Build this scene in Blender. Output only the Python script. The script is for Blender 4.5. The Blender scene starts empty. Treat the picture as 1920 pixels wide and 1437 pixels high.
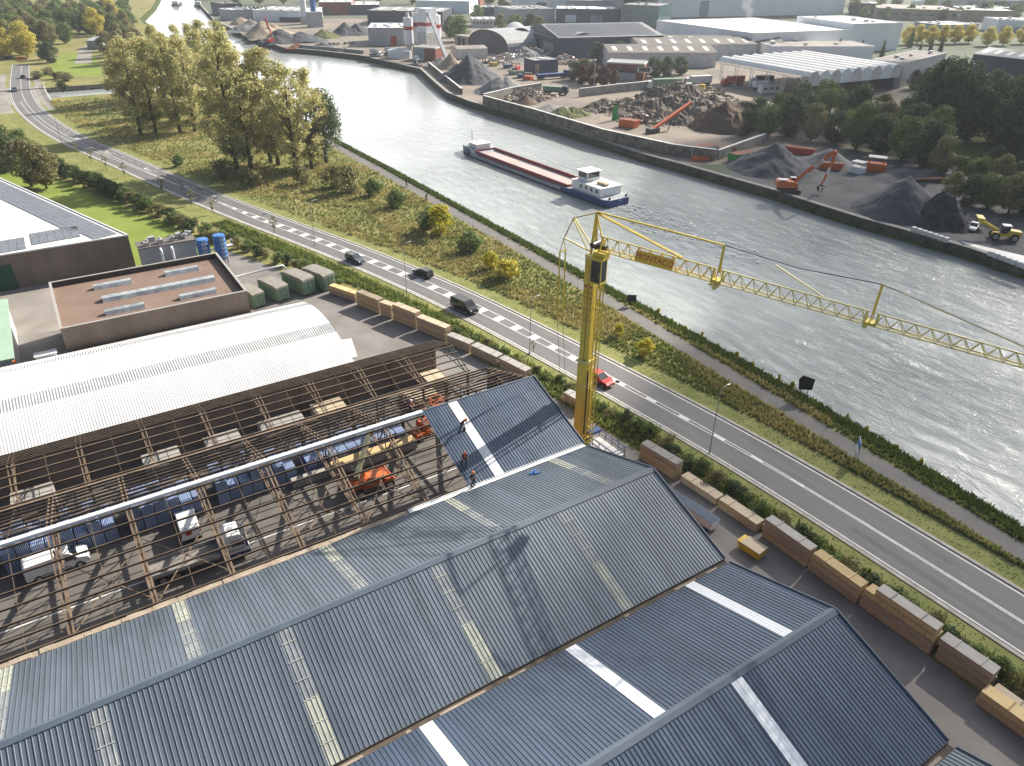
import bpy, bmesh, math, random
from mathutils import Vector, Matrix, geometry, noise

random.seed(7)
scene = bpy.context.scene
COL = scene.collection

# ------------------------------------------------------------------ camera
YAW, PITCH, ROLL, FPX = 1.00078144, 0.5352622, 0.01174737, 1387.78
CAM = Vector((-41.12, -9.7707, 50.8795))
fw = Vector((math.cos(PITCH)*math.cos(YAW), math.cos(PITCH)*math.sin(YAW), -math.sin(PITCH)))
r0 = Vector((math.sin(YAW), -math.cos(YAW), 0.0))
u0 = r0.cross(fw)
rt = r0*math.cos(ROLL) + u0*math.sin(ROLL)
up = u0*math.cos(ROLL) - r0*math.sin(ROLL)
cd = bpy.data.cameras.new('camera')
cd.sensor_width = 36.0
cd.lens = 36.0*FPX/1920.0
cd.clip_start, cd.clip_end = 0.5, 6000.0
cam = bpy.data.objects.new('camera', cd)
COL.objects.link(cam)
m3 = Matrix((rt, up, -fw)).transposed()
cam.matrix_world = Matrix.Translation(CAM) @ m3.to_4x4()
scene.camera = cam
scene.render.resolution_x, scene.render.resolution_y = 1024, 766

def at(px, py, z=0.0):
    """point of the horizontal plane at height z seen at a spot of the photograph (surveying the site)"""
    d = fw + rt*((px-960.0)/FPX) - up*((py-718.5)/FPX)
    return CAM + d*((z-CAM.z)/d.z)

# ------------------------------------------------------------------ light
SUN_AZ, SUN_EL = math.radians(12.0), math.radians(32.5)
w = bpy.data.worlds.new('World'); scene.world = w; w.use_nodes = True
nt = w.node_tree; nt.nodes.clear()
out = nt.nodes.new('ShaderNodeOutputWorld'); bg = nt.nodes.new('ShaderNodeBackground')
sky = nt.nodes.new('ShaderNodeTexSky'); sky.sky_type = 'NISHITA'; sky.sun_disc = False
sky.sun_elevation = SUN_EL; sky.sun_rotation = math.radians(90) - SUN_AZ
sky.air_density = 1.0; sky.dust_density = 2.0; sky.ozone_density = 1.0
# broken white cloud over the blue
tc = nt.nodes.new('ShaderNodeTexCoord'); mp = nt.nodes.new('ShaderNodeMapping'); mp.inputs['Scale'].default_value = (1.6, 1.6, 4.5)
nz = nt.nodes.new('ShaderNodeTexNoise'); nz.inputs['Scale'].default_value = 1.7; nz.inputs['Detail'].default_value = 7
rp = nt.nodes.new('ShaderNodeValToRGB'); rp.color_ramp.elements[0].position = 0.46; rp.color_ramp.elements[1].position = 0.70
mx = nt.nodes.new('ShaderNodeMix'); mx.data_type = 'RGBA'
mx.inputs['B'].default_value = (16.0, 16.2, 16.4, 1)
nt.links.new(tc.outputs['Generated'], mp.inputs['Vector']); nt.links.new(mp.outputs['Vector'], nz.inputs['Vector'])
dt = nt.nodes.new('ShaderNodeVectorMath'); dt.operation = 'DOT_PRODUCT'; dt.inputs[1].default_value = (0.75, 0.62, -0.15)
mr0 = nt.nodes.new('ShaderNodeMapRange'); mr0.inputs['From Min'].default_value = -0.15; mr0.inputs['From Max'].default_value = 0.75; mr0.inputs['To Min'].default_value = -0.22; mr0.inputs['To Max'].default_value = 0.30
ad0 = nt.nodes.new('ShaderNodeMath'); ad0.operation = 'ADD'
nt.links.new(tc.outputs['Generated'], dt.inputs[0]); nt.links.new(dt.outputs['Value'], mr0.inputs['Value']); nt.links.new(nz.outputs['Fac'], ad0.inputs[0]); nt.links.new(mr0.outputs['Result'], ad0.inputs[1])
nt.links.new(ad0.outputs['Value'], rp.inputs['Fac']); nt.links.new(rp.outputs['Color'], mx.inputs['Factor'])
nt.links.new(sky.outputs['Color'], mx.inputs['A'])
nt.links.new(mx.outputs['Result'], bg.inputs['Color']); nt.links.new(bg.outputs['Background'], out.inputs['Surface'])
bg.inputs['Strength'].default_value = 0.06
sd = bpy.data.lights.new('sun', 'SUN'); sd.energy = 5.0; sd.angle = math.radians(0.5); sd.color = (1.0, 0.93, 0.82)
so = bpy.data.objects.new('sun', sd); COL.objects.link(so)
SDIR = Vector((math.cos(SUN_EL)*math.cos(SUN_AZ), math.cos(SUN_EL)*math.sin(SUN_AZ), math.sin(SUN_EL)))
so.rotation_euler = (-SDIR).to_track_quat('-Z', 'Y').to_euler(); so.location = SDIR*300
vs = scene.view_settings
scene.display_settings.display_device = 'sRGB'
vs.view_transform = 'Standard'; vs.look = 'None'; vs.gamma = 1.0; vs.exposure = 0.95; vs.use_curve_mapping = False

# ------------------------------------------------------------------ materials
M = {}
def mat(name, col, rough=0.7, metal=0.0, var=0.25, scale=1.0, col2=None, bump=0.0, bscale=None, spec=0.4, detail=5, stretch=None, trans=0.0, island=0.0, alpha=1.0):
    m = bpy.data.materials.new(name); m.use_nodes = True
    n = m.node_tree; b = n.nodes['Principled BSDF']
    b.inputs['Roughness'].default_value = rough; b.inputs['Metallic'].default_value = metal
    b.inputs['Specular IOR Level'].default_value = spec
    t = n.nodes.new('ShaderNodeTexCoord'); vec = t.outputs['Object']
    if stretch:
        p = n.nodes.new('ShaderNodeMapping'); p.inputs['Scale'].default_value = stretch
        n.links.new(vec, p.inputs['Vector']); vec = p.outputs['Vector']
    z = n.nodes.new('ShaderNodeTexNoise'); z.inputs['Scale'].default_value = scale; z.inputs['Detail'].default_value = detail
    z.inputs['Roughness'].default_value = 0.62
    n.links.new(vec, z.inputs['Vector'])
    r = n.nodes.new('ShaderNodeValToRGB')
    c1 = Vector(col); c2 = Vector(col2) if col2 else c1*(1-var)
    e = r.color_ramp.elements
    e[0].position = 0.32; e[1].position = 0.68
    e[0].color = (*c2, 1); e[1].color = (*(c1 if col2 else c1*(1+var*0.5)), 1)
    n.links.new(z.outputs['Fac'], r.inputs['Fac'])
    cs = r.outputs['Color']
    if island > 0:
        g = n.nodes.new('ShaderNodeNewGeometry'); hs = n.nodes.new('ShaderNodeHueSaturation')
        ma = n.nodes.new('ShaderNodeMapRange'); ma.inputs['To Min'].default_value = 1-island; ma.inputs['To Max'].default_value = 1+island
        n.links.new(g.outputs['Random Per Island'], ma.inputs['Value']); n.links.new(ma.outputs['Result'], hs.inputs['Value'])
        n.links.new(cs, hs.inputs['Color']); cs = hs.outputs['Color']
    n.links.new(cs, b.inputs['Base Color'])
    if bump > 0:
        z2 = n.nodes.new('ShaderNodeTexNoise'); z2.inputs['Scale'].default_value = bscale or scale*6; z2.inputs['Detail'].default_value = 4
        n.links.new(vec, z2.inputs['Vector'])
        bp = n.nodes.new('ShaderNodeBump'); bp.inputs['Strength'].default_value = 1.0; bp.inputs['Distance'].default_value = bump
        n.links.new(z2.outputs['Fac'], bp.inputs['Height']); n.links.new(bp.outputs['Normal'], b.inputs['Normal'])
    if trans > 0:
        tr = n.nodes.new('ShaderNodeBsdfTranslucent'); n.links.new(cs, tr.inputs['Color'])
        ms = n.nodes.new('ShaderNodeMixShader'); ms.inputs[0].default_value = trans
        n.links.new(b.outputs['BSDF'], ms.inputs[1]); n.links.new(tr.outputs['BSDF'], ms.inputs[2])
        n.links.new(ms.outputs['Shader'], n.nodes['Material Output'].inputs['Surface'])
    m.diffuse_color = (*col, 1)
    return m

def sheet_mat(k, c, metal, rough, var):
    """coated profiled sheet: every one-metre sheet a touch different, faint dirt streaks down the slope"""
    m = mat(k, c, rough, metal, scale=0.4, var=0.24, spec=0.8, stretch=(2.2, 0.3, 0.3), detail=9); n = m.node_tree; b = n.nodes['Principled BSDF']
    src = b.inputs['Base Color'].links[0].from_socket
    t = n.nodes.new('ShaderNodeTexCoord'); sp = n.nodes.new('ShaderNodeSeparateXYZ'); fl = n.nodes.new('ShaderNodeMath'); fl.operation = 'FLOOR'
    wn = n.nodes.new('ShaderNodeTexWhiteNoise'); wn.noise_dimensions = '1D'; r = n.nodes.new('ShaderNodeMapRange'); r.inputs['To Min'].default_value = 1-var; r.inputs['To Max'].default_value = 1+var
    h = n.nodes.new('ShaderNodeHueSaturation')
    n.links.new(t.outputs['Object'], sp.inputs[0]); n.links.new(sp.outputs['X'], fl.inputs[0]); n.links.new(fl.outputs[0], wn.inputs['W']); n.links.new(wn.outputs['Value'], r.inputs['Value'])
    n.links.new(r.outputs['Result'], h.inputs['Value']); n.links.new(src, h.inputs['Color']); n.links.new(h.outputs['Color'], b.inputs['Base Color'])
    z = n.nodes.new('ShaderNodeTexNoise'); z.inputs['Scale'].default_value = 0.6; z.inputs['Detail'].default_value = 6; rr = n.nodes.new('ShaderNodeMapRange'); rr.inputs['To Min'].default_value = rough-.1; rr.inputs['To Max'].default_value = rough+.14
    n.links.new(t.outputs['Object'], z.inputs['Vector']); n.links.new(z.outputs['Fac'], rr.inputs['Value']); n.links.new(rr.outputs['Result'], b.inputs['Roughness'])
    M[k] = m
def glass(name, col=(0.02, 0.03, 0.035), rough=0.06):
    return mat(name, col, rough, 0.0, 0.1, 0.5, spec=0.9)

def defm(k, *a, **kw): M[k] = mat(k, *a, **kw); return M[k]
# setting
defm('meadow', (0.30, 0.255, 0.105), 0.95, var=0.3, scale=0.09, col2=(0.15, 0.165, 0.055), bump=0.12, bscale=1.6, spec=0.1, detail=9)
defm('verge', (0.27, 0.265, 0.10), 0.95, scale=0.35, col2=(0.165, 0.19, 0.062), bump=0.05, bscale=3, spec=0.1, detail=9)
defm('lawn', (0.225, 0.275, 0.062), 0.95, scale=0.12, col2=(0.165, 0.215, 0.045), bump=0.03, bscale=4, spec=0.1)
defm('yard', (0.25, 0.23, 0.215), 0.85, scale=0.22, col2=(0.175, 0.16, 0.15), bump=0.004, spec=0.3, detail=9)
defm('yard_pale', (0.33, 0.30, 0.26), 0.85, scale=0.12, col2=(0.2, 0.18, 0.165), spec=0.3, detail=9)
defm('asphalt', (0.18, 0.175, 0.172), 0.8, scale=0.5, col2=(0.135, 0.132, 0.132), spec=0.35, detail=9, stretch=(1, .16, 1))
defm('kerb', (0.42, 0.39, 0.34), 0.85, scale=0.8, var=0.3)
defm('paint', (0.78, 0.77, 0.73), 0.7, scale=1.3, col2=(0.52, 0.51, 0.49), detail=8)
defm('path', (0.175, 0.165, 0.155), 0.85, scale=0.4, col2=(0.135, 0.127, 0.12), bump=0.004, detail=8)
defm('far_dirt', (0.30, 0.25, 0.20), 0.95, scale=0.05, col2=(0.16, 0.14, 0.125), detail=10, spec=0.2)
defm('coal_dirt', (0.13, 0.13, 0.135), 0.9, scale=0.09, col2=(0.05, 0.052, 0.058), detail=9, spec=0.3)
defm('far_town', (0.16, 0.17, 0.13), 0.95, scale=0.012, col2=(0.09, 0.11, 0.07), detail=8, spec=0.1)
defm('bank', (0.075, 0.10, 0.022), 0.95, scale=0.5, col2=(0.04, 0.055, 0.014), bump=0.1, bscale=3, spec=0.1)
defm('concrete', (0.36, 0.34, 0.31), 0.9, scale=0.35, col2=(0.2, 0.19, 0.175), detail=9, bump=0.006)
defm('old_quay', (0.25, 0.215, 0.175), 0.92, scale=0.5, col2=(0.065, 0.06, 0.045), detail=10, bump=0.03, bscale=2)
defm('whitecoat', (0.72, 0.71, 0.69), 0.6, scale=0.3, col2=(0.56, 0.55, 0.53))
# roofs
sheet_mat('slate_sheet', (0.125, 0.153, 0.188), 0.30, 0.40, 0.07)
sheet_mat('slate_new', (0.070, 0.100, 0.152), 0.35, 0.36, 0.05)
defm('slate_cap', (0.10, 0.13, 0.165), 0.45, scale=0.5, col2=(0.08, 0.105, 0.135), spec=0.5)
defm('rooflight', (0.40, 0.41, 0.345), 0.45, scale=0.9, col2=(0.27, 0.285, 0.245), spec=0.5, detail=8)
defm('rooflight_old', (0.27, 0.285, 0.29), 0.35, scale=0.9, col2=(0.15, 0.17, 0.19), spec=0.5, detail=8)
defm('dome_glass', (0.55, 0.58, 0.58), 0.35, scale=0.9, col2=(0.24, 0.27, 0.29), spec=0.5, detail=6)
defm('rooflight_new', (0.86, 0.87, 0.88), 0.5, scale=0.7, col2=(0.78, 0.80, 0.82))
defm('white_sheet', (0.74, 0.73, 0.72), 0.5, scale=0.5, col2=(0.6, 0.59, 0.58), stretch=(1, .15, .15))
defm('gutter', (0.13, 0.10, 0.075), 0.9, scale=0.8, col2=(0.06, 0.05, 0.04), detail=8)
defm('mortar', (0.42, 0.35, 0.27), 0.95, scale=0.7, col2=(0.27, 0.215, 0.16), detail=8, bump=0.02)
defm('brick', (0.25, 0.14, 0.10), 0.9, scale=0.6, col2=(0.16, 0.095, 0.07), detail=8)
defm('precast', (0.23, 0.175, 0.135), 0.9, scale=0.35, col2=(0.15, 0.115, 0.09), stretch=(1, 1, .35), detail=9)
defm('brown_roof', (0.235, 0.16, 0.122), 0.95, scale=0.25, col2=(0.18, 0.122, 0.095), detail=9)
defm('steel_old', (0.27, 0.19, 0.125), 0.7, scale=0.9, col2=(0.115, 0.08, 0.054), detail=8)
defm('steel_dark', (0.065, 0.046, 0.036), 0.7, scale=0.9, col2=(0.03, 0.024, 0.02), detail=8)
defm('green_steel', (0.035, 0.06, 0.045), 0.6, scale=1)
defm('lamp_pole', (0.24, 0.26, 0.26), 0.5, 0.2, scale=1)
defm('band_sheet', (0.50, 0.505, 0.50), 0.5, scale=0.6, col2=(0.36, 0.37, 0.37))
defm('galv', (0.46, 0.47, 0.48), 0.4, 0.5, scale=1.2, var=0.2)
defm('dark_metal', (0.04, 0.042, 0.045), 0.5, 0.3, scale=2)
defm('black', (0.013, 0.013, 0.014), 0.6, scale=2)
defm('tyre', (0.018, 0.018, 0.018), 0.85, scale=3)
defm('rim', (0.42, 0.43, 0.44), 0.35, 0.7, scale=3)
defm('glass', (0.02, 0.028, 0.032), 0.06, spec=0.9, scale=0.7)
defm('lamp', (0.7, 0.7, 0.66), 0.2, spec=0.8)
defm('tail', (0.35, 0.015, 0.012), 0.25, spec=0.7)
defm('crane', (0.74, 0.57, 0.07), 0.5, scale=1.1, col2=(0.52, 0.38, 0.06), detail=9, stretch=(1, 1, .3))
defm('crane_worn', (0.74, 0.65, 0.27), 0.6, scale=1.6, col2=(0.5, 0.41, 0.16), detail=8)
defm('crane_red', (0.50, 0.035, 0.02), 0.5, scale=2)
defm('orange', (0.66, 0.135, 0.025), 0.4, scale=0.8, col2=(0.52, 0.10, 0.02))
defm('red', (0.52, 0.035, 0.03), 0.35, scale=0.8, var=0.15)
defm('rust', (0.28, 0.095, 0.045), 0.85, scale=0.7, col2=(0.15, 0.06, 0.035), detail=8)
defm('board_orange', (0.86, 0.52, 0.06), 0.5, scale=1, var=.1)
defm('yellow', (0.72, 0.50, 0.03), 0.5, scale=1.0, col2=(0.55, 0.37, 0.03))
defm('blue', (0.02, 0.06, 0.21), 0.45, scale=0.8, col2=(0.015, 0.042, 0.15))
defm('blue_bright', (0.045, 0.17, 0.46), 0.4, scale=0.6, var=0.2)
defm('navy', (0.028, 0.04, 0.068), 0.5, scale=0.4, var=0.2)
defm('white', (0.80, 0.80, 0.79), 0.35, scale=0.8, var=0.08)
defm('offwhite', (0.62, 0.61, 0.58), 0.6, scale=0.5, var=0.2)
defm('cargrey', (0.055, 0.075, 0.09), 0.22, 0.4, scale=1, var=0.1, spec=0.7)
defm('carblack', (0.018, 0.02, 0.024), 0.18, 0.2, scale=1, var=0.1, spec=0.7)
defm('carred', (0.55, 0.035, 0.03), 0.25, 0.1, scale=1, var=0.1, spec=0.6)
defm('green_box', (0.21, 0.31, 0.21), 0.7, scale=0.7, col2=(0.12, 0.2, 0.14), detail=8)
defm('green_skip', (0.03, 0.32, 0.07), 0.5, scale=0.8, var=0.25)
defm('greendoor', (0.012, 0.07, 0.045), 0.6, scale=1)
defm('pale_green', (0.33, 0.46, 0.34), 0.6, scale=0.4, var=0.12)
defm('tarp', (0.30, 0.28, 0.24), 0.85, scale=0.8, col2=(0.2, 0.195, 0.17), detail=8)
def wood(k, c, c2):
    """sawn timber; thin dark joints between the board layers of a bundle"""
    m = defm(k, c, 0.8, scale=3.0, col2=c2, detail=7, stretch=(0.35, 3.2, 3.2)); n = m.node_tree; b = n.nodes['Principled BSDF']; src = b.inputs['Base Color'].links[0].from_socket
    t = n.nodes.new('ShaderNodeTexCoord'); wv = n.nodes.new('ShaderNodeTexWave'); wv.bands_direction = 'Z'; wv.inputs['Scale'].default_value = 1.15; wv.inputs['Distortion'].default_value = 0.25
    r = n.nodes.new('ShaderNodeMapRange'); r.inputs['From Max'].default_value = 0.22; r.inputs['To Min'].default_value = 0.55; h = n.nodes.new('ShaderNodeHueSaturation')
    n.links.new(t.outputs['Object'], wv.inputs['Vector']); n.links.new(wv.outputs['Fac'], r.inputs['Value']); n.links.new(r.outputs['Result'], h.inputs['Value']); n.links.new(src, h.inputs['Color']); n.links.new(h.outputs['Color'], b.inputs['Base Color'])
wood('wood_new', (0.70, 0.53, 0.28), (0.55, 0.40, 0.19))
wood('wood_tan', (0.60, 0.45, 0.27), (0.45, 0.325, 0.19))
wood('wood_old', (0.50, 0.385, 0.275), (0.36, 0.27, 0.19))
wood('wood_grey', (0.42, 0.40, 0.37), (0.30, 0.28, 0.26))
wood('wood_pale', (0.56, 0.47, 0.34), (0.45, 0.37, 0.26))
# plants
defm('bark', (0.12, 0.095, 0.07), 0.95, scale=2, col2=(0.06, 0.05, 0.04), stretch=(1, 1, .3))
def leafm(k, c, c2, sc=0.35, isl=0.35, tr=0.35):
    defm(k, c, 0.6, scale=sc, col2=c2, island=isl, trans=tr, spec=0.25)
leafm('leaf_poplar', (0.58, 0.50, 0.22), (0.41, 0.43, 0.20), .22, tr=.5)
leafm('leaf_gold', (0.66, 0.54, 0.10), (0.42, 0.39, 0.08))
leafm('leaf_green', (0.19, 0.25, 0.065), (0.11, 0.16, 0.05))
leafm('leaf_dark', (0.105, 0.145, 0.055), (0.058, 0.085, 0.036), 0.25)
leafm('leaf_willow', (0.17, 0.21, 0.115), (0.09, 0.12, 0.065))
leafm('leaf_olive', (0.30, 0.27, 0.11), (0.19, 0.19, 0.08))
leafm('leaf_yellow', (0.66, 0.52, 0.03), (0.36, 0.36, 0.03))
leafm('leaf_rust', (0.13, 0.05, 0.03), (0.07, 0.032, 0.022))
leafm('grass_dry', (0.46, 0.38, 0.16), (0.29, 0.28, 0.095), 0.15, 0.4, 0.3)
leafm('grass_green', (0.25, 0.29, 0.075), (0.15, 0.19, 0.05), 0.3, 0.4, 0.3)
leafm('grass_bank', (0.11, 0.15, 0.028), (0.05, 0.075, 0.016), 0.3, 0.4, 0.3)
# piles
defm('coal', (0.034, 0.037, 0.045), 0.85, scale=0.9, col2=(0.018, 0.02, 0.026), bump=0.12, bscale=2.2, detail=9)
defm('gravel_dark', (0.085, 0.09, 0.10), 0.9, scale=0.5, col2=(0.055, 0.06, 0.07), bump=0.08, bscale=2.5, detail=9)
defm('gravel', (0.24, 0.235, 0.225), 0.92, scale=0.25, col2=(0.15, 0.15, 0.15), bump=0.08, bscale=2.5, detail=9)
defm('sand', (0.38, 0.31, 0.22), 0.95, scale=0.3, col2=(0.26, 0.21, 0.16), bump=0.06, bscale=2, detail=9)
defm('soil', (0.15, 0.095, 0.06), 0.95, scale=0.4, col2=(0.085, 0.055, 0.04), bump=0.1, bscale=2, detail=9)
defm('rubble', (0.21, 0.165, 0.13), 0.95, scale=0.8, col2=(0.08, 0.065, 0.055), bump=0.25, bscale=1.4, detail=10)
defm('scrapbit', (0.36, 0.32, 0.28), 0.75, scale=0.9, col2=(0.13, 0.10, 0.085), island=0.7)
defm('compost', (0.14, 0.15, 0.045), 0.95, scale=0.6, col2=(0.075, 0.075, 0.03), bump=0.15, bscale=1.8, detail=9)
# far buildings
defm('panel_white', (0.82, 0.83, 0.84), 0.6, scale=0.12, col2=(0.74, 0.76, 0.77), detail=4)
defm('panel_grey', (0.36, 0.38, 0.40), 0.6, scale=0.15, var=0.12)
defm('panel_dark', (0.055, 0.065, 0.085), 0.5, scale=0.15, var=0.12)
defm('panel_navy', (0.04, 0.055, 0.095), 0.5, scale=0.15, var=0.12)
defm('roof_white', (0.78, 0.77, 0.75), 0.7, scale=0.06, col2=(0.66, 0.65, 0.63), detail=6)
defm('roof_grey', (0.30, 0.30, 0.30), 0.75, scale=0.1, col2=(0.22, 0.22, 0.225), detail=7)
defm('roof_cement', (0.185, 0.165, 0.15), 0.85, scale=0.15, col2=(0.13, 0.115, 0.105), detail=8)
defm('solar', (0.06, 0.07, 0.09), 0.5, scale=0.6, var=0.15, spec=0.3)
defm('solar_pale', (0.15, 0.165, 0.19), 0.45, scale=0.6, var=0.2, spec=0.4)
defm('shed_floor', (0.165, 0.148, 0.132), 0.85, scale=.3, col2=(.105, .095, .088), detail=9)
defm('panel_bright', (0.90, 0.905, 0.91), 0.6, scale=0.1, var=.05)
defm('coaming_red', (0.27, 0.055, 0.055), 0.6, scale=.8)
defm('hold_floor', (0.50, 0.41, 0.375), 0.8, scale=.25, col2=(.38, .32, .30), detail=8)
defm('hangar_skin', (0.34, .35, .36), 0.6, scale=.3, var=.2)
defm('road_wear', (0.135, 0.132, 0.131), 0.75, scale=.35, col2=(.155, .151, .149), detail=8, stretch=(1, .1, 1))
defm('road_patch', (0.132, 0.129, 0.128), 0.85, scale=.6, col2=(.15, .147, .146))
defm('red_brick', (0.26, 0.085, 0.06), 0.9, scale=0.8, var=0.25)
defm('red_band', (0.40, 0.045, 0.05), 0.6, scale=1)
defm('teal_glass', (0.10, 0.19, 0.19), 0.15, scale=0.3, col2=(0.05, 0.10, 0.11), spec=0.7)
defm('skin', (0.55, 0.33, 0.23), 0.6, scale=6, var=0.1)
defm('hivis', (0.85, 0.16, 0.03), 0.7, scale=4, var=0.1)
defm('cloth_dark', (0.03, 0.032, 0.04), 0.9, scale=5, var=0.3)
defm('cloth_red', (0.17, 0.025, 0.025), 0.9, scale=5, var=0.3)

# ------------------------------------------------------------------ mesh helpers
class MB:
    def __init__(s): s.v = []; s.f = []; s.m = []
    def add(s, vs_, fs, m=0):
        o = len(s.v); s.v.extend([tuple(a) for a in vs_])
        for f in fs: s.f.append(tuple(i+o for i in f)); s.m.append(m)
        return s
    def box(s, c, d, m=0, rot=None):
        hx, hy, hz = d[0]/2, d[1]/2, d[2]/2; c = Vector(c)
        vs_ = [Vector((x, y, z)) for x in (-hx, hx) for y in (-hy, hy) for z in (-hz, hz)]
        if rot is not None: vs_ = [rot @ a for a in vs_]
        return s.add([a+c for a in vs_], [(0, 1, 3, 2), (4, 6, 7, 5), (0, 4, 5, 1), (2, 3, 7, 6), (0, 2, 6, 4), (1, 5, 7, 3)], m)
    def bx(s, x0, x1, y0, y1, z0, z1, m=0):
        return s.box(((x0+x1)/2, (y0+y1)/2, (z0+z1)/2), (abs(x1-x0), abs(y1-y0), abs(z1-z0)), m)
    def beam(s, p, q, w_, h, m=0):
        p, q = Vector(p), Vector(q); d = q-p; L = d.length
        if L < 1e-6: return s
        d.normalize(); ref = Vector((0, 0, 1)) if abs(d.z) < 0.95 else Vector((1, 0, 0))
        sx = d.cross(ref).normalized(); sz = sx.cross(d).normalized()
        R = Matrix((d, sx, sz)).transposed()
        return s.box((p+q)/2, (L, w_, h), m, R)
    def tube(s, pts, r, n=6, m=0, cap=True):
        pts = [Vector(p) for p in pts]; rs = r if isinstance(r, (list, tuple)) else [r]*len(pts)
        o = len(s.v); k = len(pts)
        for i, p in enumerate(pts):
            d = (pts[min(i+1, k-1)]-pts[max(i-1, 0)]).normalized()
            ref = Vector((0, 0, 1)) if abs(d.z) < 0.9 else Vector((1, 0, 0))
            a = d.cross(ref).normalized(); b = a.cross(d).normalized()
            for j in range(n):
                t = 2*math.pi*j/n; s.v.append(tuple(p+(a*math.cos(t)+b*math.sin(t))*rs[i]))
        for i in range(k-1):
            for j in range(n):
                j2 = (j+1) % n
                s.f.append((o+i*n+j, o+i*n+j2, o+(i+1)*n+j2, o+(i+1)*n+j)); s.m.append(m)
        if cap:
            s.f.append(tuple(o+j for j in range(n))[::-1]); s.m.append(m)
            s.f.append(tuple(o+(k-1)*n+j for j in range(n))); s.m.append(m)
        return s
    def cyl(s, p, q, r, n=12, m=0): return s.tube([p, q], r, n, m)
    def prism(s, poly, z0, z1, m=0, bottom=True):
        n = len(poly); o = len(s.v)
        for x, y in [p[:2] for p in poly]: s.v.append((x, y, z0))
        for x, y in [p[:2] for p in poly]: s.v.append((x, y, z1))
        s.f.append(tuple(o+n+i for i in range(n))); s.m.append(m)
        if bottom: s.f.append(tuple(o+i for i in range(n))[::-1]); s.m.append(m)
        for i in range(n):
            j = (i+1) % n; s.f.append((o+i, o+j, o+n+j, o+n+i)); s.m.append(m)
        return s
    def side(s, prof, y0, y1, m=0, inset=None):
        """profile of (x,z) points extruded along y; inset(x,z)->half-width factor"""
        n = len(prof); o = len(s.v)
        for y in (y0, y1):
            for x, z in prof:
                k = inset(x, z) if inset else 1.0
                s.v.append((x, y*k, z))
        s.f.append(tuple(o+i for i in range(n))); s.m.append(m)
        s.f.append(tuple(o+n+i for i in range(n))[::-1]); s.m.append(m)
        for i in range(n):
            j = (i+1) % n; s.f.append((o+j, o+i, o+n+i, o+n+j)); s.m.append(m)
        return s
    def quad(s, a, b, c, d, m=0): return s.add([a, b, c, d], [(0, 1, 2, 3)], m)
    def mesh(s, name, mats, smooth=False, fix=True, bevel=0.0):
        me = bpy.data.meshes.new(name); me.from_pydata(s.v, [], s.f)
        mats = mats if isinstance(mats, (list, tuple)) else [mats]
        for a in mats: me.materials.append(M[a] if isinstance(a, str) else a)
        me.polygons.foreach_set('material_index', s.m)
        if fix or bevel:
            b = bmesh.new(); b.from_mesh(me)
            if bevel:
                bmesh.ops.remove_doubles(b, verts=b.verts, dist=1e-4)
            if fix: bmesh.ops.recalc_face_normals(b, faces=b.faces)
            if bevel:
                es = [e for e in b.edges if len(e.link_faces) == 2 and e.calc_face_angle(0) > 0.5]
                bmesh.ops.bevel(b, geom=es, offset=bevel, segments=2, profile=0.6, affect='EDGES', clamp_overlap=True)
            b.to_mesh(me); b.free()
        if smooth: me.polygons.foreach_set('use_smooth', [True]*len(me.polygons))
        me.update(); return me
    def build(s, name, mats, parent=None, smooth=False, fix=True, bevel=0.0):
        return link(name, s.mesh(name, mats, smooth, fix, bevel), parent)

def link(name, me, parent=None):
    o = bpy.data.objects.new(name, me); COL.objects.link(o)
    if parent: o.parent = parent
    return o
def tag(o, label=None, cat=None, group=None, kind=None):
    if label: o['label'] = label
    if cat: o['category'] = cat
    if group: o['group'] = group
    if kind: o['kind'] = kind
    return o
def thing(name, label, cat, loc=(0, 0, 0), rz=0.0, group=None):
    o = bpy.data.objects.new(name, None); COL.objects.link(o)
    o.empty_display_size = 0.3; o.location = loc; o.rotation_euler = (0, 0, rz)
    return tag(o, label, cat, group)
def struct(o): o['kind'] = 'structure'; return o
def kids(o): return [c for c in bpy.data.objects if c.parent == o]
_kc = {}
def copy_tree(o, loc=None, rz=None, label=None, scale=None, group=None, cat=None):
    key = o.name
    if key not in _kc: _kc[key] = [(c, kids(c)) for c in kids(o)]
    r = o.copy(); COL.objects.link(r)
    if loc is not None: r.location = loc
    if rz is not None: r.rotation_euler = (0, 0, rz)
    if scale is not None: r.scale = scale if isinstance(scale, (tuple, list, Vector)) else (scale,)*3
    tag(r, label, cat, group)
    for c, gs in _kc[key]:
        d = c.copy(); COL.objects.link(d); d.parent = r
        for g in gs:
            e = g.copy(); COL.objects.link(e); e.parent = d
    return r
def lettering(name, s, size, m, parent, M4, ext=0.01, align='CENTER', bold=0.0):
    cu = bpy.data.curves.new('t', 'FONT'); cu.body = s; cu.size = size; cu.extrude = ext; cu.offset = bold
    cu.align_x = align; cu.align_y = 'CENTER'
    t = bpy.data.objects.new('t', cu); COL.objects.link(t)
    dg = bpy.context.evaluated_depsgraph_get(); me = bpy.data.meshes.new_from_object(t.evaluated_get(dg))
    bpy.data.objects.remove(t)
    me.transform(M4); me.materials.clear(); me.materials.append(M[m])
    return link(name, me, parent)
def frame(o, x, y):
    """4x4 with local x along x, local y along y"""
    x = Vector(x).normalized(); z = x.cross(Vector(y)).normalized(); y = z.cross(x)
    return Matrix.Translation(Vector(o)) @ Matrix((x, y, z)).transposed().to_4x4()
def offset_line(pts, d):
    pts = [Vector((p[0], p[1])) for p in pts]; res = []
    for i, p in enumerate(pts):
        t = (pts[min(i+1, len(pts)-1)]-pts[max(i-1, 0)]).normalized()
        res.append(p+Vector((-t.y, t.x))*d)
    return res
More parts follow.
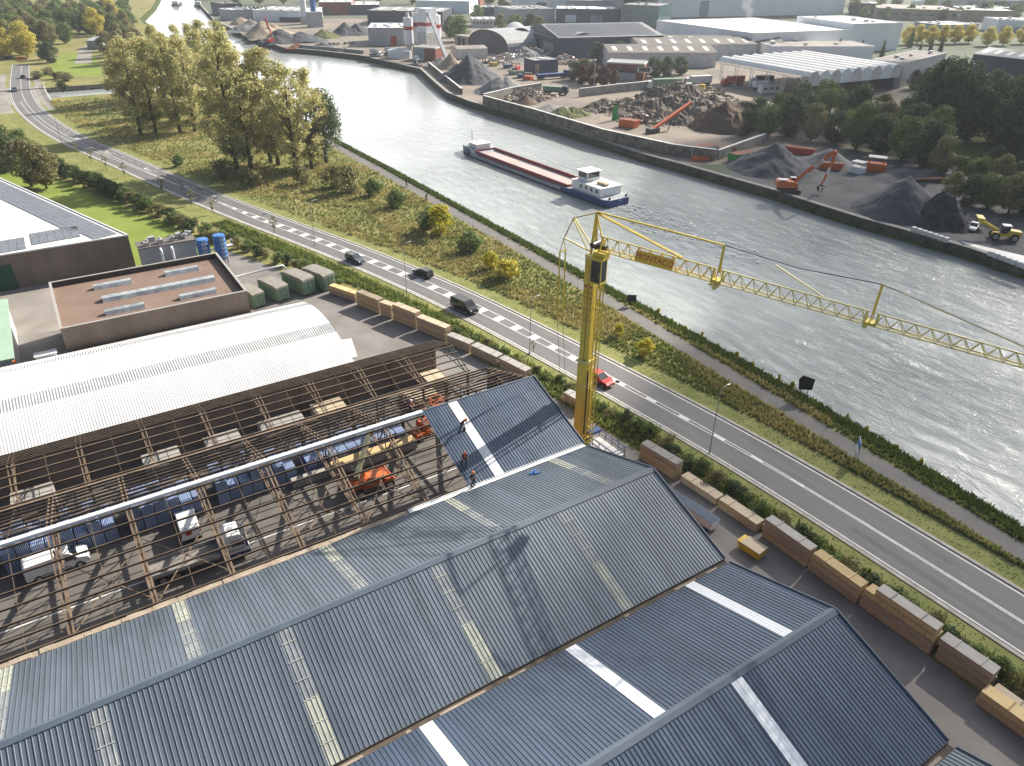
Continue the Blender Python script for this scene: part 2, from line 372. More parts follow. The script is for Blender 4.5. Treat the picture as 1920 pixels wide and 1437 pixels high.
def dense(pts, step):
    pts = [Vector((p[0], p[1])) for p in pts]; res = []
    for a, b in zip(pts, pts[1:]):
        k = max(1, int((b-a).length/step))
        for i in range(k): res.append(a+(b-a)*i/k)
    res.append(pts[-1]); return res
def smooth_line(pts, it=2):
    pts = [Vector((p[0], p[1])) for p in pts]
    for _ in range(it):
        n = [pts[0]]
        for a, b in zip(pts, pts[1:]): n += [a*0.75+b*0.25, a*0.25+b*0.75]
        n.append(pts[-1]); pts = n
    return pts
def ribbon(mb, a, b, z, m=0):
    o = len(mb.v)
    for p, q in zip(a, b): mb.v += [(p[0], p[1], z), (q[0], q[1], z)]
    for i in range(len(a)-1): mb.f.append((o+2*i, o+2*i+1, o+2*i+3, o+2*i+2)); mb.m.append(m)
def wall_line(mb, pts, z0, z1, th, m=0):
    a = offset_line(pts, th/2); b = offset_line(pts, -th/2)
    mb.prism([*a, *b[::-1]], z0, z1, m)
# ================================================================== THE SETTING
WZ = -1.6          # water level
FZ = 0.6           # level of the far bank
V2 = lambda p: Vector((p[0], p[1]))
# near crest of the canal bank, far quay line
crest = [(31.0, -300), (31.2, -20), (32.3, 10), (34.3, 30), (35.0, 60), (35.2, 110), (35.2, 170), (34.8, 210), (36, 260), (38, 327)]
crest2 = [(39, 351), (42, 450), (48, 600), (52, 657), (78, 760), (107, 897), (150, 1050), (420, 2600)]
FWpx = [(1920, 524), (1800, 483), (1717, 459), (1612, 429), (1519, 399), (1440, 372), (1350, 346), (1275, 324), (1200, 303), (1140, 283), (1065, 258), (990, 234), (915, 213), (880, 202), (838, 185), (813, 163), (788, 139), (726, 125), (676, 113), (600, 104), (533, 98), (505, 88), (452, 70), (400, 42), (378, 17), (365, 0)]
quay = [(92, -300), (98, 0)]+[tuple(V2(at(*q, WZ))) for q in FWpx]+[(190, 1100), (480, 2600)]
def qx(y): return interp([Vector(q) for q in quay], y)
def interp(pts, y):
    for a, c in zip(pts, pts[1:]):
        if a.y <= y <= c.y: return a.x+(c.x-a.x)*(y-a.y)/(c.y-a.y)
    return pts[0].x if y < pts[0].y else pts[-1].x
def along(y0, y1, d): return [(p[0]+d, p[1]) for p in quay if y0 <= p[1] <= y1]
g = MB()
g.prism([(-700, -300), *crest, (-700, 327)], -4.0, 0.0, 0, bottom=False)
g.prism([(-2500, 351), *crest2, (-2500, 2600)], -4.0, 0.0, 0, bottom=False)
struct(g.build('ground', ['meadow']))
g = MB(); g.prism([*quay[::-1], (2600, -300), (2600, 2600)][::-1] if False else [*quay, (3200, 2600), (3200, -300)], -4.0, FZ, 0, bottom=False)
struct(g.build('far_ground', ['far_town']))
# water
wm = bpy.data.materials.new('water'); wm.use_nodes = True; n = wm.node_tree; b = n.nodes['Principled BSDF']
b.inputs['Base Color'].default_value = (0.34, 0.365, 0.355, 1); b.inputs['Roughness'].default_value = 0.09
b.inputs['Specular IOR Level'].default_value = 0.62; b.inputs['IOR'].default_value = 1.36
t = n.nodes.new('ShaderNodeTexCoord'); p = n.nodes.new('ShaderNodeMapping'); p.inputs['Rotation'].default_value = (0, 0, math.radians(-32)); p.inputs['Scale'].default_value = (1.0, 0.42, 1)
z1 = n.nodes.new('ShaderNodeTexNoise'); z1.inputs['Scale'].default_value = 0.5; z1.inputs['Detail'].default_value = 7; z1.inputs['Roughness'].default_value = 0.70; z1.inputs['Distortion'].default_value = 0.6
z2 = n.nodes.new('ShaderNodeTexNoise'); z2.inputs['Scale'].default_value = 0.02; z2.inputs['Detail'].default_value = 4
# calmer to the north in the lee of the trees, wind-ruffled to the south
sx = n.nodes.new('ShaderNodeSeparateXYZ'); mr = n.nodes.new('ShaderNodeMapRange')
mr.inputs['From Min'].default_value = 95; mr.inputs['From Max'].default_value = 230; mr.inputs['To Min'].default_value = 1.0; mr.inputs['To Max'].default_value = 0.16
n.links.new(t.outputs['Object'], sx.inputs[0]); n.links.new(sx.outputs['Y'], mr.inputs['Value'])
ad = n.nodes.new('ShaderNodeMath'); ad.operation = 'MULTIPLY'
mr2 = n.nodes.new('ShaderNodeMapRange'); mr2.inputs['From Min'].default_value = 0.3; mr2.inputs['From Max'].default_value = 0.7; mr2.inputs['To Min'].default_value = 0.22; mr2.inputs['To Max'].default_value = 1.35
n.links.new(t.outputs['Object'], z2.inputs['Vector']); n.links.new(z2.outputs['Fac'], mr2.inputs['Value'])
n.links.new(mr.outputs['Result'], ad.inputs[0]); n.links.new(mr2.outputs['Result'], ad.inputs[1])
mu = n.nodes.new('ShaderNodeMath'); mu.operation = 'MULTIPLY'
n.links.new(t.outputs['Object'], p.inputs['Vector']); n.links.new(p.outputs['Vector'], z1.inputs['Vector'])
n.links.new(z1.outputs['Fac'], mu.inputs[0]); n.links.new(ad.outputs['Value'], mu.inputs[1])
bp = n.nodes.new('ShaderNodeBump'); bp.inputs['Strength'].default_value = 1.0; bp.inputs['Distance'].default_value = 0.72
n.links.new(mu.outputs['Value'], bp.inputs['Height']); n.links.new(bp.outputs['Normal'], b.inputs['Normal'])
M['water'] = wm
g = MB(); g.quad((-300, -400, WZ), (900, -400, WZ), (900, 2800, WZ), (-300, 2800, WZ)); struct(g.build('canal_water', ['water']))
# sloping near bank
g = MB()
for c in (crest, crest2):
    a = dense(c, 6); bq = offset_line(a, -4.6)
    random.seed(3)
    bq = [q+Vector((random.uniform(-.5, .5), 0)) for q in bq]
    mid = [(p0*0.6+q*0.4) for p0, q in zip(a, bq)]
    o = len(g.v)
    for p0, m0, q in zip(a, mid, bq): g.v += [(p0.x, p0.y, 0.012), (m0.x, m0.y, -0.45), (q.x, q.y, -2.1)]
    for i in range(len(a)-1):
        for k in (0, 1): g.f.append((o+3*i+k, o+3*i+k+1, o+3*i+k+4, o+3*i+k+3)); g.m.append(0)
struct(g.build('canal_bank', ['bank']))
# basin walls
g = MB(); g.bx(-700, 40, 350.6, 351.2, -3, 0.25); struct(g.build('basin_wall', ['old_quay']))
def up_face(o):
    if o.data.polygons[0].normal.z < 0: o.data.flip_normals()
    return o
def sheet(name, pts, z, m): return struct(up_face(MB().add([(p[0], p[1], z) for p in pts], [tuple(range(len(pts)))]).build(name, [m], fix=False)))
sheet('demolition_yard', [*along(135, 640, .4), (250, 560), (300, 420), (330, 240), (250, 150), (165, 122), (126, 122)], FZ+0.004, 'far_dirt')
sheet('coal_yard', [(97.5, -60), *along(0, 134, .4), (128, 122), (150, 118), (168, 100), (155, 70), (150, 40), (150, -60)], FZ+0.008, 'coal_dirt')
sheet('far_meadow', [(160, 60), (172, 100), (190, 140), (320, 190), (420, 150), (420, -60), (160, -60)], FZ+0.006, 'bank')
sheet('quay_strip', [(98.5, -60), *along(0, 62, 1.6), (qx(62)+3, 62), (qx(50)+6, 50), (qx(20)+6.5, 20), (104, -60)], FZ+0.013, 'whitecoat')

# ---------------------------------------------------------------- road
Lpx = [(1920, 1225.6), (1440, 913), (1210, 780), (895, 608.8), (844, 581), (765.4, 547.5), (698.3, 518.3), (640, 493.5), (400, 400), (306, 360), (230, 328), (175, 300), (120, 278), (75, 250), (45, 225), (27, 200), (20, 175), (20, 150), (24, 120)]
Rpx = [(1920, 1118), (1440, 830), (1347, 780), (917, 560.6), (858.8, 533), (800, 506.7), (733, 479), (683, 460), (460, 380), (411, 360), (313, 316), (250, 290), (190, 267), (140, 245), (100, 220), (72, 198), (57, 175), (54, 150), (54, 120)]
Lg = [V2(at(*q)) for q in Lpx]; Rg = [V2(at(*q)) for q in Rpx]
Lg = [Vector((19.6, -90)), Vector((18.9, -30))]+Lg; Rg = [Vector((26.4, -90)), Vector((25.7, -30))]+Rg
YS = [-90+4*i for i in range(131)]
cen = [Vector(((interp(Lg, y)+interp(Rg, y))/2, y)) for y in YS]
for _ in range(14): cen = [cen[0]]+[(a+c*2+d)/4 for a, c, d in zip(cen, cen[1:], cen[2:])]+[cen[-1]]
def rl(d, y0=-90, y1=430):   # line parallel to the road, d metres to the right of its centre
    seg = [c for c in cen if y0 <= c.y <= y1]
    return offset_line(seg, -d)
def rc(y, d=0.0):
    i = min(range(len(cen)-1), key=lambda k: abs(cen[k].y-y)); a, c = cen[i], cen[i+1]
    t = (c-a).normalized(); f = (y-a.y)/(c.y-a.y); q = a+(c-a)*f
    return q+Vector((t.y, -t.x))*d, t
def ribb(name, d0, d1, z, m, y0=-90, y1=430):
    g = MB(); ribbon(g, rl(d0, y0, y1), rl(d1, y0, y1), z); return struct(g.build(name, [m]))
ribb('road_verge', -9.5, 7.2, 0.006, 'verge', -90, 320)
ribb('road', -3.75, 3.75, 0.012, 'asphalt')
g = MB()
for s in (-1, 1):
    a = rl(s*4.15, -90, 326); c = rl(s*3.75, -90, 326); mid = zip(a, c)
    o = len(g.v)
    for q, k in zip(a, c): g.v += [(q.x, q.y, 0.0), (q.x, q.y, 0.09), (k.x, k.y, 0.09), (k.x, k.y, 0.0)]
    for i in range(len(a)-1):
        for j in range(3): g.f.append((o+4*i+j, o+4*i+j+1, o+4*i+j+5, o+4*i+j+4)); g.m.append(0)
struct(g.build('kerb', ['kerb']))
g = MB()
for d in (-2.55, -1.0, 1.55, 2.95): ribbon(g, rl(d-.28), rl(d+.28), 0.0135)
struct(g.build('road_wear', ['road_wear']))
rp_ = random.Random(14); g = MB()
for k in range(16):
    y = rp_.uniform(-10, 230); d = rp_.choice((-2.9, -1.7, 1.9, 2.8)); L_ = rp_.uniform(2, 11); w_ = rp_.uniform(.25, .6)
    ys = [y+L_*i/4 for i in range(5)]; ribbon(g, [rc(q, d-w_)[0] for q in ys], [rc(q, d+w_)[0] for q in ys], 0.0148+.00004*k)
struct(g.build('road_patch', ['road_patch']))
g = MB(); zp = 0.016
for d in (-3.4, 3.4): ribbon(g, rl(d-.09), rl(d+.09), zp)
def taper(y, a, y0, b_, y1): return a+(b_-a)*min(1, max(0, (y-y0)/(y1-y0)))
def lo(y): return taper(y, 0.0, 26, -0.28, 44) if y < 52 else (taper(y, -0.28, 52, -0.62, 76) if y < 150 else taper(y, -0.62, 150, 0.3, 166))
def hi(y): return taper(y, 0.22, 26, 0.32, 44) if y < 52 else (taper(y, 0.32, 52, 1.15, 80) if y < 140 else taper(y, 1.15, 140, 0.3, 166))
for fn in (lo, hi):
    ys = [-90+3*i for i in range(86)]
    a = [rc(y, fn(y)-.07)[0] for y in ys]; c = [rc(y, fn(y)+.07)[0] for y in ys]; ribbon(g, a, c, zp)
y = 55.0
while y < 162:
    a = [rc(y+k, lo(y+k)+.07)[0] for k in (0, 1.35)]; c = [rc(y+k, hi(y+k)-.07)[0] for k in (0, 1.35)]
    ribbon(g, a, c, zp+.002); y += 4.1
y = 27.0
while y < 54:
    a = [rc(y+k, lo(y+k)+.07)[0] for k in (0, 1.6)]; c = [rc(y+k, hi(y+k)-.07)[0] for k in (0, 1.6)]
    ribbon(g, a, c, zp+.002); y += 5.4
for fn, a0, a1 in ((lambda y: 0.3, 166, 430), (lambda y: taper(y, 0.3, 180, -1.2, 240), 180, 330)):
    ys = [a0+4*i for i in range(int((a1-a0)/4))]
    ribbon(g, [rc(y, fn(y)-.07)[0] for y in ys], [rc(y, fn(y)+.07)[0] for y in ys], zp)
y = 168
while y < 300:                                           # dashes and arrows of the turning lanes
    ribbon(g, [rc(y, 1.9)[0], rc(y+2, 1.9)[0]], [rc(y, 2.02)[0], rc(y+2, 2.02)[0]], zp); y += 5
for y in (178, 200, 224, 246):
    q, tt = rc(y, 1.2); nn = Vector((tt.y, -tt.x))
    P3 = lambda u, v: (q.x+tt.x*u+nn.x*v, q.y+tt.y*u+nn.y*v, zp+.004)
    g.add([P3(0, -.1), P3(3, -.1), P3(3, .1), P3(0, .1)], [(0, 1, 2, 3)]); g.add([P3(3, -.5), P3(4.4, 0), P3(3, .5)], [(0, 1, 2)])
struct(g.build('road_marking', ['paint'], fix=False))
g = MB()
for y0, y1 in ((-90, 320),): ribbon(g, rl(-9.5, y0, y1), rl(-10.3, y0, y1), -0.1)
# tow path
pl = [(27.6, -120), (28.4, -10), (29.4, 15), (30.6, 45), (32.0, 80), (32.4, 110), (32.4, 170), (32, 210), (33, 260), (35, 326)]
pa = dense(smooth_line(pl, 2), 5); pb = offset_line(pa, -2.7)
g = MB(); ribbon(g, pa, pb, 0.014); struct(g.build('towpath', ['path']))
# bridge over the basin
g = MB()
a = rl(-10.5, 318, 360); c = rl(8.5, 318, 360); g.prism([*a, *c[::-1]], -0.9, 0.004)
struct(g.build('bridge_deck', ['concrete']))
g = MB()
for d in (-10.3, 8.3):
    s_ = rl(d, 316, 362)
    for q, k in zip(s_, s_[1:]):
        for z in (0.5, 1.0): g.beam((q.x, q.y, z), (k.x, k.y, z), .12, .1)
        g.beam((q.x, q.y, 0), (q.x, q.y, 1.05), .12, .12)
tag(g.build('bridge_railing', ['white']), 'white railings along both sides of the far road bridge over the side basin', 'railing')
g = MB()
for q in ((-9.5, -5.0), (5.0, 7.6)): ribbon(g, rl(q[0], 300, 400), rl(q[1], 300, 400), 0.02)
struct(g.build('bridge_pavement', ['yard_pale']))
# yard slabs and the lawn
sheet('yard', [(-150, -80), (11.0, -80), (11.0, 25), (10.0, 34), (9.4, 41), (8.0, 55), (5.2, 68), (2.2, 80), (-0.6, 92), (-3.4, 103), (-6.5, 108), (-10.5, 121.6), (-14.5, 132), (-31, 133), (-150, 133)], 0.008, 'yard')
sheet('yard_apron', [(-49.8, 112.2), (-44.5, 111.2), (-44, 132), (-60, 133), (-60, 113)], 0.012, 'yard_pale')
sheet('lawn', [(-120, 133.5), (-31, 133.5), (-15.5, 133.5), (-20.9, 153.9), (-28.1, 175.3), (-36.4, 201.4), (-43, 221.8), (-57, 243), (-120, 290)], 0.010, 'lawn')
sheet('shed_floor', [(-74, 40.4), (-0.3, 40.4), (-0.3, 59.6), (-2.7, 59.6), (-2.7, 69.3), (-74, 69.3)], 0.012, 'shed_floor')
# shadows of cloud: a broken cumulus between the sun and the south-east of the site
def cloud(name, poly, alt, seed):
    rnd = random.Random(seed); off = SDIR*(alt/SDIR.z); mb = MB()
    cx = sum(p[0] for p in poly)/len(poly); cy = sum(p[1] for p in poly)/len(poly)
    top = []; bot = []
    pts = [Vector((p[0], p[1], 0)) for p in dense(poly+[poly[0]], 14)[:-1]]
    nr = 5; grid = []
    for k in range(nr+1):
        f = 1-k/nr*0.999; ring = []
        for q in pts:
            v = Vector((cx, cy, 0))+(q-Vector((cx, cy, 0)))*f
            nzv = noise.noise(v*0.02+Vector((seed, 0, 0)))
            h = 46*math.sqrt(max(0, 1-f*f))*(1+0.7*nzv)
            v += Vector((noise.noise(v*0.03)*9, noise.noise(v*0.03+Vector((9, 9, 9)))*9, 0))
            ring.append((v, h))
        grid.append(ring)
    N = len(pts)
    for sgn in (1, -0.25):
        o = len(mb.v)
        for ring in grid:
            for v, h in ring: mb.v.append(tuple(v+off+Vector((0, 0, h*sgn))))
        for k in range(nr):
            for j in range(N):
                j2 = (j+1) % N; mb.f.append((o+k*N+j, o+k*N+j2, o+(k+1)*N+j2, o+(k+1)*N+j)); mb.m.append(0)
    return struct(mb.build(name, ['cloud'], smooth=True))
cm_ = bpy.data.materials.new('cloud'); cm_.use_nodes = True; n = cm_.node_tree
ms = n.nodes.new('ShaderNodeMixShader'); tr = n.nodes.new('ShaderNodeBsdfTransparent'); ms.inputs[0].default_value = 0.44
n.nodes['Principled BSDF'].inputs['Base Color'].default_value = (.9, .9, .9, 1); n.nodes['Principled BSDF'].inputs['Roughness'].default_value = 1
n.links.new(tr.outputs[0], ms.inputs[1]); n.links.new(n.nodes['Principled BSDF'].outputs[0], ms.inputs[2])
n.links.new(ms.outputs[0], n.nodes['Material Output'].inputs['Surface']); M['cloud'] = cm_
cloud('cloud', [(-16, -60), (-12, 0), (-4, 16), (4, 30), (14, 36), (30, 52), (60, 78), (105, 125), (120, 150), (150, 158), (185, 176), (250, 176), (330, 190), (380, 150), (340, 60), (240, -20), (120, -80)], 420, 4)
# ================================================================== THE SHEDS
SW, GAP, EZ, RISE, S4W, S4R = 19.5, 0.555, 5.5, 3.34, 9.9, 1.7
PITCHR = 1/3.0
def corr(mb, x0, x1, e, r, t0=0.0, t1=1.0, pitch=PITCHR, h=0.045, m=0, lift=0.0):
    """trapezoidal sheeting between eave e=(y,z) and ridge r=(y,z), from t0 to t1 up the slope"""
    e = Vector((0, e[0], e[1])); r = Vector((0, r[0], r[1])); d = r-e
    nrm = Vector((1, 0, 0)).cross(d).normalized()
    if nrm.z < 0: nrm = -nrm
    prof = []; k0 = int(math.floor(x0/pitch+1e-6)); x = x0
    fr = [(0.0, 0), (0.76, 0), (0.82, 1), (0.94, 1)]
    xs = []
    k = k0-1
    while k*pitch < x1+pitch:
        for f, u in fr:
            xx = k*pitch+f*pitch
            if x0-1e-6 <= xx <= x1+1e-6: xs.append((xx, u))
        k += 1
    if not xs: return
    if xs[0][0] > x0+1e-4: xs.insert(0, (x0, 0))
    if xs[-1][0] < x1-1e-4: xs.append((x1, 0))
    o = len(mb.v)
    for xx, u in xs:
        off = nrm*(u*h+lift)
        a = e+d*t0+off; c = e+d*t1+off
        mb.v += [(xx, a.y, a.z), (xx, c.y, c.z)]
    for i in range(len(xs)-1): mb.f.append((o+2*i, o+2*i+2, o+2*i+3, o+2*i+1)); mb.m.append(m)

def gable_shed(name, label, y0, x0, x1, near_strips, far_strips, mats, strip_new=True, group=None, half_old=True):
    root = thing(name, label, 'warehouse', (0, 0, 0), 0, group)
    yr = y0+SW/2; zr = EZ+RISE
    for side, strips, ye in (('near', near_strips, y0), ('far', far_strips, y0+SW)):
        g = MB(); x = x0
        for s in sorted(strips):
            corr(g, x, s-.5, (ye, EZ), (yr, zr)); x = s+.5
        corr(g, x, x1, (ye, EZ), (yr, zr))
        g.build('roof_slope', [mats[0]], root, fix=False)
        for s in strips:
            if strip_new == 'new':
                q = MB(); corr(q, s-.5, s+.5, (ye, EZ), (yr, zr), h=0.012, lift=0.03)
                q.build('skylight', ['rooflight_new'], root, fix=False)
            else:
                q = MB(); cut = 0.44 if side == 'near' else 0.36
                corr(q, s-.5, s+.5, (ye, EZ), (yr, zr), 0.0, cut, lift=0.012, m=0)
                corr(q, s-.5, s+.5, (ye, EZ), (yr, zr), cut-.01, 1.0, lift=0.004, m=1)
                a = Vector((0, ye, EZ)); c = Vector((0, yr, zr))
                for f in (0.14, 0.28, cut, 0.58, 0.72, 0.86):
                    p0 = a+(c-a)*f; q.beam((s-.52, p0.y, p0.z+.045), (s+.52, p0.y, p0.z+.045), 0.07, 0.02, 0)
                q.build('skylight', ['rooflight', 'rooflight_old'], root, fix=False)
    g = MB()                                                      # ridge cap
    for sgn in (-1, 1):
        w_ = 0.36; yy = yr+sgn*w_; zz = zr-w_*RISE/(SW/2)
        g.add([(x0, yr, zr+.12), (x1+.06, yr, zr+.12), (x1+.06, yy, zz+.085), (x0, yy, zz+.085)], [(0, 1, 2, 3)])
        g.add([(x0, yy, zz+.085), (x1+.06, yy, zz+.085), (x1+.06, yy, zz+.03), (x0, yy, zz+.03)], [(0, 1, 2, 3)])
    g.build('ridge_cap', ['slate_cap'], root, fix=False)
    g = MB()                                                      # barge boards at the open end
    for ye in (y0, y0+SW):
        g.beam((x1+.03, ye, EZ+.02), (x1+.03, yr, zr+.06), 0.10, 0.22)
    g.build('barge_board', ['slate_cap'], root)
    g = MB()
    g.add([(x1-.12, y0+.1, 0), (x1-.12, y0+SW-.1, 0), (x1-.12, y0+SW-.1, EZ-.1), (x1-.12, yr, zr-.12), (x1-.12, y0+.1, EZ-.1)], [(0, 1, 2, 3, 4)])
    g.add([(x0+.12, y0+.1, 0), (x0+.12, y0+SW-.1, 0), (x0+.12, y0+SW-.1, EZ-.1), (x0+.12, yr, zr-.12), (x0+.12, y0+.1, EZ-.1)], [(0, 1, 2, 3, 4)])
    for ye in (y0+.12, y0+SW-.12): g.quad((x0, ye, 0), (x1-.13, ye, 0), (x1-.13, ye, EZ-.12), (x0, ye, EZ-.12))
    g.build('wall', ['brick'], root, fix=False)
    return root
X0 = -74.0
gable_shed('warehouse', 'dark blue metal roofed shed in the foreground with four clean white rooflight strips', 0.0, X0, 0.0, [-10.75, -34.9, -59], [-4.7, -16.87, -28.95, -41], ['slate_new', ], 'new')
gable_shed('warehouse', 'slate blue metal roofed shed with weathered yellowish rooflight strips, beside the open steel frame', 20.055, X0, 0.0, [-10.75, -23, -35.05, -47.05, -59], [-4.6, -16.55, -28.75, -40.85, -52.7, -64.8], ['slate_sheet'], 'old')
gable_shed('warehouse', 'shed corner with ribbed blue roof cut off by the bottom right edge of the photo', -20.055, X0, 0.0, [], [], ['slate_sheet'], 'old')
def valley(y, label, x0=X0, x1=-0.05, m='gutter'):
    g = MB(); g.bx(x0, x1, y+.03, y+GAP-.03, EZ-.18, EZ-.14, 0)
    for yy in (y+.03, y+GAP-.03): g.bx(x0, x1, yy-.02, yy+.02, EZ-.14, EZ+.0, 0)
    rnd = random.Random(int(y*10))
    for k in range(26):
        x = rnd.uniform(x0, x1); L = rnd.uniform(.3, 1.6); g.bx(x-L, x, y+.08, y+GAP*.55, EZ-.139, EZ-.125+rnd.uniform(0, .02), 1)
    tag(g.build('valley_gutter', [m, 'mortar']), label, 'gutter')
valley(19.5, 'dirty brown valley gutter between the two slate blue roofs')
valley(-0.555, 'valley gutter at the foot of the dark blue roof in the bottom right corner')
g = MB(); g.bx(X0, -20.6, 39.62, 40.35, 4.7, EZ-.1, 0)           # masonry valley under the open frame
rnd = random.Random(5)
for k in range(150):
    x = rnd.uniform(X0, -21); L = rnd.uniform(.3, 1.8); g.bx(x-L, x, 39.64+rnd.uniform(0, .1), 40.0+rnd.uniform(0, .33), EZ-.1, EZ-.07+rnd.uniform(0, .05), 0)
tag(g.build('valley_wall', ['mortar']), 'crumbling sandy masonry ledge between the weathered blue roof and the bare frame', 'wall')
g = MB(); g.bx(-20.5, -.1, 39.6, 40.12, EZ-.10, EZ-.04); g.bx(-20.5, -.1, 40.10, 40.16, EZ-.04, EZ+.06)
g.bx(-20.5, -.1, 39.58, 39.63, EZ-.04, EZ+.04)
tag(g.build('valley_gutter', ['white']), 'new white metal gutter at the foot of the half built roof', 'gutter')

# ---------------------------------------------------------------- shed being re-roofed
root = thing('steel_frame_shed', 'half stripped shed of rusty trusses with new blue sheets at its right end', 'shed frame', (0, 0, 0))
y0, yr, y1, zr = 40.1, 49.85, 59.6, EZ+RISE
TX = [-0.35-6.0*k for k in range(13)]
def pt(y, y0=y0, yr=yr, y1=y1, zr=zr):
    return EZ+(zr-EZ)*((y-y0)/(yr-y0) if y <= yr else (y1-y)/(y1-yr))
for x in TX:
    g = MB(); L, H = 0.10, 0.10
    for dx in (-.17, .17):                                       # paired angle chords
        g.beam((x+dx, y0+.2, EZ-.12), (x+dx, yr, zr-.2), .12, .16); g.beam((x+dx, yr, zr-.2), (x+dx, y1-.2, EZ-.12), .12, .16)
    for dx in (-.1, .1): g.beam((x+dx, y0+.2, EZ-.35), (x+dx, y1-.2, EZ-.35), .11, .14)
    ys_ = [y0+.2+(y1-y0-.4)*k/10 for k in range(11)]
    for k in range(10):
        a, c = ys_[k], ys_[k+1]
        lo_, hi_ = EZ-.35, pt(c)-.2
        if c <= yr: g.beam((x, a, EZ-.35), (x, c, hi_), .10, .10); g.beam((x, c, EZ-.35), (x, c, hi_), .08, .08)
        else: g.beam((x, a, pt(a)-.2), (x, c, EZ-.35), .10, .10); g.beam((x, c, EZ-.35), (x, c, hi_), .08, .08)
    g.build('truss', ['steel_old'], root)
    for yy, s in ((y0+.35, 1), (y1-.35, -1)):
        g = MB(); g.bx(x-.17, x+.17, yy-.2, yy+.2, 0, EZ-.3); co_ = g.build('column', ['steel_old'], root)
        g = MB(); g.beam((x, yy, 3.4), (x, yy+s*2.2, EZ-.4), .07, .07)  # knee braces
        if x < -12: g.beam((x, yy, 3.4), (x+1.7, yy, EZ-.3), .07, .07); g.beam((x, yy, 3.4), (x-1.7, yy, EZ-.3), .07, .07)
        g.build('brace', ['steel_old'], co_)
for side in (0, 1):
    for k in range(9 if side else 8):
        f = (k+.18)/(8.6 if side else 7.5)
        y = y0+(yr-y0)*f if not side else y1-(y1-yr)*f
        z = pt(y); g = MB(); x1 = -.15
        s = -1 if not side else 1
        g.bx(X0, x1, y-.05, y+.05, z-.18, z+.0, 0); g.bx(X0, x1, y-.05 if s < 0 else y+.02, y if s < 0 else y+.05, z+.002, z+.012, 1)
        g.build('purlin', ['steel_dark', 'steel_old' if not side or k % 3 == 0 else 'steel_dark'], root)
rnd = random.Random(11)                                          # sag rods and loose laths
for x in TX[:-1]:
    xm = x-3.0; g = MB()
    g.beam((xm, y0+.4, pt(y0+.4)-.1), (xm, yr, zr-.1), .035, .035); g.beam((xm, yr, zr-.1), (xm, y1-.3, EZ-.05), .035, .035)
    g.build('sag_rod', ['steel_old'], root)
    for k in range(3):
        yy = rnd.uniform(yr+1.2, y1-1); L = rnd.uniform(1.2, 4.5); xx = x-rnd.uniform(0, 5)
        MB().beam((xx, yy, pt(yy)+.09), (xx-L, yy+rnd.uniform(-.7, .7), pt(yy)+.06), .08, .04).build('lath', ['steel_old'], root)
for a, c in ((-36.1, -42.1), (-42.1, -48.1), (-24.2, -30.2), (-18.2, -24.2)):   # wind bracing between trusses
    g = MB(); g.beam((a, yr-.5, EZ-.3), (c, y0+.8, EZ-.3), .08, .06); g.beam((c, yr-.5, EZ-.34), (a, y0+.8, EZ-.34), .08, .06)
    g.build('wind_brace', ['steel_old'], root)
g = MB(); g.bx(X0, -14.0, yr-.22, yr+.22, zr+.03, zr+.10); g.bx(X0, -14.0, yr-.24, yr-.20, zr-.16, zr+.03)
g.build('ridge_strip', ['white'], root)
g = MB(); corr(g, -14.0, -10.97, (y0, EZ), (yr, zr), lift=.03); corr(g, -9.93, .02, (y0, EZ), (yr, zr), lift=.03)
g.build('roof_slope', ['slate_new'], root, fix=False)
g = MB(); corr(g, -10.97, -9.93, (y0, EZ), (yr, zr), h=.02, lift=.04); g.build('skylight', ['white'], root, fix=False)
g = MB(); g.beam((.05, y0, EZ+.05), (.05, yr, zr+.08), .09, .2); g.bx(-14, .05, yr-.02, yr+.16, zr+.05, zr+.10); g.build('barge_board', ['slate_cap'], root)
g = MB(); g.bx(-.14, -.04, y0+.3, y1-.3, 0, EZ-.45); g.build('wall', ['brick'], root)
# ---------------------------------------------------------------- smaller open frame behind
root = thing('steel_frame_shed', 'narrow open shed of bare purlins between the half built roof and the white barrel roof', 'shed frame', (0, 0, 0))
a0, a1 = 59.75, 69.5; ar = (a0+a1)/2; az = EZ+S4R; xe = -2.6
p4 = lambda y: EZ+(az-EZ)*((y-a0)/(ar-a0) if y <= ar else (a1-y)/(a1-ar))
for k in range(12):
    x = -3.1-6.0*k if k else -3.0
    g = MB()
    for dx in (-.2, .2):
        g.beam((x+dx, a0+.1, EZ-.1), (x+dx, ar, az-.15), .09, .14); g.beam((x+dx, ar, az-.15), (x+dx, a1-.1, EZ-.1), .09, .14)
    g.beam((x, a0+.1, EZ-.3), (x, a1-.1, EZ-.3), .1, .1)
    for j in range(1, 9):
        y = a0+(a1-a0)*j/9; g.beam((x, y, EZ-.3), (x, y+(.9 if j < 5 else -.9), p4(y)-.12), .05, .05)
    g.build('truss', ['steel_old'] if k else ['green_steel'], root)
    for yy in (a0+.15, a1-.2): MB().bx(x-.12, x+.12, yy-.12, yy+.12, 0, EZ-.25).build('column', ['steel_old'], root)
for side in (0, 1):
    for k in range(5 if not side else 7):
        f = (k+.2)/(4.6 if not side else 6.4); y = a0+(ar-a0)*f if not side else a1-(a1-ar)*f
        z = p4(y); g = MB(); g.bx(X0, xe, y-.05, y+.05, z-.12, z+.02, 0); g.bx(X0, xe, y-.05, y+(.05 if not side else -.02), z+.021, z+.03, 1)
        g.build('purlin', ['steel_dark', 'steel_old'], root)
for k in range(11): MB().beam((-6.1-6*k, a0+.3, p4(a0+.3)), (-6.1-6*k, ar, az-.05), .03, .03).build('sag_rod', ['steel_old'], root)
g = MB(); g.bx(X0, xe, a1-.12, a1+.12, 0, 4.6); g.build('wall', ['precast'], root)
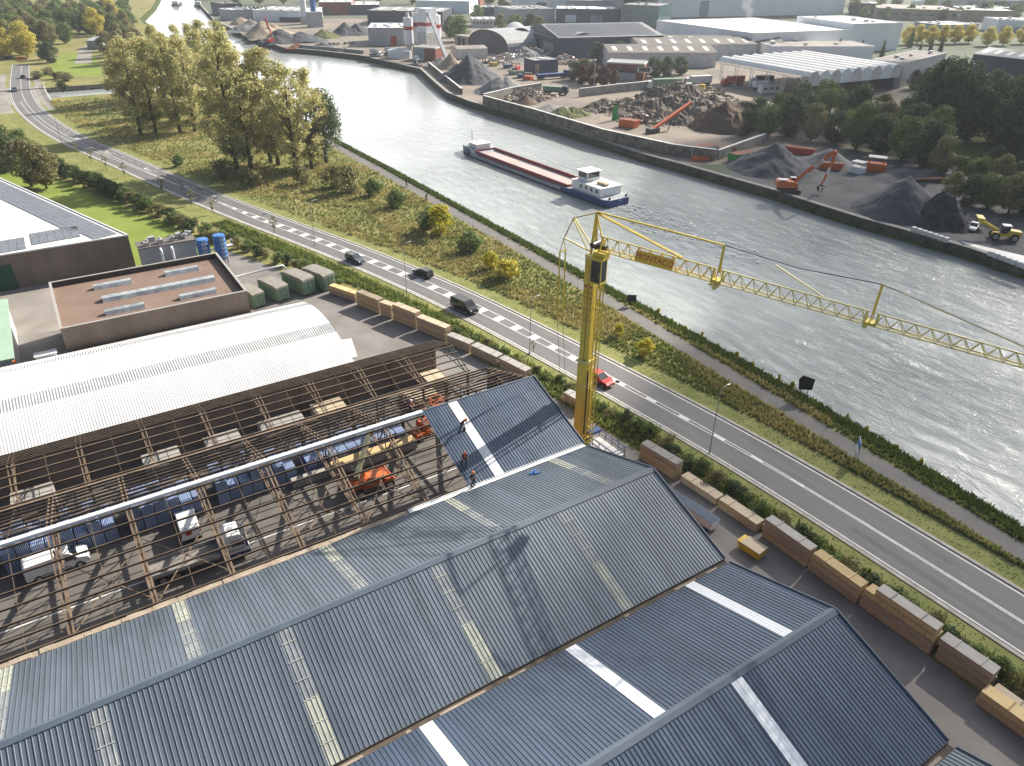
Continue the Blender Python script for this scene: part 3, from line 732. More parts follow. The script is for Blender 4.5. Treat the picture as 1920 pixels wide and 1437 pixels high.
g = MB(); g.bx(X0, xe, a0-.12, a0+.1, EZ-.25, EZ-.05, 0); g.bx(X0, xe-.5, a0-.3, a0-.14, EZ-.12, EZ+.0, 1); g.build('eaves_beam', ['steel_old', 'mortar'], root)
# ---------------------------------------------------------------- white barrel roof shed
root = thing('barrel_roof_shed', 'long shed with a white corrugated barrel roof and two grey translucent bands', 'shed', (0, 0, 0))
b0, b1, ez, ri, bx1 = 70.3, 91.5, 5.0, 2.3, -13.6
def arc(f): 
    y = b0+(b1-b0)*f; return Vector((0, y, ez+ri*(1-(2*f-1)**2)))
def barrel(mb, f0, f1, x0, x1, pitch, h, m, lift=0.0, seg=3):
    xs = []; k = int(x0/pitch)-1
    while k*pitch < x1:
        for fr_, u in ((0, 0), (.5, 1)):
            xx = k*pitch+fr_*pitch
            if x0 <= xx <= x1: xs.append((xx, u))
        k += 1
    fs = [f0+(f1-f0)*i/seg for i in range(seg+1)]; o = len(mb.v)
    for xx, u in xs:
        for f in fs: q = arc(f); mb.v.append((xx, q.y, q.z+u*h+lift))
    for i in range(len(xs)-1):
        for j in range(seg): mb.f.append((o+i*(seg+1)+j, o+(i+1)*(seg+1)+j, o+(i+1)*(seg+1)+j+1, o+i*(seg+1)+j+1)); mb.m.append(m)
g = MB()
for f0, f1 in ((0, .27), (.375, .74), (.83, 1.0)): barrel(g, f0, f1, X0, bx1, .3, .035, 0, 0.0, 5)
g.build('roof', ['white_sheet'], root, fix=False)
for f0, f1 in ((.27, .375), (.74, .83)):
    g = MB(); barrel(g, f0, f1, X0, bx1, .3, .055, 0, -.012, 2); g.build('translucent_band', ['band_sheet'], root, fix=False)
g = MB(); g.beam((X0, b0-.1, ez-.02), (bx1, b0-.1, ez-.02), .2, .14); g.beam((X0, b1+.1, ez-.02), (bx1, b1+.1, ez-.02), .2, .14); g.build('gutter', ['steel_dark'], root)
g = MB()
N = 12
end = [(bx1-.1, b0+.1, 0), (bx1-.1, b1-.1, 0)]+[(bx1-.1, arc(1-i/N).y, arc(1-i/N).z-.1) for i in range(N+1)]
g.add(end, [tuple(range(len(end)))]); g.quad((X0, b0+.1, 0), (bx1-.1, b0+.1, 0), (bx1-.1, b0+.1, ez-.1), (X0, b0+.1, ez-.1)); g.quad((X0, b1-.1, 0), (bx1-.1, b1-.1, 0), (bx1-.1, b1-.1, ez-.1), (X0, b1-.1, ez-.1))
g.build('wall', ['precast'], root, fix=False)
g = MB(); g.beam((bx1, 71.0, 5.2), (bx1+.9, 75.2, 5.75), 1.3, .12); g.bx(bx1, bx1+.6, 71, 75, 4.0, 4.1); g.build('end_sheet', ['white'], root)
# ---------------------------------------------------------------- brown workshop with parapet and five rooflights
root = thing('workshop', 'brown precast workshop with a flat red-brown roof, dark parapet and five rooflights', 'workshop', (0, 0, 0))
wx0, wx1, wy0, wy1, wh = -44.2, -20.6, 92.6, 110.2, 8.0
g = MB()
for a in ((wx0, wx1, wy0, wy0+.25), (wx0, wx1, wy1-.25, wy1), (wx0, wx0+.25, wy0+.25, wy1-.25), (wx1-.25, wx1, wy0+.25, wy1-.25)): g.bx(a[0], a[1], a[2], a[3], 0, wh-.05)
for k in range(10): x = wx0+2.36*k+1.2; g.bx(x-.03, x+.03, wy0-.02, wy0+.01, 0, wh-.1)
g.build('wall', ['precast'], root)
g = MB(); g.bx(wx0+.25, wx1-.25, wy0+.25, wy1-.25, wh-1.05, wh-.8); g.build('roof', ['brown_roof'], root)
g = MB()
for a in ((wx0-.05, wx1+.05, wy0-.05, wy0+.28), (wx0-.05, wx1+.05, wy1-.28, wy1+.05), (wx0-.05, wx0+.28, wy0+.285, wy1-.285), (wx1-.28, wx1+.05, wy0+.285, wy1-.285)): g.bx(a[0], a[1], a[2], a[3], wh-.045, wh+.03)
g.build('coping', ['wood_grey'], root)
g = MB()
for a in ((wx0+.26, wx1-.26, wy1-.30, wy1-.26), (wx1-.30, wx1-.26, wy0+.3, wy1-.3)): g.bx(a[0], a[1], a[2], a[3], wh-.79, wh-.05)
g.build('parapet_dark_strip', ['steel_dark'], root)  # dark strips on the far and right inner faces of the parapet
def rl_box(x0, x1, y0_, y1_):
    g = MB(); z = wh-.8
    prof = [(y0_, z), (y1_, z), (y1_-.25, z+.55), ((y0_+y1_)/2, z+.75), (y0_+.25, z+.55)]
    o = len(g.v)
    for x in (x0, x1):
        for y, zz in prof: g.v.append((x, y, zz))
    n5 = 5
    for i in range(5): j = (i+1) % 5; g.f.append((i, j, 5+j, 5+i)); g.m.append(0)
    g.f += [(0, 1, 2, 3, 4), (5, 6, 7, 8, 9)]; g.m += [1, 1]
    k = x0+1.2
    while k < x1-.3:
        g.beam((k, y0_+.1, z+.25), (k, (y0_+y1_)/2, z+.80), .07, .05, 1); g.beam((k, y1_-.1, z+.25), (k, (y0_+y1_)/2, z+.80), .07, .05, 1); k += 1.2
    g.build('rooflight', ['dome_glass', 'offwhite'], root)
for nm in ((-38.4, -23.2, 100.4, 102.0), (-38.9, -33.9, 105.7, 106.9), (-29.2, -24.3, 105.9, 107.1), (-38.7, -33.7, 95.6, 96.8), (-29.1, -24.1, 95.7, 96.9)): rl_box(*nm)
# ---------------------------------------------------------------- white roofed hall at the left edge
root = thing('factory_hall', 'brown walled hall with a white flat roof edged by solar panels', 'hall', (0, 0, 0))
hp = [(-110, 132.2), (-30.9, 132.2), (-49.5, 187.5), (-128, 187.5)]; hh = 6.0
g = MB(); g.prism(hp, 0, hh-.02)
for k in range(14): x = -33.5-2.6*k; g.bx(x-.03, x+.03, 132.17, 132.21, 0, hh-.3)
g.build('wall', ['precast'], root)
g = MB(); c = Vector((-80, 160)); hin = [tuple(c+(Vector(q)-c)*.996) for q in hp]; g.prism(hin, hh-.01, hh+.03); g.build('roof', ['roof_white'], root)
g = MB(); pp = hp+[hp[0]]
for a, q in zip(pp, pp[1:]): g.beam((*a, hh+.09), (*q, hh+.09), .3, .22)
g.build('coping', ['offwhite'], root)
g = MB()
dirv = (Vector(hp[2])-Vector(hp[1])).normalized(); nv = Vector((-dirv.y, dirv.x))
for i in range(34):
    for j in range(5 if i > 9 else (5 if i > 3 else 4)):
        q = Vector(hp[1])+dirv*(2.2+i*1.6)+nv*(0.8+j*1.02)
        tt = [q, q+dirv*1.55, q+dirv*1.55+nv*.98, q+nv*.98]
        g.prism([tuple(a) for a in tt], hh+.08, hh+.14)
g.build('solar_panels', ['solar_pale'], root)
for bxx, byy, nx, ny in ((-39.2, 135.6, 6, 4), (-47.6, 133.6, 6, 4), (-56, 134, 5, 4)):
    g = MB()
    for i in range(nx):
        for j in range(ny): g.bx(bxx-i*1.25, bxx-i*1.25+1.2, byy+j*1.65-.1*i, byy+j*1.65+1.6-.1*i, hh+.08, hh+.14)
    g.build('solar_panels', ['solar_pale'], root)
g = MB(); g.bx(-56, -49.2, 132.08, 132.17, 0, 4.4); g.build('door', ['greendoor'], root)
# small plant room with ducts
root = thing('plant_room', 'small grey flat roofed plant room carrying vents and bent white ducts, beside two blue silos', 'building', (0, 0, 0))
g = MB(); g.bx(-30.0, -20.9, 127.4, 130.9, 0, 4.8); g.build('wall', ['panel_grey'], root)
g = MB(); g.bx(-30.2, -20.7, 127.2, 131.1, 4.81, 5.0); g.build('roof', ['roof_cement'], root)
g = MB(); rnd = random.Random(2)
for k in range(9): x = -29+rnd.uniform(0, 7.8); g.box((x, rnd.uniform(128, 130.4), 5.3), (rnd.uniform(.5, 1.3), rnd.uniform(.5, 1), .6+rnd.uniform(0, .5)), 0)
for k in range(4): x = -28.5+k*2.1; g.cyl((x, 128.6, 5.0), (x, 128.6, 6.0), .28, 10)
g.build('vent', ['galv'], root)
for x in (-26.8, -25.0):
    g = MB(); g.tube([(x, 127.4, 4.3), (x, 126.8, 4.5), (x, 126.5, 4.1), (x, 126.5, 2.0), (x+.2, 126.5, 0)], .22, 8); g.build('duct', ['white'], root, smooth=True)
# blue filter silos
def silo():
    r = thing('filter_silo', '', 'silo', (0, 0, 0))
    g = MB(); g.tube([(0, 0, 1.8), (0, 0, 5.4)], 1.05, 20); g.tube([(0, 0, .8), (0, 0, 1.8)], [.35, 1.05], 20); g.build('tank', ['blue_bright'], r, smooth=False)
    g = MB(); g.tube([(0, 0, 5.4), (0, 0, 5.7), (0, 0, 5.78)], [1.08, 1.0, .3], 20); g.build('lid', ['blue_bright'], r)
    g = MB()
    for a in (0, 1.57, 3.14, 4.71): g.beam((.8*math.cos(a), .8*math.sin(a), 0), (.95*math.cos(a), .95*math.sin(a), 2.6), .12, .12)
    g.build('legs', ['blue'], r)
    g = MB()
    for s in (-.25, .25): g.beam((s, -1.25, 0), (s, -1.25, 5.9), .06, .06)
    for k in range(16): g.beam((-.25, -1.25, .4+.34*k), (.25, -1.25, .4+.34*k), .04, .04)
    for k in range(5):
        z = 2.2+.75*k; g.tube([(.55*math.cos(a), -1.25-.5*math.sin(a)-.0, z) for a in [math.pi*i/6 for i in range(7)]], .03, 4)
    g.build('ladder', ['offwhite'], r)
    g = MB(); g.bx(1.0, 2.2, -.5, .5, 3.4, 3.46)
    for q in ((1.0, -.5), (2.2, -.5), (2.2, .5), (1.0, .5)): g.beam((*q, 3.4), (*q, 4.4), .05, .05)
    g.beam((1, -.5, 4.4), (2.2, -.5, 4.4), .05, .05); g.beam((2.2, -.5, 4.4), (2.2, .5, 4.4), .05, .05); g.build('platform', ['offwhite'], r)
    return r
s = silo(); s.location = (-20.1, 124.8, 0); tag(s, 'blue ladder-clad filter silo, the left one of the pair next to the plant room', 'silo', 'pair of blue silos')
s2 = copy_tree(s, (-17.3, 124.5, .35), .2, 'blue ladder-clad filter silo, the right one of the pair, nearest the hedge', group='pair of blue silos')
g = MB(); g.bx(-64, -50.1, 93.6, 115, 4.7, 5.0, 0); g.bx(-63.8, -50.4, 93.8, 114.8, 0, 4.69, 1)
r = thing('annex_hall', 'pale green flat roofed annex cut off by the left edge beside the brown workshop', 'hall')
MB().bx(-64, -50.1, 93.6, 115, 4.7, 5.0).build('roof', ['pale_green'], r)
MB().bx(-63.8, -50.4, 93.8, 114.8, 0, 4.69).build('wall', ['offwhite'], r)
MB().bx(-50.4, -50.2, 93.9, 95.2, 3.2, 4.4).build('gutter_box', ['orange'], r)
r = thing('dust_cabinet', 'small grey steel cabinet in the shaded corner between workshop and barrel roof', 'cabinet', (-46.6, 91.9, 0)); MB().bx(-1.2, 1.2, -.5, .6, 0, 5.4).build('body', ['galv'], r, bevel=.05); MB().bx(-1.3, 1.3, -.6, .7, 5.41, 5.5).build('lid', ['offwhite'], r)
# ================================================================== THE CRANE
CX, CY = 4.4, 46.2
JD = Vector((0.315, -0.949, 0)).normalized(); JN = Vector((-JD.y, JD.x, 0))
root = thing('tower_crane', 'yellow self-erecting tower crane lettered MONTACO standing beside the half built roof', 'crane', (0, 0, 0))
C3 = lambda s, n, z: Vector((CX, CY, 0))+JD*s+JN*n+Vector((0, 0, z))
Rj = Matrix((JD, JN, Vector((0, 0, 1)))).transposed()
def jbox(g, s, n, z, d, m=0): g.box(C3(s, n, z), d, m, Rj)
g = MB(); jbox(g, 0, 0, 6.2, (1.25, 1.25, 10.4)); jbox(g, 0, 0, 11.5, (1.5, 1.5, .3), 1)
for z in (3.5, 8.5): jbox(g, 0, 0, z, (1.32, 1.32, .12), 1)
g.build('lower_mast', ['crane', 'crane_worn'], root)
g = MB(); jbox(g, -.33, 0, 17.6, (.52, .95, 12.0)); jbox(g, .33, 0, 17.6, (.52, .95, 12.0)); jbox(g, 0, .05, 17.6, (.16, .7, 12.0), 1); jbox(g, 0, 0, 23.6, (1.15, 1.15, .3), 1)
g.build('upper_mast', ['crane', 'crane_worn'], root)
g = MB()                                                        # ladder mast on the right flank
for n_ in (-.28, .28):
    for s_ in (.95, 1.4): g.beam(C3(s_, n_, 1.6), C3(s_, n_, 20.6), .08, .08)
for k in range(24):
    z = 1.8+.8*k; g.beam(C3(.95, -.28, z), C3(1.4, .28, z+.4), .05, .05); g.beam(C3(.95, -.28, z), C3(.95, .28, z), .05, .05); g.beam(C3(1.4, -.28, z+.4), C3(1.4, .28, z), .05, .05)
for z in (3, 8, 12, 18): g.beam(C3(.5, 0, z), C3(1.4, 0, z), .12, .12)
g.build('ladder_mast', ['crane'], root)
g = MB(); g.tube([C3(.62, -.35, 2.0), C3(.62, -.35, 10.5)], .11, 8); g.tube([C3(.66, .3, 1.8), C3(.66, .3, 8)], .06, 6); g.build('erection_ram', ['dark_metal'], root)
g = MB()                                                        # base and ballast
jbox(g, -.4, 0, .75, (3.0, 2.2, .7)); jbox(g, -1.9, 0, 1.2, (1.2, 2.4, 1.5), 1)
for a, b_ in ((1, 1), (1, -1), (-1, 1), (-1, -1)): g.beam(C3(0, 0, .5), C3(a*2.1, b_*1.9, .35), .28, .28); jbox(g, a*2.1, b_*1.9, .15, (.7, .7, .3), 1)
g.build('base', ['crane', 'concrete'], root)
JZ = 24.5                                                       # jib
def jibw(s): return 0.95-0.010*s
def jibh(s): return 1.35-0.012*s
secs = [(0.9, 13.3), (13.9, 26.8), (27.4, 46.0)]
for a, c in secs:
    g = MB()
    for n_ in (-.5, .5): g.beam(C3(a, n_*jibw(a), JZ), C3(c, n_*jibw(c), JZ), .09, .09)
    g.beam(C3(a, 0, JZ+jibh(a)), C3(c, 0, JZ+jibh(c)), .10, .10)
    k = max(3, int((c-a)/1.15)); st = (c-a)/k
    for i in range(k):
        s0, s1 = a+i*st, a+(i+1)*st; sm = (s0+s1)/2
        for n_ in (-.5, .5):
            g.beam(C3(s0, n_*jibw(s0), JZ), C3(sm, 0, JZ+jibh(sm)), .055, .055); g.beam(C3(sm, 0, JZ+jibh(sm)), C3(s1, n_*jibw(s1), JZ), .055, .055)
        g.beam(C3(s0, -.5*jibw(s0), JZ), C3(s1, .5*jibw(s1), JZ), .05, .05); g.beam(C3(s1, -.5*jibw(s1), JZ), C3(s1, .5*jibw(s1), JZ), .05, .05)
    for s_ in (a+.15, c-.15):
        for n_ in (-.5, .5): g.beam(C3(s_, n_*jibw(s_), JZ-.05), C3(s_, 0, JZ+jibh(s_)), .14, .14)
    g.build('jib_section', ['crane_worn' if a > 1 else 'crane'], root)
for s_ in (13.6, 27.1):                                         # hinges with king posts
    g = MB(); jbox(g, s_, 0, JZ+.12, (.7, .95, .26)); g.beam(C3(s_, 0, JZ+.9), C3(s_+.1, 0, JZ+3.5), .16, .16)
    for n_ in (-.45, .45): g.beam(C3(s_, n_, JZ+.2), C3(s_+.1, 0, JZ+3.4), .07, .07); g.cyl(C3(s_-.3, n_*.9, JZ-.15), C3(s_-.3, n_*.3, JZ-.15), .22, 10, 1)
    g.build('king_post', ['crane', 'crane_worn'], root)
g = MB(); jbox(g, 13.4, 0, JZ-.3, (1.0, .8, .22)); g.cyl(C3(13.4, -.15, JZ-.6), C3(13.4, .15, JZ-.6), .24, 10); g.build('trolley', ['crane_worn'], root)
AP = C3(.1, 0, 28.1); RB = C3(-2.6, 0, 27.0)
g = MB()                                                        # apex frame
for n_ in (-.5, .5): g.beam(C3(0, n_*.9, 23.9), AP, .2, .2)
g.beam(C3(.9, 0, JZ+1.2), AP, .12, .12); g.beam(C3(0, -.2, 26.1), C3(0, .2, 26.1), .08, .08); g.build('apex_frame', ['crane'], root)
g = MB()
for n_ in (-.12, .12): g.beam(AP+JN*n_, C3(9.8, n_, JZ+1.35), .09, .12)
g.build('stay', ['crane'], root)
g = MB(); g.beam(AP+Vector((0, 0, .1)), C3(13.7, 0, JZ+3.5), .13, .15); g.build('stay', ['crane'], root)
MB().tube([C3(13.7, 0, JZ+3.5), C3(20.5, 0, JZ+3.1), C3(27.2, 0, JZ+3.5)], .035, 4).build('tie_rope', ['dark_metal'], root)
MB().beam(C3(18.5, 0, JZ+2.9), C3(23.0, 0, JZ+1.2), .1, .1).build('tie_bar', ['crane_worn'], root)
MB().tube([C3(27.2, 0, JZ+3.5), C3(40, 0, JZ+1.0)], .05, 4).build('tie_bar', ['crane_worn'], root)
g = MB()                                                        # rear frames
for n_ in (-.45, .45): g.beam(C3(-.4, n_, 24.2), RB+JN*n_*.3, .12, .12)
g.beam(AP, RB, .12, .12); RC = C3(-3.7, 0, 24.6); g.beam(RB, RC, .11, .11); g.beam(C3(-.5, 0, 24.0), RC, .12, .12); g.build('counter_frame', ['crane_worn'], root)
for n_ in (-.5, .5):
    g = MB(); g.beam(RC, C3(-3.8, n_, 23.2), .06, .06); g.beam(C3(-3.8, n_, 23.2), C3(-3.7, n_, 15.0), .11, .11); g.build('pendant_bar', ['crane'], root)
    MB().beam(C3(-3.7, n_, 15.0), C3(-2.3, n_, 2.0), .03, .03).build('pendant_rope', ['dark_metal'], root)
g = MB(); jbox(g, -3.8, 0, 23.2, (.12, 1.2, .12)); g.build('spreader', ['crane'], root)
g = MB(); jbox(g, 1.25, -.45, 24.1, (1.4, .9, .7), 0); jbox(g, .5, .5, 24.5, (1.6, .5, .5), 1); g.cyl(C3(.2, -.6, 24.9), C3(.2, .6, 24.9), .3, 10, 1); g.build('slewing_head', ['crane', 'dark_metal'], root)
# cab on the camera side of the mast
cab = MB(); cz0, cz1 = 21.4, 23.9; cs0, cs1 = .7, 2.0; cn = -.95
jbox(cab, 1.35, cn, cz1-.03, (1.4, 1.1, .16)); jbox(cab, 1.35, cn, cz0, (1.4, 1.1, .14)); jbox(cab, .72, cn, (cz0+cz1)/2, (.12, 1.1, cz1-cz0-.2))
for s_ in (.75, 1.98):
    for n_ in (cn-.5, cn+.5): jbox(cab, s_, n_, (cz0+cz1)/2, (.09, .09, cz1-cz0-.2))
cb = cab.build('cab', ['crane'], root)
g = MB(); jbox(g, 1.37, cn, (cz0+cz1)/2, (1.2, 1.0, cz1-cz0-.22)); g.build('cab_window', ['glass'], cb)
# lettered boards
g = MB(); pz = JZ+.62
def face(s, z, n): return C3(s, n, z)
for sgn in (-1,):
    lean = Vector((0, 0, 1))*jibh(7)+JN*(-sgn*.46); lean.normalize()
    o_ = C3(5.1, sgn*.56, JZ+.0); w_ = 4.1; h_ = 1.12
    nrm_ = JD.cross(lean)
    if nrm_.dot(JN*sgn) < 0: nrm_ = -nrm_
    pts_ = [o_, o_+JD*w_, o_+JD*w_+lean*h_, o_+lean*h_]
    g.add(pts_+[q-nrm_*.04 for q in pts_], [(0, 1, 2, 3), (7, 6, 5, 4), (0, 4, 5, 1), (1, 5, 6, 2), (2, 6, 7, 3), (3, 7, 4, 0)])
bd = g.build('name_board', ['board_orange'], root)
lettering('lettering', 'MONTACO', .80, 'crane_red', bd, frame(o_+JD*(w_/2)+lean*(h_/2)+nrm_*.012, JD, lean), .008, bold=0)
def vtext(n_, s_, nx, z):
    for i, ch in enumerate('MONTACO'):
        lettering('lettering', ch, .56, 'crane_red', um_, frame(C3(s_, n_, z-i*.64), nx, (0, 0, 1)), .006, bold=.003)
um_ = [c for c in kids(root) if c.name.startswith('upper_mast')][0]
# both lettered columns read from the west, one per mast leg
for n_, s_ in ((-.482, -.33), (-.482, .33)): vtext(n_, s_, JD, 20.3)
# blue railed platform beside the crane foot
pr_ = thing('work_platform', 'blue railed platform lying at the foot of the yellow crane', 'platform', (5.9, 43.4, 0), math.radians(93))
g = MB(); g.bx(-2.2, 2.2, -1.0, 1.0, .55, .63); g.build('deck', ['whitecoat'], pr_)
g = MB()
for y in (-1.0, 1.0):
    for z in (1.15, 1.7): g.beam((-2.2, y, z), (2.2, y, z), .06, .06)
for x in (-2.2, 2.2):
    for z in (1.15, 1.7): g.beam((x, -1, z), (x, 1, z), .06, .06)
for x in (-2.2, -1.1, 0, 1.1, 2.2):
    for y in (-1.0, 1.0): g.beam((x, y, .5), (x, y, 1.7), .06, .06)
g.build('railing', ['blue'], pr_)
g = MB(); g.bx(-2.3, -1.6, -1.05, 1.05, .1, .54); g.bx(1.6, 2.3, -1.05, 1.05, .1, .54); g.bx(-1.6, 1.6, -.2, .2, .3, .54); g.bx(1.7, 2.4, -.9, .9, 1.72, 2.0); g.build('chassis', ['blue'], pr_)

# ================================================================== TIMBER STACKS
def timber(label, x0, y0, x1, y1, wdt, layers, lh=.72, z0=0.12, grp=None, seed=0):
    """stack along the line (x0,y0)-(x1,y1) of its yard-side face"""
    a, c = Vector((x0, y0)), Vector((x1, y1)); d = c-a; L = d.length; ang = math.atan2(d.y, d.x)
    r = thing('timber_stack', label, 'timber stack', (x0, y0, 0), ang, grp)
    rnd = random.Random(seed)
    z = z0
    for m in layers:
        e0, e1 = rnd.uniform(-.06, .06), rnd.uniform(-.1, .1)
        side, top = m if isinstance(m, tuple) else (m, m)
        k = max(1, int(round(L/ rnd.choice((4.2, 5.4)))))
        g = MB()
        for i in range(k):
            g.bx(e0+L*i/k+.012, L+e1 if i == k-1 else L*(i+1)/k+e0-.012, rnd.uniform(-.03, .03), wdt+rnd.uniform(-.03, .03), z, z+lh-.07)
        for i in range(k):
            for q in (.25, .75):
                xx = L*(i+q)/k; g.bx(xx-.05, xx+.05, .03, wdt-.03, z+lh-.069, z+lh-.001)
        o_ = g.build('bundle', [side], r)
        o_.data.materials.append(M[top])
        for p_ in o_.data.polygons:
            if p_.normal.z > .9 and p_.center.z > z+lh*.5: p_.material_index = 1
        if rnd.random() < .7:
            g = MB(); xx = rnd.uniform(.3, L-1); g.bx(xx, xx+.35, -.036-.012, -.032, z+.3, z+.5); g.build('paper_label', ['white'], o_)
        z += lh
    g = MB()
    for q in (.12, .5, .88): g.bx(L*q-.06, L*q+.06, .02, wdt-.02, 0.0, z0-.001)
    for i, q in enumerate((.12, .5, .88)): MB().bx(L*q-.06, L*q+.06, .02, wdt-.02, 0.0, z0-.001).build('bearer', ['wood_old'], r)
    return r
WG = ('wood_old', 'wood_grey'); T = 'wood_tan'; NW = 'wood_new'; O = 'wood_old'
# frames run from the far end towards the camera with the yard on the local -y side: width grows to local +y (east)
timber('brown timber stack with a pale grey top, nearest to the blue platform', 9.2, 35.2, 8.5, 40.4, -1.15, [T, T, WG], .72, seed=1)
timber('low flat stack of pale boards beside the long white wrapped sheet pack', 9.9, 29.7, 9.5, 34.6, -1.2, ['wood_pale'], .9, seed=2)
timber('low tan stack with a pale top, right behind the yellow skip', 10.2, 24.6, 9.9, 29.4, -1.2, [(T, 'wood_pale')], 1.15, seed=3)
timber('three layer brown stack with a grey plank top beside the yellow skip', 10.5, 18.7, 10.4, 24.0, -1.1, [T, O, WG], .76, seed=4)
timber('stack with a bright yellow top layer over two brown layers', 10.6, 13.3, 10.55, 18.4, -1.15, [O, T, NW], .72, seed=5)
timber('tallest stack, four layers with a short grey upper course', 11.0, 6.5, 10.8, 13.0, -1.15, [T, O, NW], .72, seed=6)
timber('short grey topped bundle resting on the tallest timber stack', 11.0, 6.7, 10.8, 12.1, -1.1, [(NW, 'wood_grey')], .72, z0=.12+3*.72, seed=16)
timber('grey topped brown stack between the tallest stack and the bright new one', 11.3, 2.0, 11.1, 6.2, -1.2, [O, O, WG], .76, seed=7)
timber('bright new yellow timber stack cut off by the right edge of the photo', 10.0, -6.0, 9.8, 1.9, -1.15, [T, NW], .76, seed=8)
timber('pale narrow stack half hidden behind the bright yellow stack', 11.35, -6.0, 11.2, 1.6, -.8, ['wood_pale', 'wood_pale'], .62, seed=9)
grp = 'timber stacks along the far side of the yard'
timber('farthest timber stack, low and bright yellow on top, next to the green containers', -2.9, 97.6, -5.3, 103.3, -1.15, [O, NW], .75, seed=10)
timber('tan three layer stack second from the green containers', -1.4, 91.6, -3.1, 96.6, -1.2, [T, T, (T, 'wood_pale')], .8, seed=11)
timber('short narrow tan stack, third from the green containers', -.45, 88.9, -1.35, 91.0, -1.2, [T, T, (T, 'wood_pale')], .75, seed=12)
timber('brown four layer stack, fourth from the green containers', 1.2, 83.6, -.4, 88.4, -1.25, [T, T, O, ('wood_tan', 'wood_pale')], .68, seed=13)
timber('brown stack with a tan top beside the corner of the purlin frame', 3.1, 77.6, 1.25, 83.2, -1.25, [O, T, (O, 'wood_pale')], .76, seed=14)
for i, (a, c, lb) in enumerate((((4.4, 72.8), (3.0, 77.0), 'low grey topped stack next to the purlin frame corner'), ((5.8, 67.4), (4.5, 72.4), 'low grey topped stack outside the middle of the open frame end'), ((7.0, 62.0), (5.9, 67.0), 'low grey topped stack outside the ridge of the stripped shed'), ((8.8, 51.5), (8.2, 55.0), 'grey topped stack peeping out between the half built roof and the crane'))):
    timber(lb, *a, *c, -1.3, [O, WG], .72, seed=20+i)
# ---------------------------------------------------------------- sheet pack, skip
r = thing('sheet_pack', 'long pack of blue profiled sheets in white wrapping beside the shed gable', 'sheet pack', (7.0, 27.0, 0), math.radians(97))
g = MB(); g.bx(0, 9.0, -.65, .65, .35, 1.25); g.build('wrapping', ['white'], r, bevel=.04)
g = MB()
for k in range(6): g.bx(.02, 8.9, -.62+.21*k, -.62+.21*k+.12, 1.255, 1.30)
g.bx(.02, 8.9, -.64, .64, 1.20, 1.256); g.build('sheets', ['slate_new'], r)
for x in (.5, 3, 5.5, 8): MB().bx(x, x+.15, -.9, .9, 0, .34).build('bearer', ['blue'], r)
r = thing('skip', 'small yellow tipping skip covered with a pale board', 'skip', (7.9, 23.0, 0), math.radians(97))
g = MB(); g.side([(-1.2, .12), (1.0, .12), (1.35, .9), (-1.2, .9)], -.65, .65, 0); g.build('body', ['yellow'], r)
for y in (-.4, .4): MB().bx(-1.0, .9, y-.1, y+.1, 0, .11).build('runner', ['dark_metal'], r)
g = MB(); g.bx(-1.25, .9, -.72, .72, .905, .98); g.build('board_cover', ['wood_pale'], r)
# green roll-off containers
def container():
    r = thing('waste_container', '', 'container', (0, 0, 0))
    g = MB(); g.side([(-2.9, .25), (2.9, .25), (2.9, 2.3), (-2.9, 2.3)], -1.15, 1.15)
    for k in range(8): x = -2.5+.7*k; g.bx(x-.06, x+.06, -1.21, -1.151, .3, 2.2); g.bx(x-.06, x+.06, 1.151, 1.21, .3, 2.2)
    for y in (-.75, 0, .75): g.bx(-2.98, -2.901, y-.06, y+.06, .3, 2.2)
    g.build('body', ['green_box'], r)
    g = MB(); g.side([(-2.95, 2.301), (2.95, 2.301), (2.9, 2.6), (1.9, 2.78), (-1.9, 2.78), (-2.9, 2.6)], -1.17, 1.17, 0); g.build('cover', ['tarp'], r)
    for y in (-.5, .5): MB().bx(-2.9, 2.9, y-.09, y+.09, .02, .249).build('skid', ['dark_metal'], r)
    return r
c0 = container(); lab = ['green container with a dusty grey cover, half hidden behind the brown workshop', 'green container with a flat pale cover, second from the workshop', 'tall green container with a sagging cover, third from the workshop', 'dark stained green container nearest to the timber stacks']
for i, (px, py, rz, sc) in enumerate(((480, 572, 104, (.9, .9, .95)), (523, 560, 106, (.95, 1, 1)), (570, 548, 108, (1.02, 1.05, 1.12)), (608, 540, 109, (1, 1.05, 1.12)))):
    q = at(px, py); rz = math.radians(rz)
    loc = q+Vector((math.cos(rz), math.sin(rz), 0))*1.2
    if i == 0: c0.location = loc; c0.rotation_euler = (0, 0, rz); c0.scale = sc; tag(c0, lab[0], 'container', 'green waste containers in a row')
    else: copy_tree(c0, loc, rz, lab[i], sc, 'green waste containers in a row')
g = MB(); zz = 3.6; pts = [at(425, 540, 3.2), at(440, 520, 3.4), at(500, 505, 3.6), at(530, 498, 3.6), at(540, 508, 2.6)]; g.tube(pts, .18, 8)
tag(g.build('duct', ['galv'], smooth=True), 'grey extraction duct running over the green containers', 'duct')

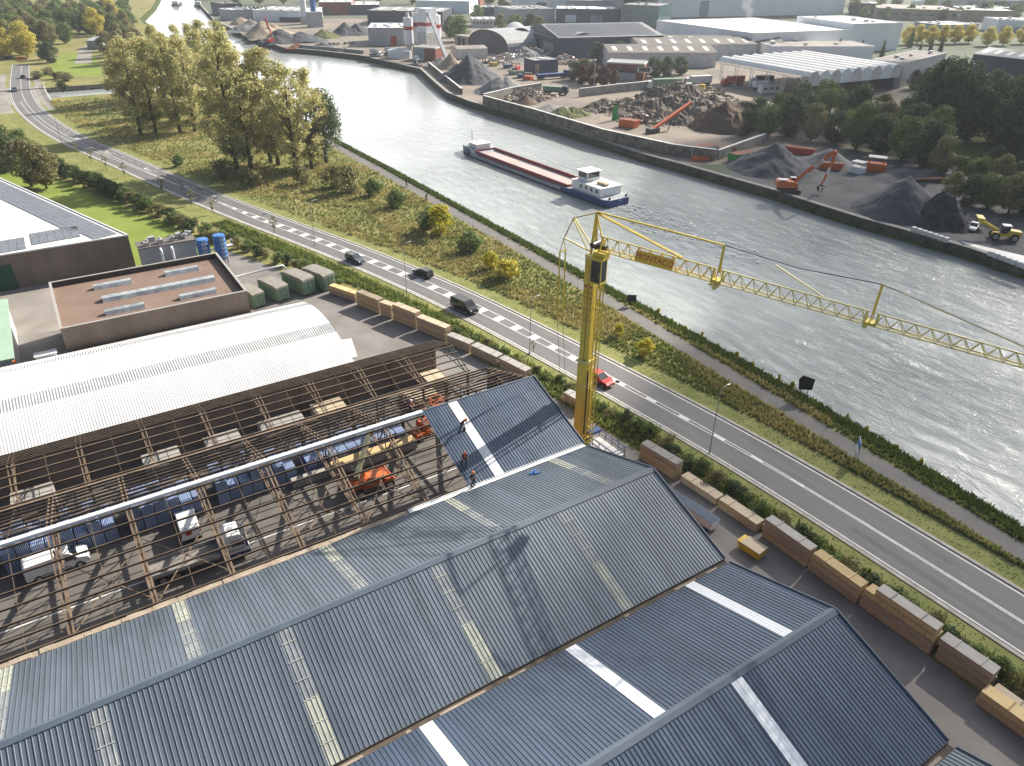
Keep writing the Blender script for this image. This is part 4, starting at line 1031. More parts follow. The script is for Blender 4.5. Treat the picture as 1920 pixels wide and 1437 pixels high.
# ================================================================== VEHICLES
def wheel(parent, x, y, r_, w_, m='tyre'):
    s = 1 if y > 0 else -1
    g = MB(); g.cyl((0, -w_/2, 0), (0, w_/2, 0), r_, 18); o = g.build('wheel', [m], parent, bevel=.02); o.location = (x, y, r_)
    g = MB(); g.cyl((0, s*(w_/2-.02), 0), (0, s*(w_/2+.012), 0), r_*.62, 12); g.build('rim', ['rim'], o)
    return o
def car(label, paint, wagon=False, cat='car', name='car', s=1.0):
    r = thing(name, label, cat)
    lower = [(-2.12, .28), (-2.2, .55), (-2.16, .86), (-1.95, .98), (-.9, 1.0), (.85, .96), (1.75, .84), (2.1, .68), (2.18, .45), (2.1, .26)]
    b_ = MB().side(lower, -.86, .86, 0, lambda x, z: (.93 if z < .35 else 1.0)*(1-.16*max(0, (abs(x)-1.5)/.7))).build('body', [paint], r, smooth=False, bevel=.07)
    xr = -1.75 if wagon else -1.15; xb = -2.05 if wagon else -1.95
    ins = lambda x, z: .96 if z < 1.2 else .76
    MB().side([(xb, .95), (xr, 1.40), (.05, 1.44), (1.0, .94)], -.80, .80, 0, ins).build('window', ['glass'], r, bevel=.03)
    MB().side([(xr-.05, 1.385), (xr, 1.425), (-.9, 1.475), (.02, 1.465), (.1, 1.425)], -.63, .63).build('roof', [paint], r, bevel=.02)
    for y in (-1, 1):
        g = MB()
        for (xa, za), (xc, zc), xi in (((.98, .95), (.05, 1.44), .04), ((-.35, .96), (-.4, 1.42), 0), ((xb+.05, .95), (xr, 1.41), 0)):
            g.beam((xa, y*.795, za), (xc, y*.625, zc), .05, .07)
        g.beam((-1.2, y*.632, 1.425), (.08, y*.632, 1.445), .05, .06); g.build('side_frame', [paint], r)
    for y in (-1, 1):
        MB().box((2.02, y*.58, .66), (.22, .34, .14)).build('headlight', ['lamp'], r, bevel=.02)
        MB().box((-2.1, y*.62, .78), (.16, .3, .16)).build('tail_light', ['tail'], r, bevel=.02)
        MB().box((.75, y*.95, .98), (.14, .18, .12)).build('mirror', [paint], r, bevel=.02)
    g = MB(); g.bx(2.13, 2.2, -.5, .5, .33, .52); g.build('grille', ['black'], r)
    MB().bx(2.15, 2.215, -.26, .26, .36, .46).build('number_plate', ['white'], r)
    for x in (-1.35, 1.35):
        for y in (-.80, .80): wheel(r, x, y, .32, .22)
    return r
def van(label, paint, cat='van', name='van', L=5.0, H=1.95, side_windows=False):
    r = thing(name, label, cat); h = L/2
    prof = [(-h, .35), (-h-.03, .9), (-h+.05, H-.12), (-h+.25, H), (h-1.75, H), (h-1.5, H-.06), (h-.82, 1.2), (h-.1, .98), (h+.02, .6), (h-.05, .3)]
    ins = lambda x, z: .97 if z < .45 else (1.0 if z < 1.1 else 1-.11*(z-1.1)/(H-1.1))
    MB().side(prof, -.97, .97, 0, ins).build('body', [paint], r, bevel=.07)
    def sy(z): return .97*(1-.11*(z-1.1)/(H-1.1))+.006
    for y in (-1, 1):
        g = MB(); ws = [(h-1.95, 1.12), (h-1.0, 1.12), (h-1.5, H-.28), (h-1.95, H-.28)]
        g.add([(x, y*sy(z), z) for x, z in ws], [(0, 1, 2, 3)]); g.build('side_window', ['glass'], r)
        if side_windows:
            for x0_, x1_ in ((-h+.3, -h+1.4), (-h+1.5, h-2.05)):
                MB().add([(x, y*sy(z), z) for x, z in ((x0_, 1.12), (x1_, 1.12), (x1_, H-.3), (x0_, H-.3))], [(0, 1, 2, 3)]).build('side_window', ['glass'], r)
        MB().box((h-.1, y*.7, .85), (.25, .3, .2)).build('headlight', ['lamp'], r, bevel=.02)
        MB().box((-h, y*.88, 1.1), (.08, .1, .45)).build('tail_light', ['tail'], r)
        MB().box((h-1.15, y*1.06, 1.2), (.12, .2, .24)).build('mirror', ['black'], r, bevel=.02)
        MB().add([(x, y*.976, z) for x, z in ((-h+1.3, .52), (h-1.9, .52), (h-1.9, .6), (-h+1.3, .6))], [(0, 1, 2, 3)]).build('trim_strip', ['black'], r)
    dx, dz = (h-1.5)-(h-.82), (H-.06)-1.2
    nx, nz = dz, -dx; q = math.hypot(nx, nz); nx, nz = abs(nx)/q*.008, abs(nz)/q*.008
    a = Vector((h-.86, 0, 1.24)); c = Vector((h-1.46, 0, H-.11))
    MB().add([(a.x+nx, -.86, a.z+nz), (a.x+nx, .86, a.z+nz), (c.x+nx, .78, c.z+nz), (c.x+nx, -.78, c.z+nz)], [(0, 1, 2, 3)]).build('windscreen', ['glass'], r)
    MB().bx(h-.06, h+.04, -.8, .8, .32, .55).build('bumper', ['black'], r); MB().bx(-h-.1, -h-.0, -.9, .9, .3, .5).build('bumper', ['black'], r)
    MB().bx(h+.03, h+.05, -.26, .26, .4, .5).build('number_plate', ['white'], r)
    for x in (-h+.95, h-.95):
        for y in (-.88, .88): wheel(r, x, y, .34, .24)
    return r
def place_on_road(o, y, d, flip):
    q, t = rc(y, d); o.location = (q.x, q.y, .016); o.rotation_euler = (0, 0, math.atan2(t.y, t.x)+(math.pi if flip else 0))
place_on_road(car('dark grey estate car in the near lane beyond the two others, driving towards the crane', 'cargrey', True), 115.3, -2.05, True)
place_on_road(car('black car in the far lane driving away beside the hatched markings', 'carblack', True), 101.8, 2.35, False)
place_on_road(van('black people carrier in the near lane opposite the timber stacks', 'carblack', 'van', 'van', 5.0, 1.95, True), 86.3, -1.75, True)
place_on_road(car('bright red hatchback passing behind the yellow crane mast', 'carred', False), 56.8, -1.9, True)
place_on_road(car('small pale car just before the far bridge', 'cargrey', True), 349, -2, True)
place_on_road(car('small dark car crossing the far bridge', 'carblack', True), 384, 1.2, False)
for i, (x, y, lb, p) in enumerate(((-39, 452, 'grey car waiting under the yellow trees at the far crossing', 'cargrey'), (-33.5, 446, 'dark red car at the far crossing beyond the bridge', 'carred'))):
    o = car(lb, p, True); o.location = (x, y, .02); o.rotation_euler = (0, 0, .1)
# vans and truck inside the stripped shed
o = van('long white panel van parked lengthwise under the bare purlins, far left', 'white', L=5.3, H=2.0); o.location = (-49.4, 55.75, .012); o.rotation_euler = (0, 0, math.radians(3))
o = van('compact white van seen from behind under the bare purlins, next to the flatbed truck', 'white', L=4.4, H=1.85); o.location = (-37.9, 55.0, .012); o.rotation_euler = (0, 0, math.radians(88))
MB().bx(-2.262, -2.257, -.1, .45, 1.05, 1.45).build('logo_patch', ['red'], o)
r = thing('flatbed_truck', 'white cabbed flatbed truck with an empty grey bed under the purlins', 'truck', (-38.2, 49.3, .012), math.radians(-3))
MB().bx(-4.4, 2.0, -1.2, 1.2, 1.0, 1.12).build('bed', ['yard_pale'], r)
for y in (-1.2, 1.2): MB().bx(-4.4, 2.0, y-.03, y+.03, 1.12, 1.5).build('side_board', ['galv'], r)
MB().bx(-4.46, -4.4, -1.2, 1.2, 1.0, 1.5).build('tail_board', ['offwhite'], r)
MB().bx(1.95, 2.05, -1.2, 1.2, 1.12, 2.2).build('headboard', ['blue'], r)
MB().bx(-4.2, 4.3, -.45, .45, .6, .99).build('chassis', ['dark_metal'], r)
c_ = MB().side([(2.5, .9), (2.5, 2.75), (2.9, 3.05), (4.0, 2.95), (4.55, 1.9), (4.7, 1.2), (4.7, .9)], -1.15, 1.15, 0, lambda x, z: 1 if z < 2 else .93).build('cab', ['white'], r, bevel=.08)
MB().bx(2.5, 4.68, -1.16, 1.16, .45, .89).build('skirt', ['blue'], r)
for y in (-1, 1): MB().add([(x, y*(1.156-.03*(z > 2)*1.5), z) for x, z in ((3.1, 1.75), (4.25, 1.75), (3.95, 2.35), (3.1, 2.35))], [(0, 1, 2, 3)]).build('side_window', ['glass'], c_)
MB().add([(4.62, -1.0, 1.85), (4.62, 1.0, 1.85), (4.12, .92, 2.8), (4.12, -.92, 2.8)], [(0, 1, 2, 3)]).build('windscreen', ['glass'], c_)
MB().cyl((3.3, .1, 3.0), (3.3, .1, 3.06), .3, 14).build('roof_hatch', ['galv'], c_)
lettering('lettering', 'Inbucon', .42, 'black', c_, frame((3.45, -1.165, 1.35), (1, 0, 0), (0, 0, 1)), .004)
for x in (-3.2, -2.0, 3.5):
    for y in (-1.0, 1.0): wheel(r, x, y, .48, .3)
for y in (-1, 1): MB().box((4.45, y*1.32, 1.9), (.2, .22, .5)).build('mirror', ['blue'], c_, bevel=.03)
# blue bundles along the far side of the stripped shed
bm_ = bpy.data.materials.new('blue_bundle'); bm_.use_nodes = True; n = bm_.node_tree; b = n.nodes['Principled BSDF']; b.inputs['Roughness'].default_value = .5
t = n.nodes.new('ShaderNodeTexCoord'); wv = n.nodes.new('ShaderNodeTexWave'); wv.inputs['Scale'].default_value = 2.2; wv.inputs['Distortion'].default_value = .4; wv.bands_direction = 'X'
rp = n.nodes.new('ShaderNodeValToRGB'); rp.color_ramp.elements[0].color = (.045, .085, .23, 1); rp.color_ramp.elements[1].color = (.42, .50, .64, 1); rp.color_ramp.elements[0].position = .45; rp.color_ramp.elements[1].position = .9
n.links.new(t.outputs['Object'], wv.inputs['Vector']); n.links.new(wv.outputs['Fac'], rp.inputs['Fac']); n.links.new(rp.outputs['Color'], b.inputs['Base Color']); M['blue_bundle'] = bm_
g = MB(); g.bx(-.54, .54, 0, 3.9, 0, 1)
bme = g.mesh('blue_bundle', ['blue_bundle'], bevel=.03); rnd = random.Random(21)
for k in range(48):
    x = -69.5+k*1.19
    if k in (13, 22, 29, 37): continue
    o = link('sheet_bundle', bme); o.location = (x, 57.05+rnd.uniform(-.25, .15), .01); o.scale = (1, 1, rnd.choice((2.6, 3.0, 3.2, 2.1, 3.1)) if k < 36 else 1.9)
    tag(o, 'upright blue striped bundle in the row standing along the middle of the stripped shed', 'bundle', 'blue striped bundles under the stripped roof')
defm('olive_paint', (.16, .165, .11), .6, scale=1)
# rotating telehandler
r = thing('telehandler', 'orange telehandler with black cab and raised olive boom inside the stripped shed', 'telehandler', (-19.9, 51.4, .012), math.radians(2))
MB().side([(-2.3, .75), (-2.35, 1.5), (-1.9, 1.95), (-.3, 2.05), (.6, 1.8), (1.9, 1.65), (2.35, 1.35), (2.4, .8)], -.85, .85).build('body', ['orange'], r, bevel=.12)
for y in (-1, 1): MB().side([(1.0, 1.2), (1.3, 1.62), (2.1, 1.6), (2.5, 1.2)], y*1.15-.2, y*1.15+.2).build('mudguard', ['orange'], r, bevel=.05)
c_ = MB().side([(-2.2, 1.55), (-2.1, 2.75), (-.9, 2.8), (-.5, 1.6)], .35, 1.25).build('cab', ['glass'], r, bevel=.05)
MB().bx(-2.15, -.85, .4, 1.2, 2.8, 2.88).build('cab_roof', ['black'], c_)
g = MB(); g.beam((-1.6, -.3, 2.3), (1.6, 3.4, 4.0), .5, .55); g.beam((.6, 2.25, 3.5), (3.0, 5.0, 4.7), .36, .4); g.build('boom', ['olive_paint'], r)
MB().box((3.1, 5.1, 4.5), (.7, .7, .5)).build('boom_head', ['dark_metal'], r)
for x in (-1.6, 1.7):
    for y in (-1.05, 1.05): wheel(r, x, y, .62, .5)
r = thing('beam_pack', 'grey sided pack of long yellowish beams lying behind the orange telehandler', 'beam pack', (-22.5, 55.1, 0), math.radians(2))
MB().bx(0, 10.2, 0, 1.5, .15, 1.25).build('wrapping', ['wood_grey'], r); MB().bx(.05, 10.1, .02, 1.48, 1.251, 1.33).build('beams', ['wood_new'], r)
for x in (1, 5, 9): MB().bx(x, x+.2, .05, 1.45, 0, .149).build('bearer', ['wood_old'], r)
for i, (x, y, L) in enumerate(((-27, 55.7, 14), (-52.5, 65.4, 5), (-40.0, 65.4, 4.8), (-33.4, 65.3, 4.8), (-27.2, 65.4, 5.2), (-20.6, 65.8, 4), (-9, 63.6, 4.4), (-5.6, 65.8, 2.6))):
    r = thing('slab_pile', ['long low grey pile behind the beam pack', 'grey slab pile in the far left bay of the narrow frame', 'grey gridded slab pile in the second bay of the narrow frame', 'grey slab pile in the third bay of the narrow frame', 'grey slab pile in the fourth bay of the narrow frame', 'small pale pile near the last trusses of the narrow frame', 'pale boards leaning in the last bay of the narrow frame', 'pale offcuts at the open corner of the narrow frame'][i], 'pile', (x, y, 0))
    for k in range(4 if i not in (0, 6) else 2):
        for j in range(max(1, int(L/1.3))): MB().bx(j*1.3+.03, j*1.3+1.26, k*.02, 3.0-k*.1 if i else .9, .1+k*.42, .1+k*.42+.38).build('slab', ['wood_grey' if i < 5 else 'wood_pale'], r)
# articulated boom lift rising through the ridge opening
r = thing('boom_lift', 'orange-red articulated boom lift whose basket rises through the ridge opening', 'boom lift', (-10.5, 57.6, .012), math.radians(196))
MB().bx(-1.6, 1.6, -.9, .9, .5, 1.1).build('chassis', ['orange'], r, bevel=.06); MB().bx(-1.5, .4, -.8, .8, 1.15, 2.0).build('turret', ['orange'], r, bevel=.08)
g = MB(); g.beam((-1.2, 0, 1.9), (.9, .9, 5.0), .35, .4); g.beam((.9, .9, 5.0), (2.6, 5.2, 7.7), .3, .34); g.build('boom', ['orange'], r)
g = MB()
for x in (2.1, 3.3):
    for y in (5.2, 6.2): g.beam((x, y, 7.8), (x, y, 8.9), .05, .05)
for z in (8.4, 8.9):
    g.beam((2.1, 5.2, z), (3.3, 5.2, z), .05, .05); g.beam((2.1, 6.2, z), (3.3, 6.2, z), .05, .05); g.beam((2.1, 5.2, z), (2.1, 6.2, z), .05, .05); g.beam((3.3, 5.2, z), (3.3, 6.2, z), .05, .05)
g.bx(2.1, 3.3, 5.2, 6.2, 7.75, 7.82); g.build('basket', ['orange'], r)
for x in (-1.1, 1.1):
    for y in (-.85, .85): wheel(r, x, y, .45, .3)
g = MB(); g.bx(-60, -10, 49.75, 49.9, .013, .018); struct(g.build('floor_line', ['paint']))

# ================================================================== STREET FURNITURE
lampp = thing('street_lamp', '', 'street lamp')
g = MB(); g.tube([(0, 0, 0), (0, 0, 1), (0, 0, 8.6)], [.09, .06, .04], 8); g.tube([(0, 0, 8.6), (.35, 0, 8.8), (1.1, 0, 8.85)], [.05, .04, .035], 6); g.build('pole', ['lamp_pole'], lampp, smooth=True)
MB().box((1.35, 0, 8.84), (.55, .2, .09)).build('lantern', ['galv'], lampp, bevel=.04)
labs = ['lamp post beside the near lane just left of the black people carrier', 'lamp post beside the road left of the crane pendants', 'lamp post with a pale lantern right of the crane foot, beside the near timber stacks', 'lamp post by the start of the ladder markings', 'lamp post opposite the tallest poplars', 'far lamp post by the left road bend']
for i, (px, py) in enumerate(((762.6, 551), (993, 665), (1330, 850), (591, 462), (342, 355), (118, 275))):
    q = at(px, py); a = math.atan2(rc(q.y)[1].y, rc(q.y)[1].x)-math.pi/2
    if i == 0: lampp.location = q; lampp.rotation_euler = (0, 0, a); tag(lampp, labs[0], None, 'street lamps along the road')
    else: copy_tree(lampp, q, a, labs[i], group='street lamps along the road')
r = thing('shipping_sign', 'dark shipping board turned on its corner at the canal edge below the jib', 'sign', at(1505, 745), math.radians(-42))
for x in (-.45, .45): MB().tube([(x, 0, -.3), (x, 0, 2.0)], .05, 6).build('post', ['dark_metal'], r)
a = 1.0; MB().side([(-a, 2.7), (-.55, 3.3), (a, 2.85), (a-.1, 1.25), (-.75, 1.15)], -.05, -.11).build('board', ['black'], r)
r = thing('shipping_sign', 'smaller dark board on two posts at the canal edge, right of the crane mast', 'sign', at(1183, 573), math.radians(-35))
for x in (-.5, .5): MB().tube([(x, 0, -.3), (x, 0, 1.2)], .05, 6).build('post', ['dark_metal'], r)
MB().bx(-.75, .75, -.1, -.05, .7, 1.9).build('board', ['black'], r)
r = thing('shipping_sign', 'blue and white information board beside the tow path at the right', 'sign', at(1603, 864), math.radians(222))
for x in (-.55, .55): MB().tube([(x, 0, -.2), (x, 0, 2.2)], .05, 6).build('post', ['galv'], r)
b_ = MB().bx(-.8, .8, -.1, -.05, 1.2, 2.9).build('board', ['blue_bright'], r); MB().bx(-.76, .76, -.106, -.1, 1.24, 1.9).build('panel', ['white'], b_)
MB().bx(-.8, .8, -.049, -.02, 1.2, 2.9).build('board_back', ['offwhite'], r)
r = thing('traffic_sign', 'small round blue traffic sign on the verge left of the yellow bush', 'sign', at(523, 396), math.radians(-95))
MB().tube([(0, 0, 0), (0, 0, 2.4)], .035, 6).build('post', ['galv'], r); MB().cyl((0, -.03, 2.2), (0, -.06, 2.2), .42, 18).build('disc', ['blue_bright'], r)
# fence along the shrub strip
def wire_fence(name, label, pts, h=1.5, step=3.0):
    pts = dense(pts, step); r = thing(name, label, 'fence', (pts[0].x, pts[0].y, 0))
    o0 = pts[0]; g = MB()
    for z in (.3, .8, 1.35): g.tube([(q.x-o0.x, q.y-o0.y, z) for q in pts], .012, 4)
    for q in pts: g.tube([(q.x-o0.x, q.y-o0.y, 0), (q.x-o0.x, q.y-o0.y, h)], .035, 5)
    g.build('wire', ['galv'], r)
    return r
wire_fence('wire_fence', 'thin wire fence between the timber stacks and the weedy verge', [(11.8, -30), (12.2, 2), (11.7, 14), (11.2, 26), (10.2, 36)])
# ================================================================== PLANTS
def leaves(name, mt, clumps, n, size, seed, up_bias=0.0, droop=0.0, shell=.55):
    rnd = random.Random(seed); wts = [c[1]**2 for c in clumps]; vs_ = []; fs = []
    for _ in range(n):
        c, rr = rnd.choices(clumps, wts)[0]
        v = Vector((rnd.gauss(0, 1), rnd.gauss(0, 1), rnd.gauss(0, 1))).normalized()
        f = shell+(1-shell)*rnd.random()**.7
        p_ = Vector(c)+Vector((v.x*rr, v.y*rr, v.z*rr*.85))*f
        if droop: p_.z -= droop*rnd.random()*rr
        nrm_ = (v+Vector((rnd.uniform(-1, 1), rnd.uniform(-1, 1), rnd.uniform(-.6, 1)+up_bias))*.9).normalized()
        a = nrm_.orthogonal().normalized(); b_ = nrm_.cross(a); th = rnd.random()*6.283
        a, b_ = a*math.cos(th)+b_*math.sin(th), b_*math.cos(th)-a*math.sin(th)
        s1 = size*rnd.uniform(.6, 1.35)*.5; s2 = s1*rnd.uniform(.55, 1)
        o = len(vs_); vs_ += [tuple(p_-a*s1-b_*s2*.6), tuple(p_+a*s1*.1-b_*s2), tuple(p_+a*s1+b_*s2*.5), tuple(p_-a*s1*.2+b_*s2)]
        fs.append((o, o+1, o+2, o+3))
    me = bpy.data.meshes.new(name); me.from_pydata(vs_, [], fs); me.materials.append(M[mt]); me.update(); return me
def tree(name, label, cat, H, trunk_r, clumps, n, size, mt, seed, limbs=12, bark='bark', base_z=None, group=None, **kw):
    r = thing(name, label, cat, (0, 0, 0), 0, group); rnd = random.Random(seed+99)
    g = MB(); lean = Vector((rnd.uniform(-.4, .4), rnd.uniform(-.4, .4), 0))
    top = H*.93
    tp = [Vector((0, 0, -.3)), Vector((0, 0, H*.12))+lean*.1, Vector((0, 0, H*.35))+lean*.5, Vector((0, 0, H*.6))+lean, Vector((0, 0, top))+lean*1.2]
    g.tube(tp, [trunk_r*1.25, trunk_r, trunk_r*.75, trunk_r*.5, .03], 7)
    cl = sorted(clumps, key=lambda c: rnd.random())[:limbs]
    for c, rr in cl:
        c = Vector(c); z0 = max(H*.12, c.z-max(1.0, (c.x**2+c.y**2)**.5*1.35)); z0 = min(z0, H*.8)
        s0 = Vector((0, 0, z0))+lean*(z0/H); mid = (s0*.45+c*.55)+Vector((0, 0, -.3)); k = trunk_r*.42*(1-z0/H*.6)
        g.tube([s0, mid, c], [k, k*.6, .03], 5)
    g.build('trunk', [bark], r, smooth=True)
    link('crown', leaves('crown', mt, clumps, n, size, seed, **kw), r)
    return r
def egg(seed, z0, z1, R, k, rmin, rmax, peak=.45, inner=.35):
    rnd = random.Random(seed); res = []
    for _ in range(k):
        f = rnd.random(); z = z0+(z1-z0)*f
        prof = math.sin(math.pi*min(1, max(0, (f/(2*peak) if f < peak else .5+(f-peak)/(2*(1-peak))))))
        rad = R*(.18+.82*prof)*rnd.uniform(inner, 1.0); a = rnd.random()*6.283
        res.append(((rad*math.cos(a), rad*math.sin(a), z), rnd.uniform(rmin, rmax)))
    return res
PROTO = {}
def proto(key, *a, **kw):
    o = tree(*a, **kw); o.location = (0, 0, 0); PROTO[key] = [o, False]; return o
def put(key, loc, sc, label, rz=None, group=None, cat=None, rnd=random.Random(77)):
    o, used = PROTO[key]; rz = rnd.random()*6.28 if rz is None else rz
    if not used:
        PROTO[key][1] = True; o.location = loc; o.rotation_euler = (0, 0, rz); o.scale = (sc,)*3 if not isinstance(sc, tuple) else sc
        tag(o, label, cat, group); return o
    return copy_tree(o, loc, rz, label, sc, group, cat)
for i in range(3):
    proto('poplar%d' % i, 'poplar_tree', 'x', 'tree', 27, .42, egg(10+i, 3.0, 26.5, 6.2, 84, 1.0, 2.0, .5), 7000, .50, 'leaf_poplar', 30+i, limbs=30, shell=.1)
for i in range(2):
    proto('decid%d' % i, 'deciduous_tree', 'x', 'tree', 13, .35, egg(20+i, 1.8, 12.2, 5.2, 55, 1.3, 2.3, .42, .5), 5200, .55, 'leaf_green', 40+i, limbs=10)
    proto('dark%d' % i, 'deciduous_tree', 'x', 'tree', 13, .35, egg(25+i, 1.2, 12.2, 5.4, 55, 1.3, 2.4, .42, .5), 5400, .55, 'leaf_dark', 45+i, limbs=8)
    proto('olive%d' % i, 'deciduous_tree', 'x', 'tree', 13, .3, egg(28+i, 2.0, 12.2, 4.8, 50, 1.2, 2.1, .45, .45), 4600, .55, 'leaf_olive', 48+i, limbs=12)
proto('gold', 'golden_tree', 'x', 'tree', 13, .3, egg(33, 2.0, 12.2, 5.2, 50, 1.4, 2.3, .42, .5), 5000, .55, 'leaf_gold', 52, limbs=8)
proto('willow', 'willow_tree', 'x', 'tree', 20, .5, egg(35, 4, 19, 4.6, 46, 1.3, 2.3, .6, .5), 6500, .5, 'leaf_willow', 54, limbs=14, droop=1.5)
proto('bush', 'bush', 'x', 'bush', 3, .08, egg(36, .5, 2.6, 1.5, 22, .45, .8, .4, .4), 1500, .26, 'leaf_green', 56, limbs=8)
proto('oliveb', 'bush', 'x', 'bush', 3, .08, egg(37, .4, 2.6, 1.7, 22, .45, .8, .35, .4), 1500, .24, 'leaf_olive', 57, limbs=10)
proto('yellowb', 'bush', 'x', 'bush', 3, .08, egg(38, .5, 2.7, 1.5, 22, .4, .75, .45, .4), 1600, .24, 'leaf_yellow', 58, limbs=8)
proto('darkb', 'bush', 'x', 'bush', 3, .08, egg(39, .3, 2.6, 1.6, 22, .45, .85, .4, .4), 1500, .26, 'leaf_dark', 59, limbs=6)
proto('rustb', 'hedge_tree', 'x', 'tree', 8, .2, egg(41, .8, 7.4, 3.0, 36, .9, 1.6, .4, .5), 3000, .42, 'leaf_rust', 61, limbs=6)
proto('cypress', 'cypress_tree', 'x', 'tree', 9, .15, [((.25*math.sin(k*2.4), .25*math.cos(k*2.4), .8+k*.42), max(.35, 1.35-k*.055)) for k in range(19)], 2200, .36, 'leaf_dark', 63, limbs=3)
proto('sapling', 'sapling', 'x', 'tree', 4, .06, egg(43, 1.4, 3.8, .8, 12, .25, .5, .5, .3), 150, .26, 'leaf_olive', 65, limbs=9, shell=.1)
rnd = random.Random(123)
J = lambda a: rnd.uniform(-a, a)
# --- poplars
pop = [((265, 255), 1.0, 'leftmost poplar of the front row on the meadow, its trunk leaning'), ((293, 250), .98, 'second poplar of the front row on the meadow, between two slimmer trunks'), ((338, 248), 1.03, 'third poplar of the front row on the meadow, with the thickest trunk'), ((366, 247), .98, 'fourth poplar of the front row on the meadow')]
for i, (p_, s_, lb) in enumerate(pop): put('poplar%d' % (i % 3), at(*p_), (s_*1.12, s_*1.12, s_), lb)
for i, (px, py, s_) in enumerate(((392, 222, .98), (405, 205, 1.05), (418, 225, 1.0), (380, 190, .95), (430, 200, 1.02), (350, 185, .92), (310, 180, .9), (270, 190, .85), (235, 195, .75))):
    put('poplar%d' % ((i+1) % 3), at(px, py), (s_, s_, s_), 'yellowing poplar in the loose grove behind the front row on the meadow', group='poplars behind the front row')
near = [((445, 318), 1.2, 'tall poplar at the left of the near clump by the road'), ((472, 322), 1.05, 'poplar with a bare grey crown in the near clump'), ((508, 305), 1.02, 'dark trunked poplar in the middle of the near clump'), ((522, 310), 1.06, 'second dark trunked poplar in the middle of the near clump'), ((555, 328), .95, 'bushy poplar at the road side of the near clump'), ((585, 318), .9, 'poplar at the canal end of the near clump, beside the willow')]
for i, (p_, s_, lb) in enumerate(near): put('poplar%d' % ((i+2) % 3), at(*p_), (s_*1.1, s_*1.1, s_), lb)
put('willow', at(612, 306), .98, 'dark grey-green willow at the canal end of the poplar clump')
# --- meadow bushes
BL = [('yellowb', 826, 440, 2.0, 'large yellow bush with a green side beside the tow path'), ('bush', 800, 432, 1.7, 'green bush leaning on the left of the large yellow bush'), ('yellowb', 950, 522, (2.0, 1.6, 1.15), 'low wide yellow bush on the meadow above the crane'), ('yellowb', 920, 505, (1.1, 1.1, 1.1), 'small yellow bush at the left end of the low wide yellow one'),
      ('bush', 745, 390, 1.5, 'round green bush by the tow path left of the yellow one'), ('bush', 880, 474, 1.5, 'green bush between the large and the low yellow bush'), ('bush', 702, 368, 1.5, 'green bush at the right of the large brown thicket'), ('oliveb', 655, 362, 2.3, 'large brown thicket on the meadow below the willow'), ('oliveb', 628, 352, 1.9, 'brown thicket at the foot of the willow'),
      ('yellowb', 1208, 668, (.95, .95, .9), 'yellow-green bush on the verge right of the crane mast'), ('yellowb', 1160, 632, (.6, .6, .7), 'small yellow bush just right of the crane mast'), ('oliveb', 470, 350, 1.7, 'brown thicket under the tall near poplars'), ('oliveb', 420, 335, 1.8, 'brown thicket left of the near poplar clump'), ('bush', 335, 312, 1.1, 'single green shrub on the meadow below the front poplars'), ('oliveb', 570, 345, 1.7, 'pale brown thicket under the canal end of the poplar clump'), ('darkb', 118, 172, 1.3, 'dark shrub on the basin edge by the bridge')]
for k, px, py, s_, lb in BL: put(k, at(px, py), s_, lb)
for i in range(14):
    y = 24+i*3.6+J(1); put('yellowb', (interp([Vector(c) for c in crest], y)+3.4+J(.5), y, -1.5), (.22+J(.07), .25+J(.07), .45+J(.12)), 'thin yellowing sapling at the water edge of the canal bank', group='saplings at the water edge')
# --- left trees and hedge
for k, px, py, s_, lb in (('olive0', 60, 350, .85, 'brownish tree on the lawn corner near the white roof'), ('olive1', 88, 354, .8, 'tree with a pale forked trunk on the lawn by the hedge'), ('dark0', 12, 320, .8, 'dark green tree at the left edge above the lawn'), ('decid0', 45, 300, .62, 'green tree between the road bend and the lawn trees'), ('decid1', 2, 290, .7, 'green tree at the left edge near the road bend')):
    put(k, at(px, py), s_, lb)
hed = dense([V2(at(105, 322)), V2(at(170, 350)), V2(at(250, 385)), V2(at(330, 420)), V2(at(400, 452))], 3.4)
for i, q in enumerate(hed):
    put(('darkb', 'bush', 'oliveb')[i % 3 if i > 8 else (0 if i % 3 else 1)], (q.x+J(.6), q.y+J(.6), 0), (1.25+J(.2), 1.25+J(.2), 1.45-.03*i+J(.15)), 'dark hedge shrub in the row between lawn and road verge', group='hedge shrubs beside the lawn')
hed = dense([V2(at(405, 455)), V2(at(470, 480)), V2(at(540, 508)), V2(at(620, 538))], 2.6)
for i, q in enumerate(hed):
    put(('bush', 'darkb', 'oliveb')[i % 3], (q.x+1.2+J(.5), q.y+J(.5), 0), (.8+J(.15), .8+J(.15), .75+J(.15)), 'low shrub in the weedy strip behind the green containers', group='low shrubs behind the containers')
i = 0; y = -12.0
while y < 100:
    x = interp([Vector((12.2, -20)), Vector((12.6, 10)), Vector((11.9, 25)), Vector((11.2, 40)), Vector((9.4, 58)), Vector((6.8, 70)), Vector((3.4, 82)), Vector((.4, 92)), Vector((-2.6, 102))], y)
    big = .75 if y < 48 else .5
    put(('bush', 'darkb', 'oliveb', 'bush')[i % 4], (x+1.1+J(.5), y, 0), (big+J(.15), big+J(.15), (.62 if y < 48 else .42)+J(.12)), 'weedy shrub between the timber stacks and the mown road verge', group='weedy shrubs behind the timber stacks')
    y += 2.1+J(.5); i += 1
for i, (px, py) in enumerate(((145, 293), (172, 305), (200, 318), (235, 333), (305, 362), (360, 385), (400, 402), (515, 437), (1265, 905), (1000, 660))):
    put('sapling', at(px, py), .95 if i < 8 else .5, 'thin young street tree on the mown verge beside the road', group='young street trees')
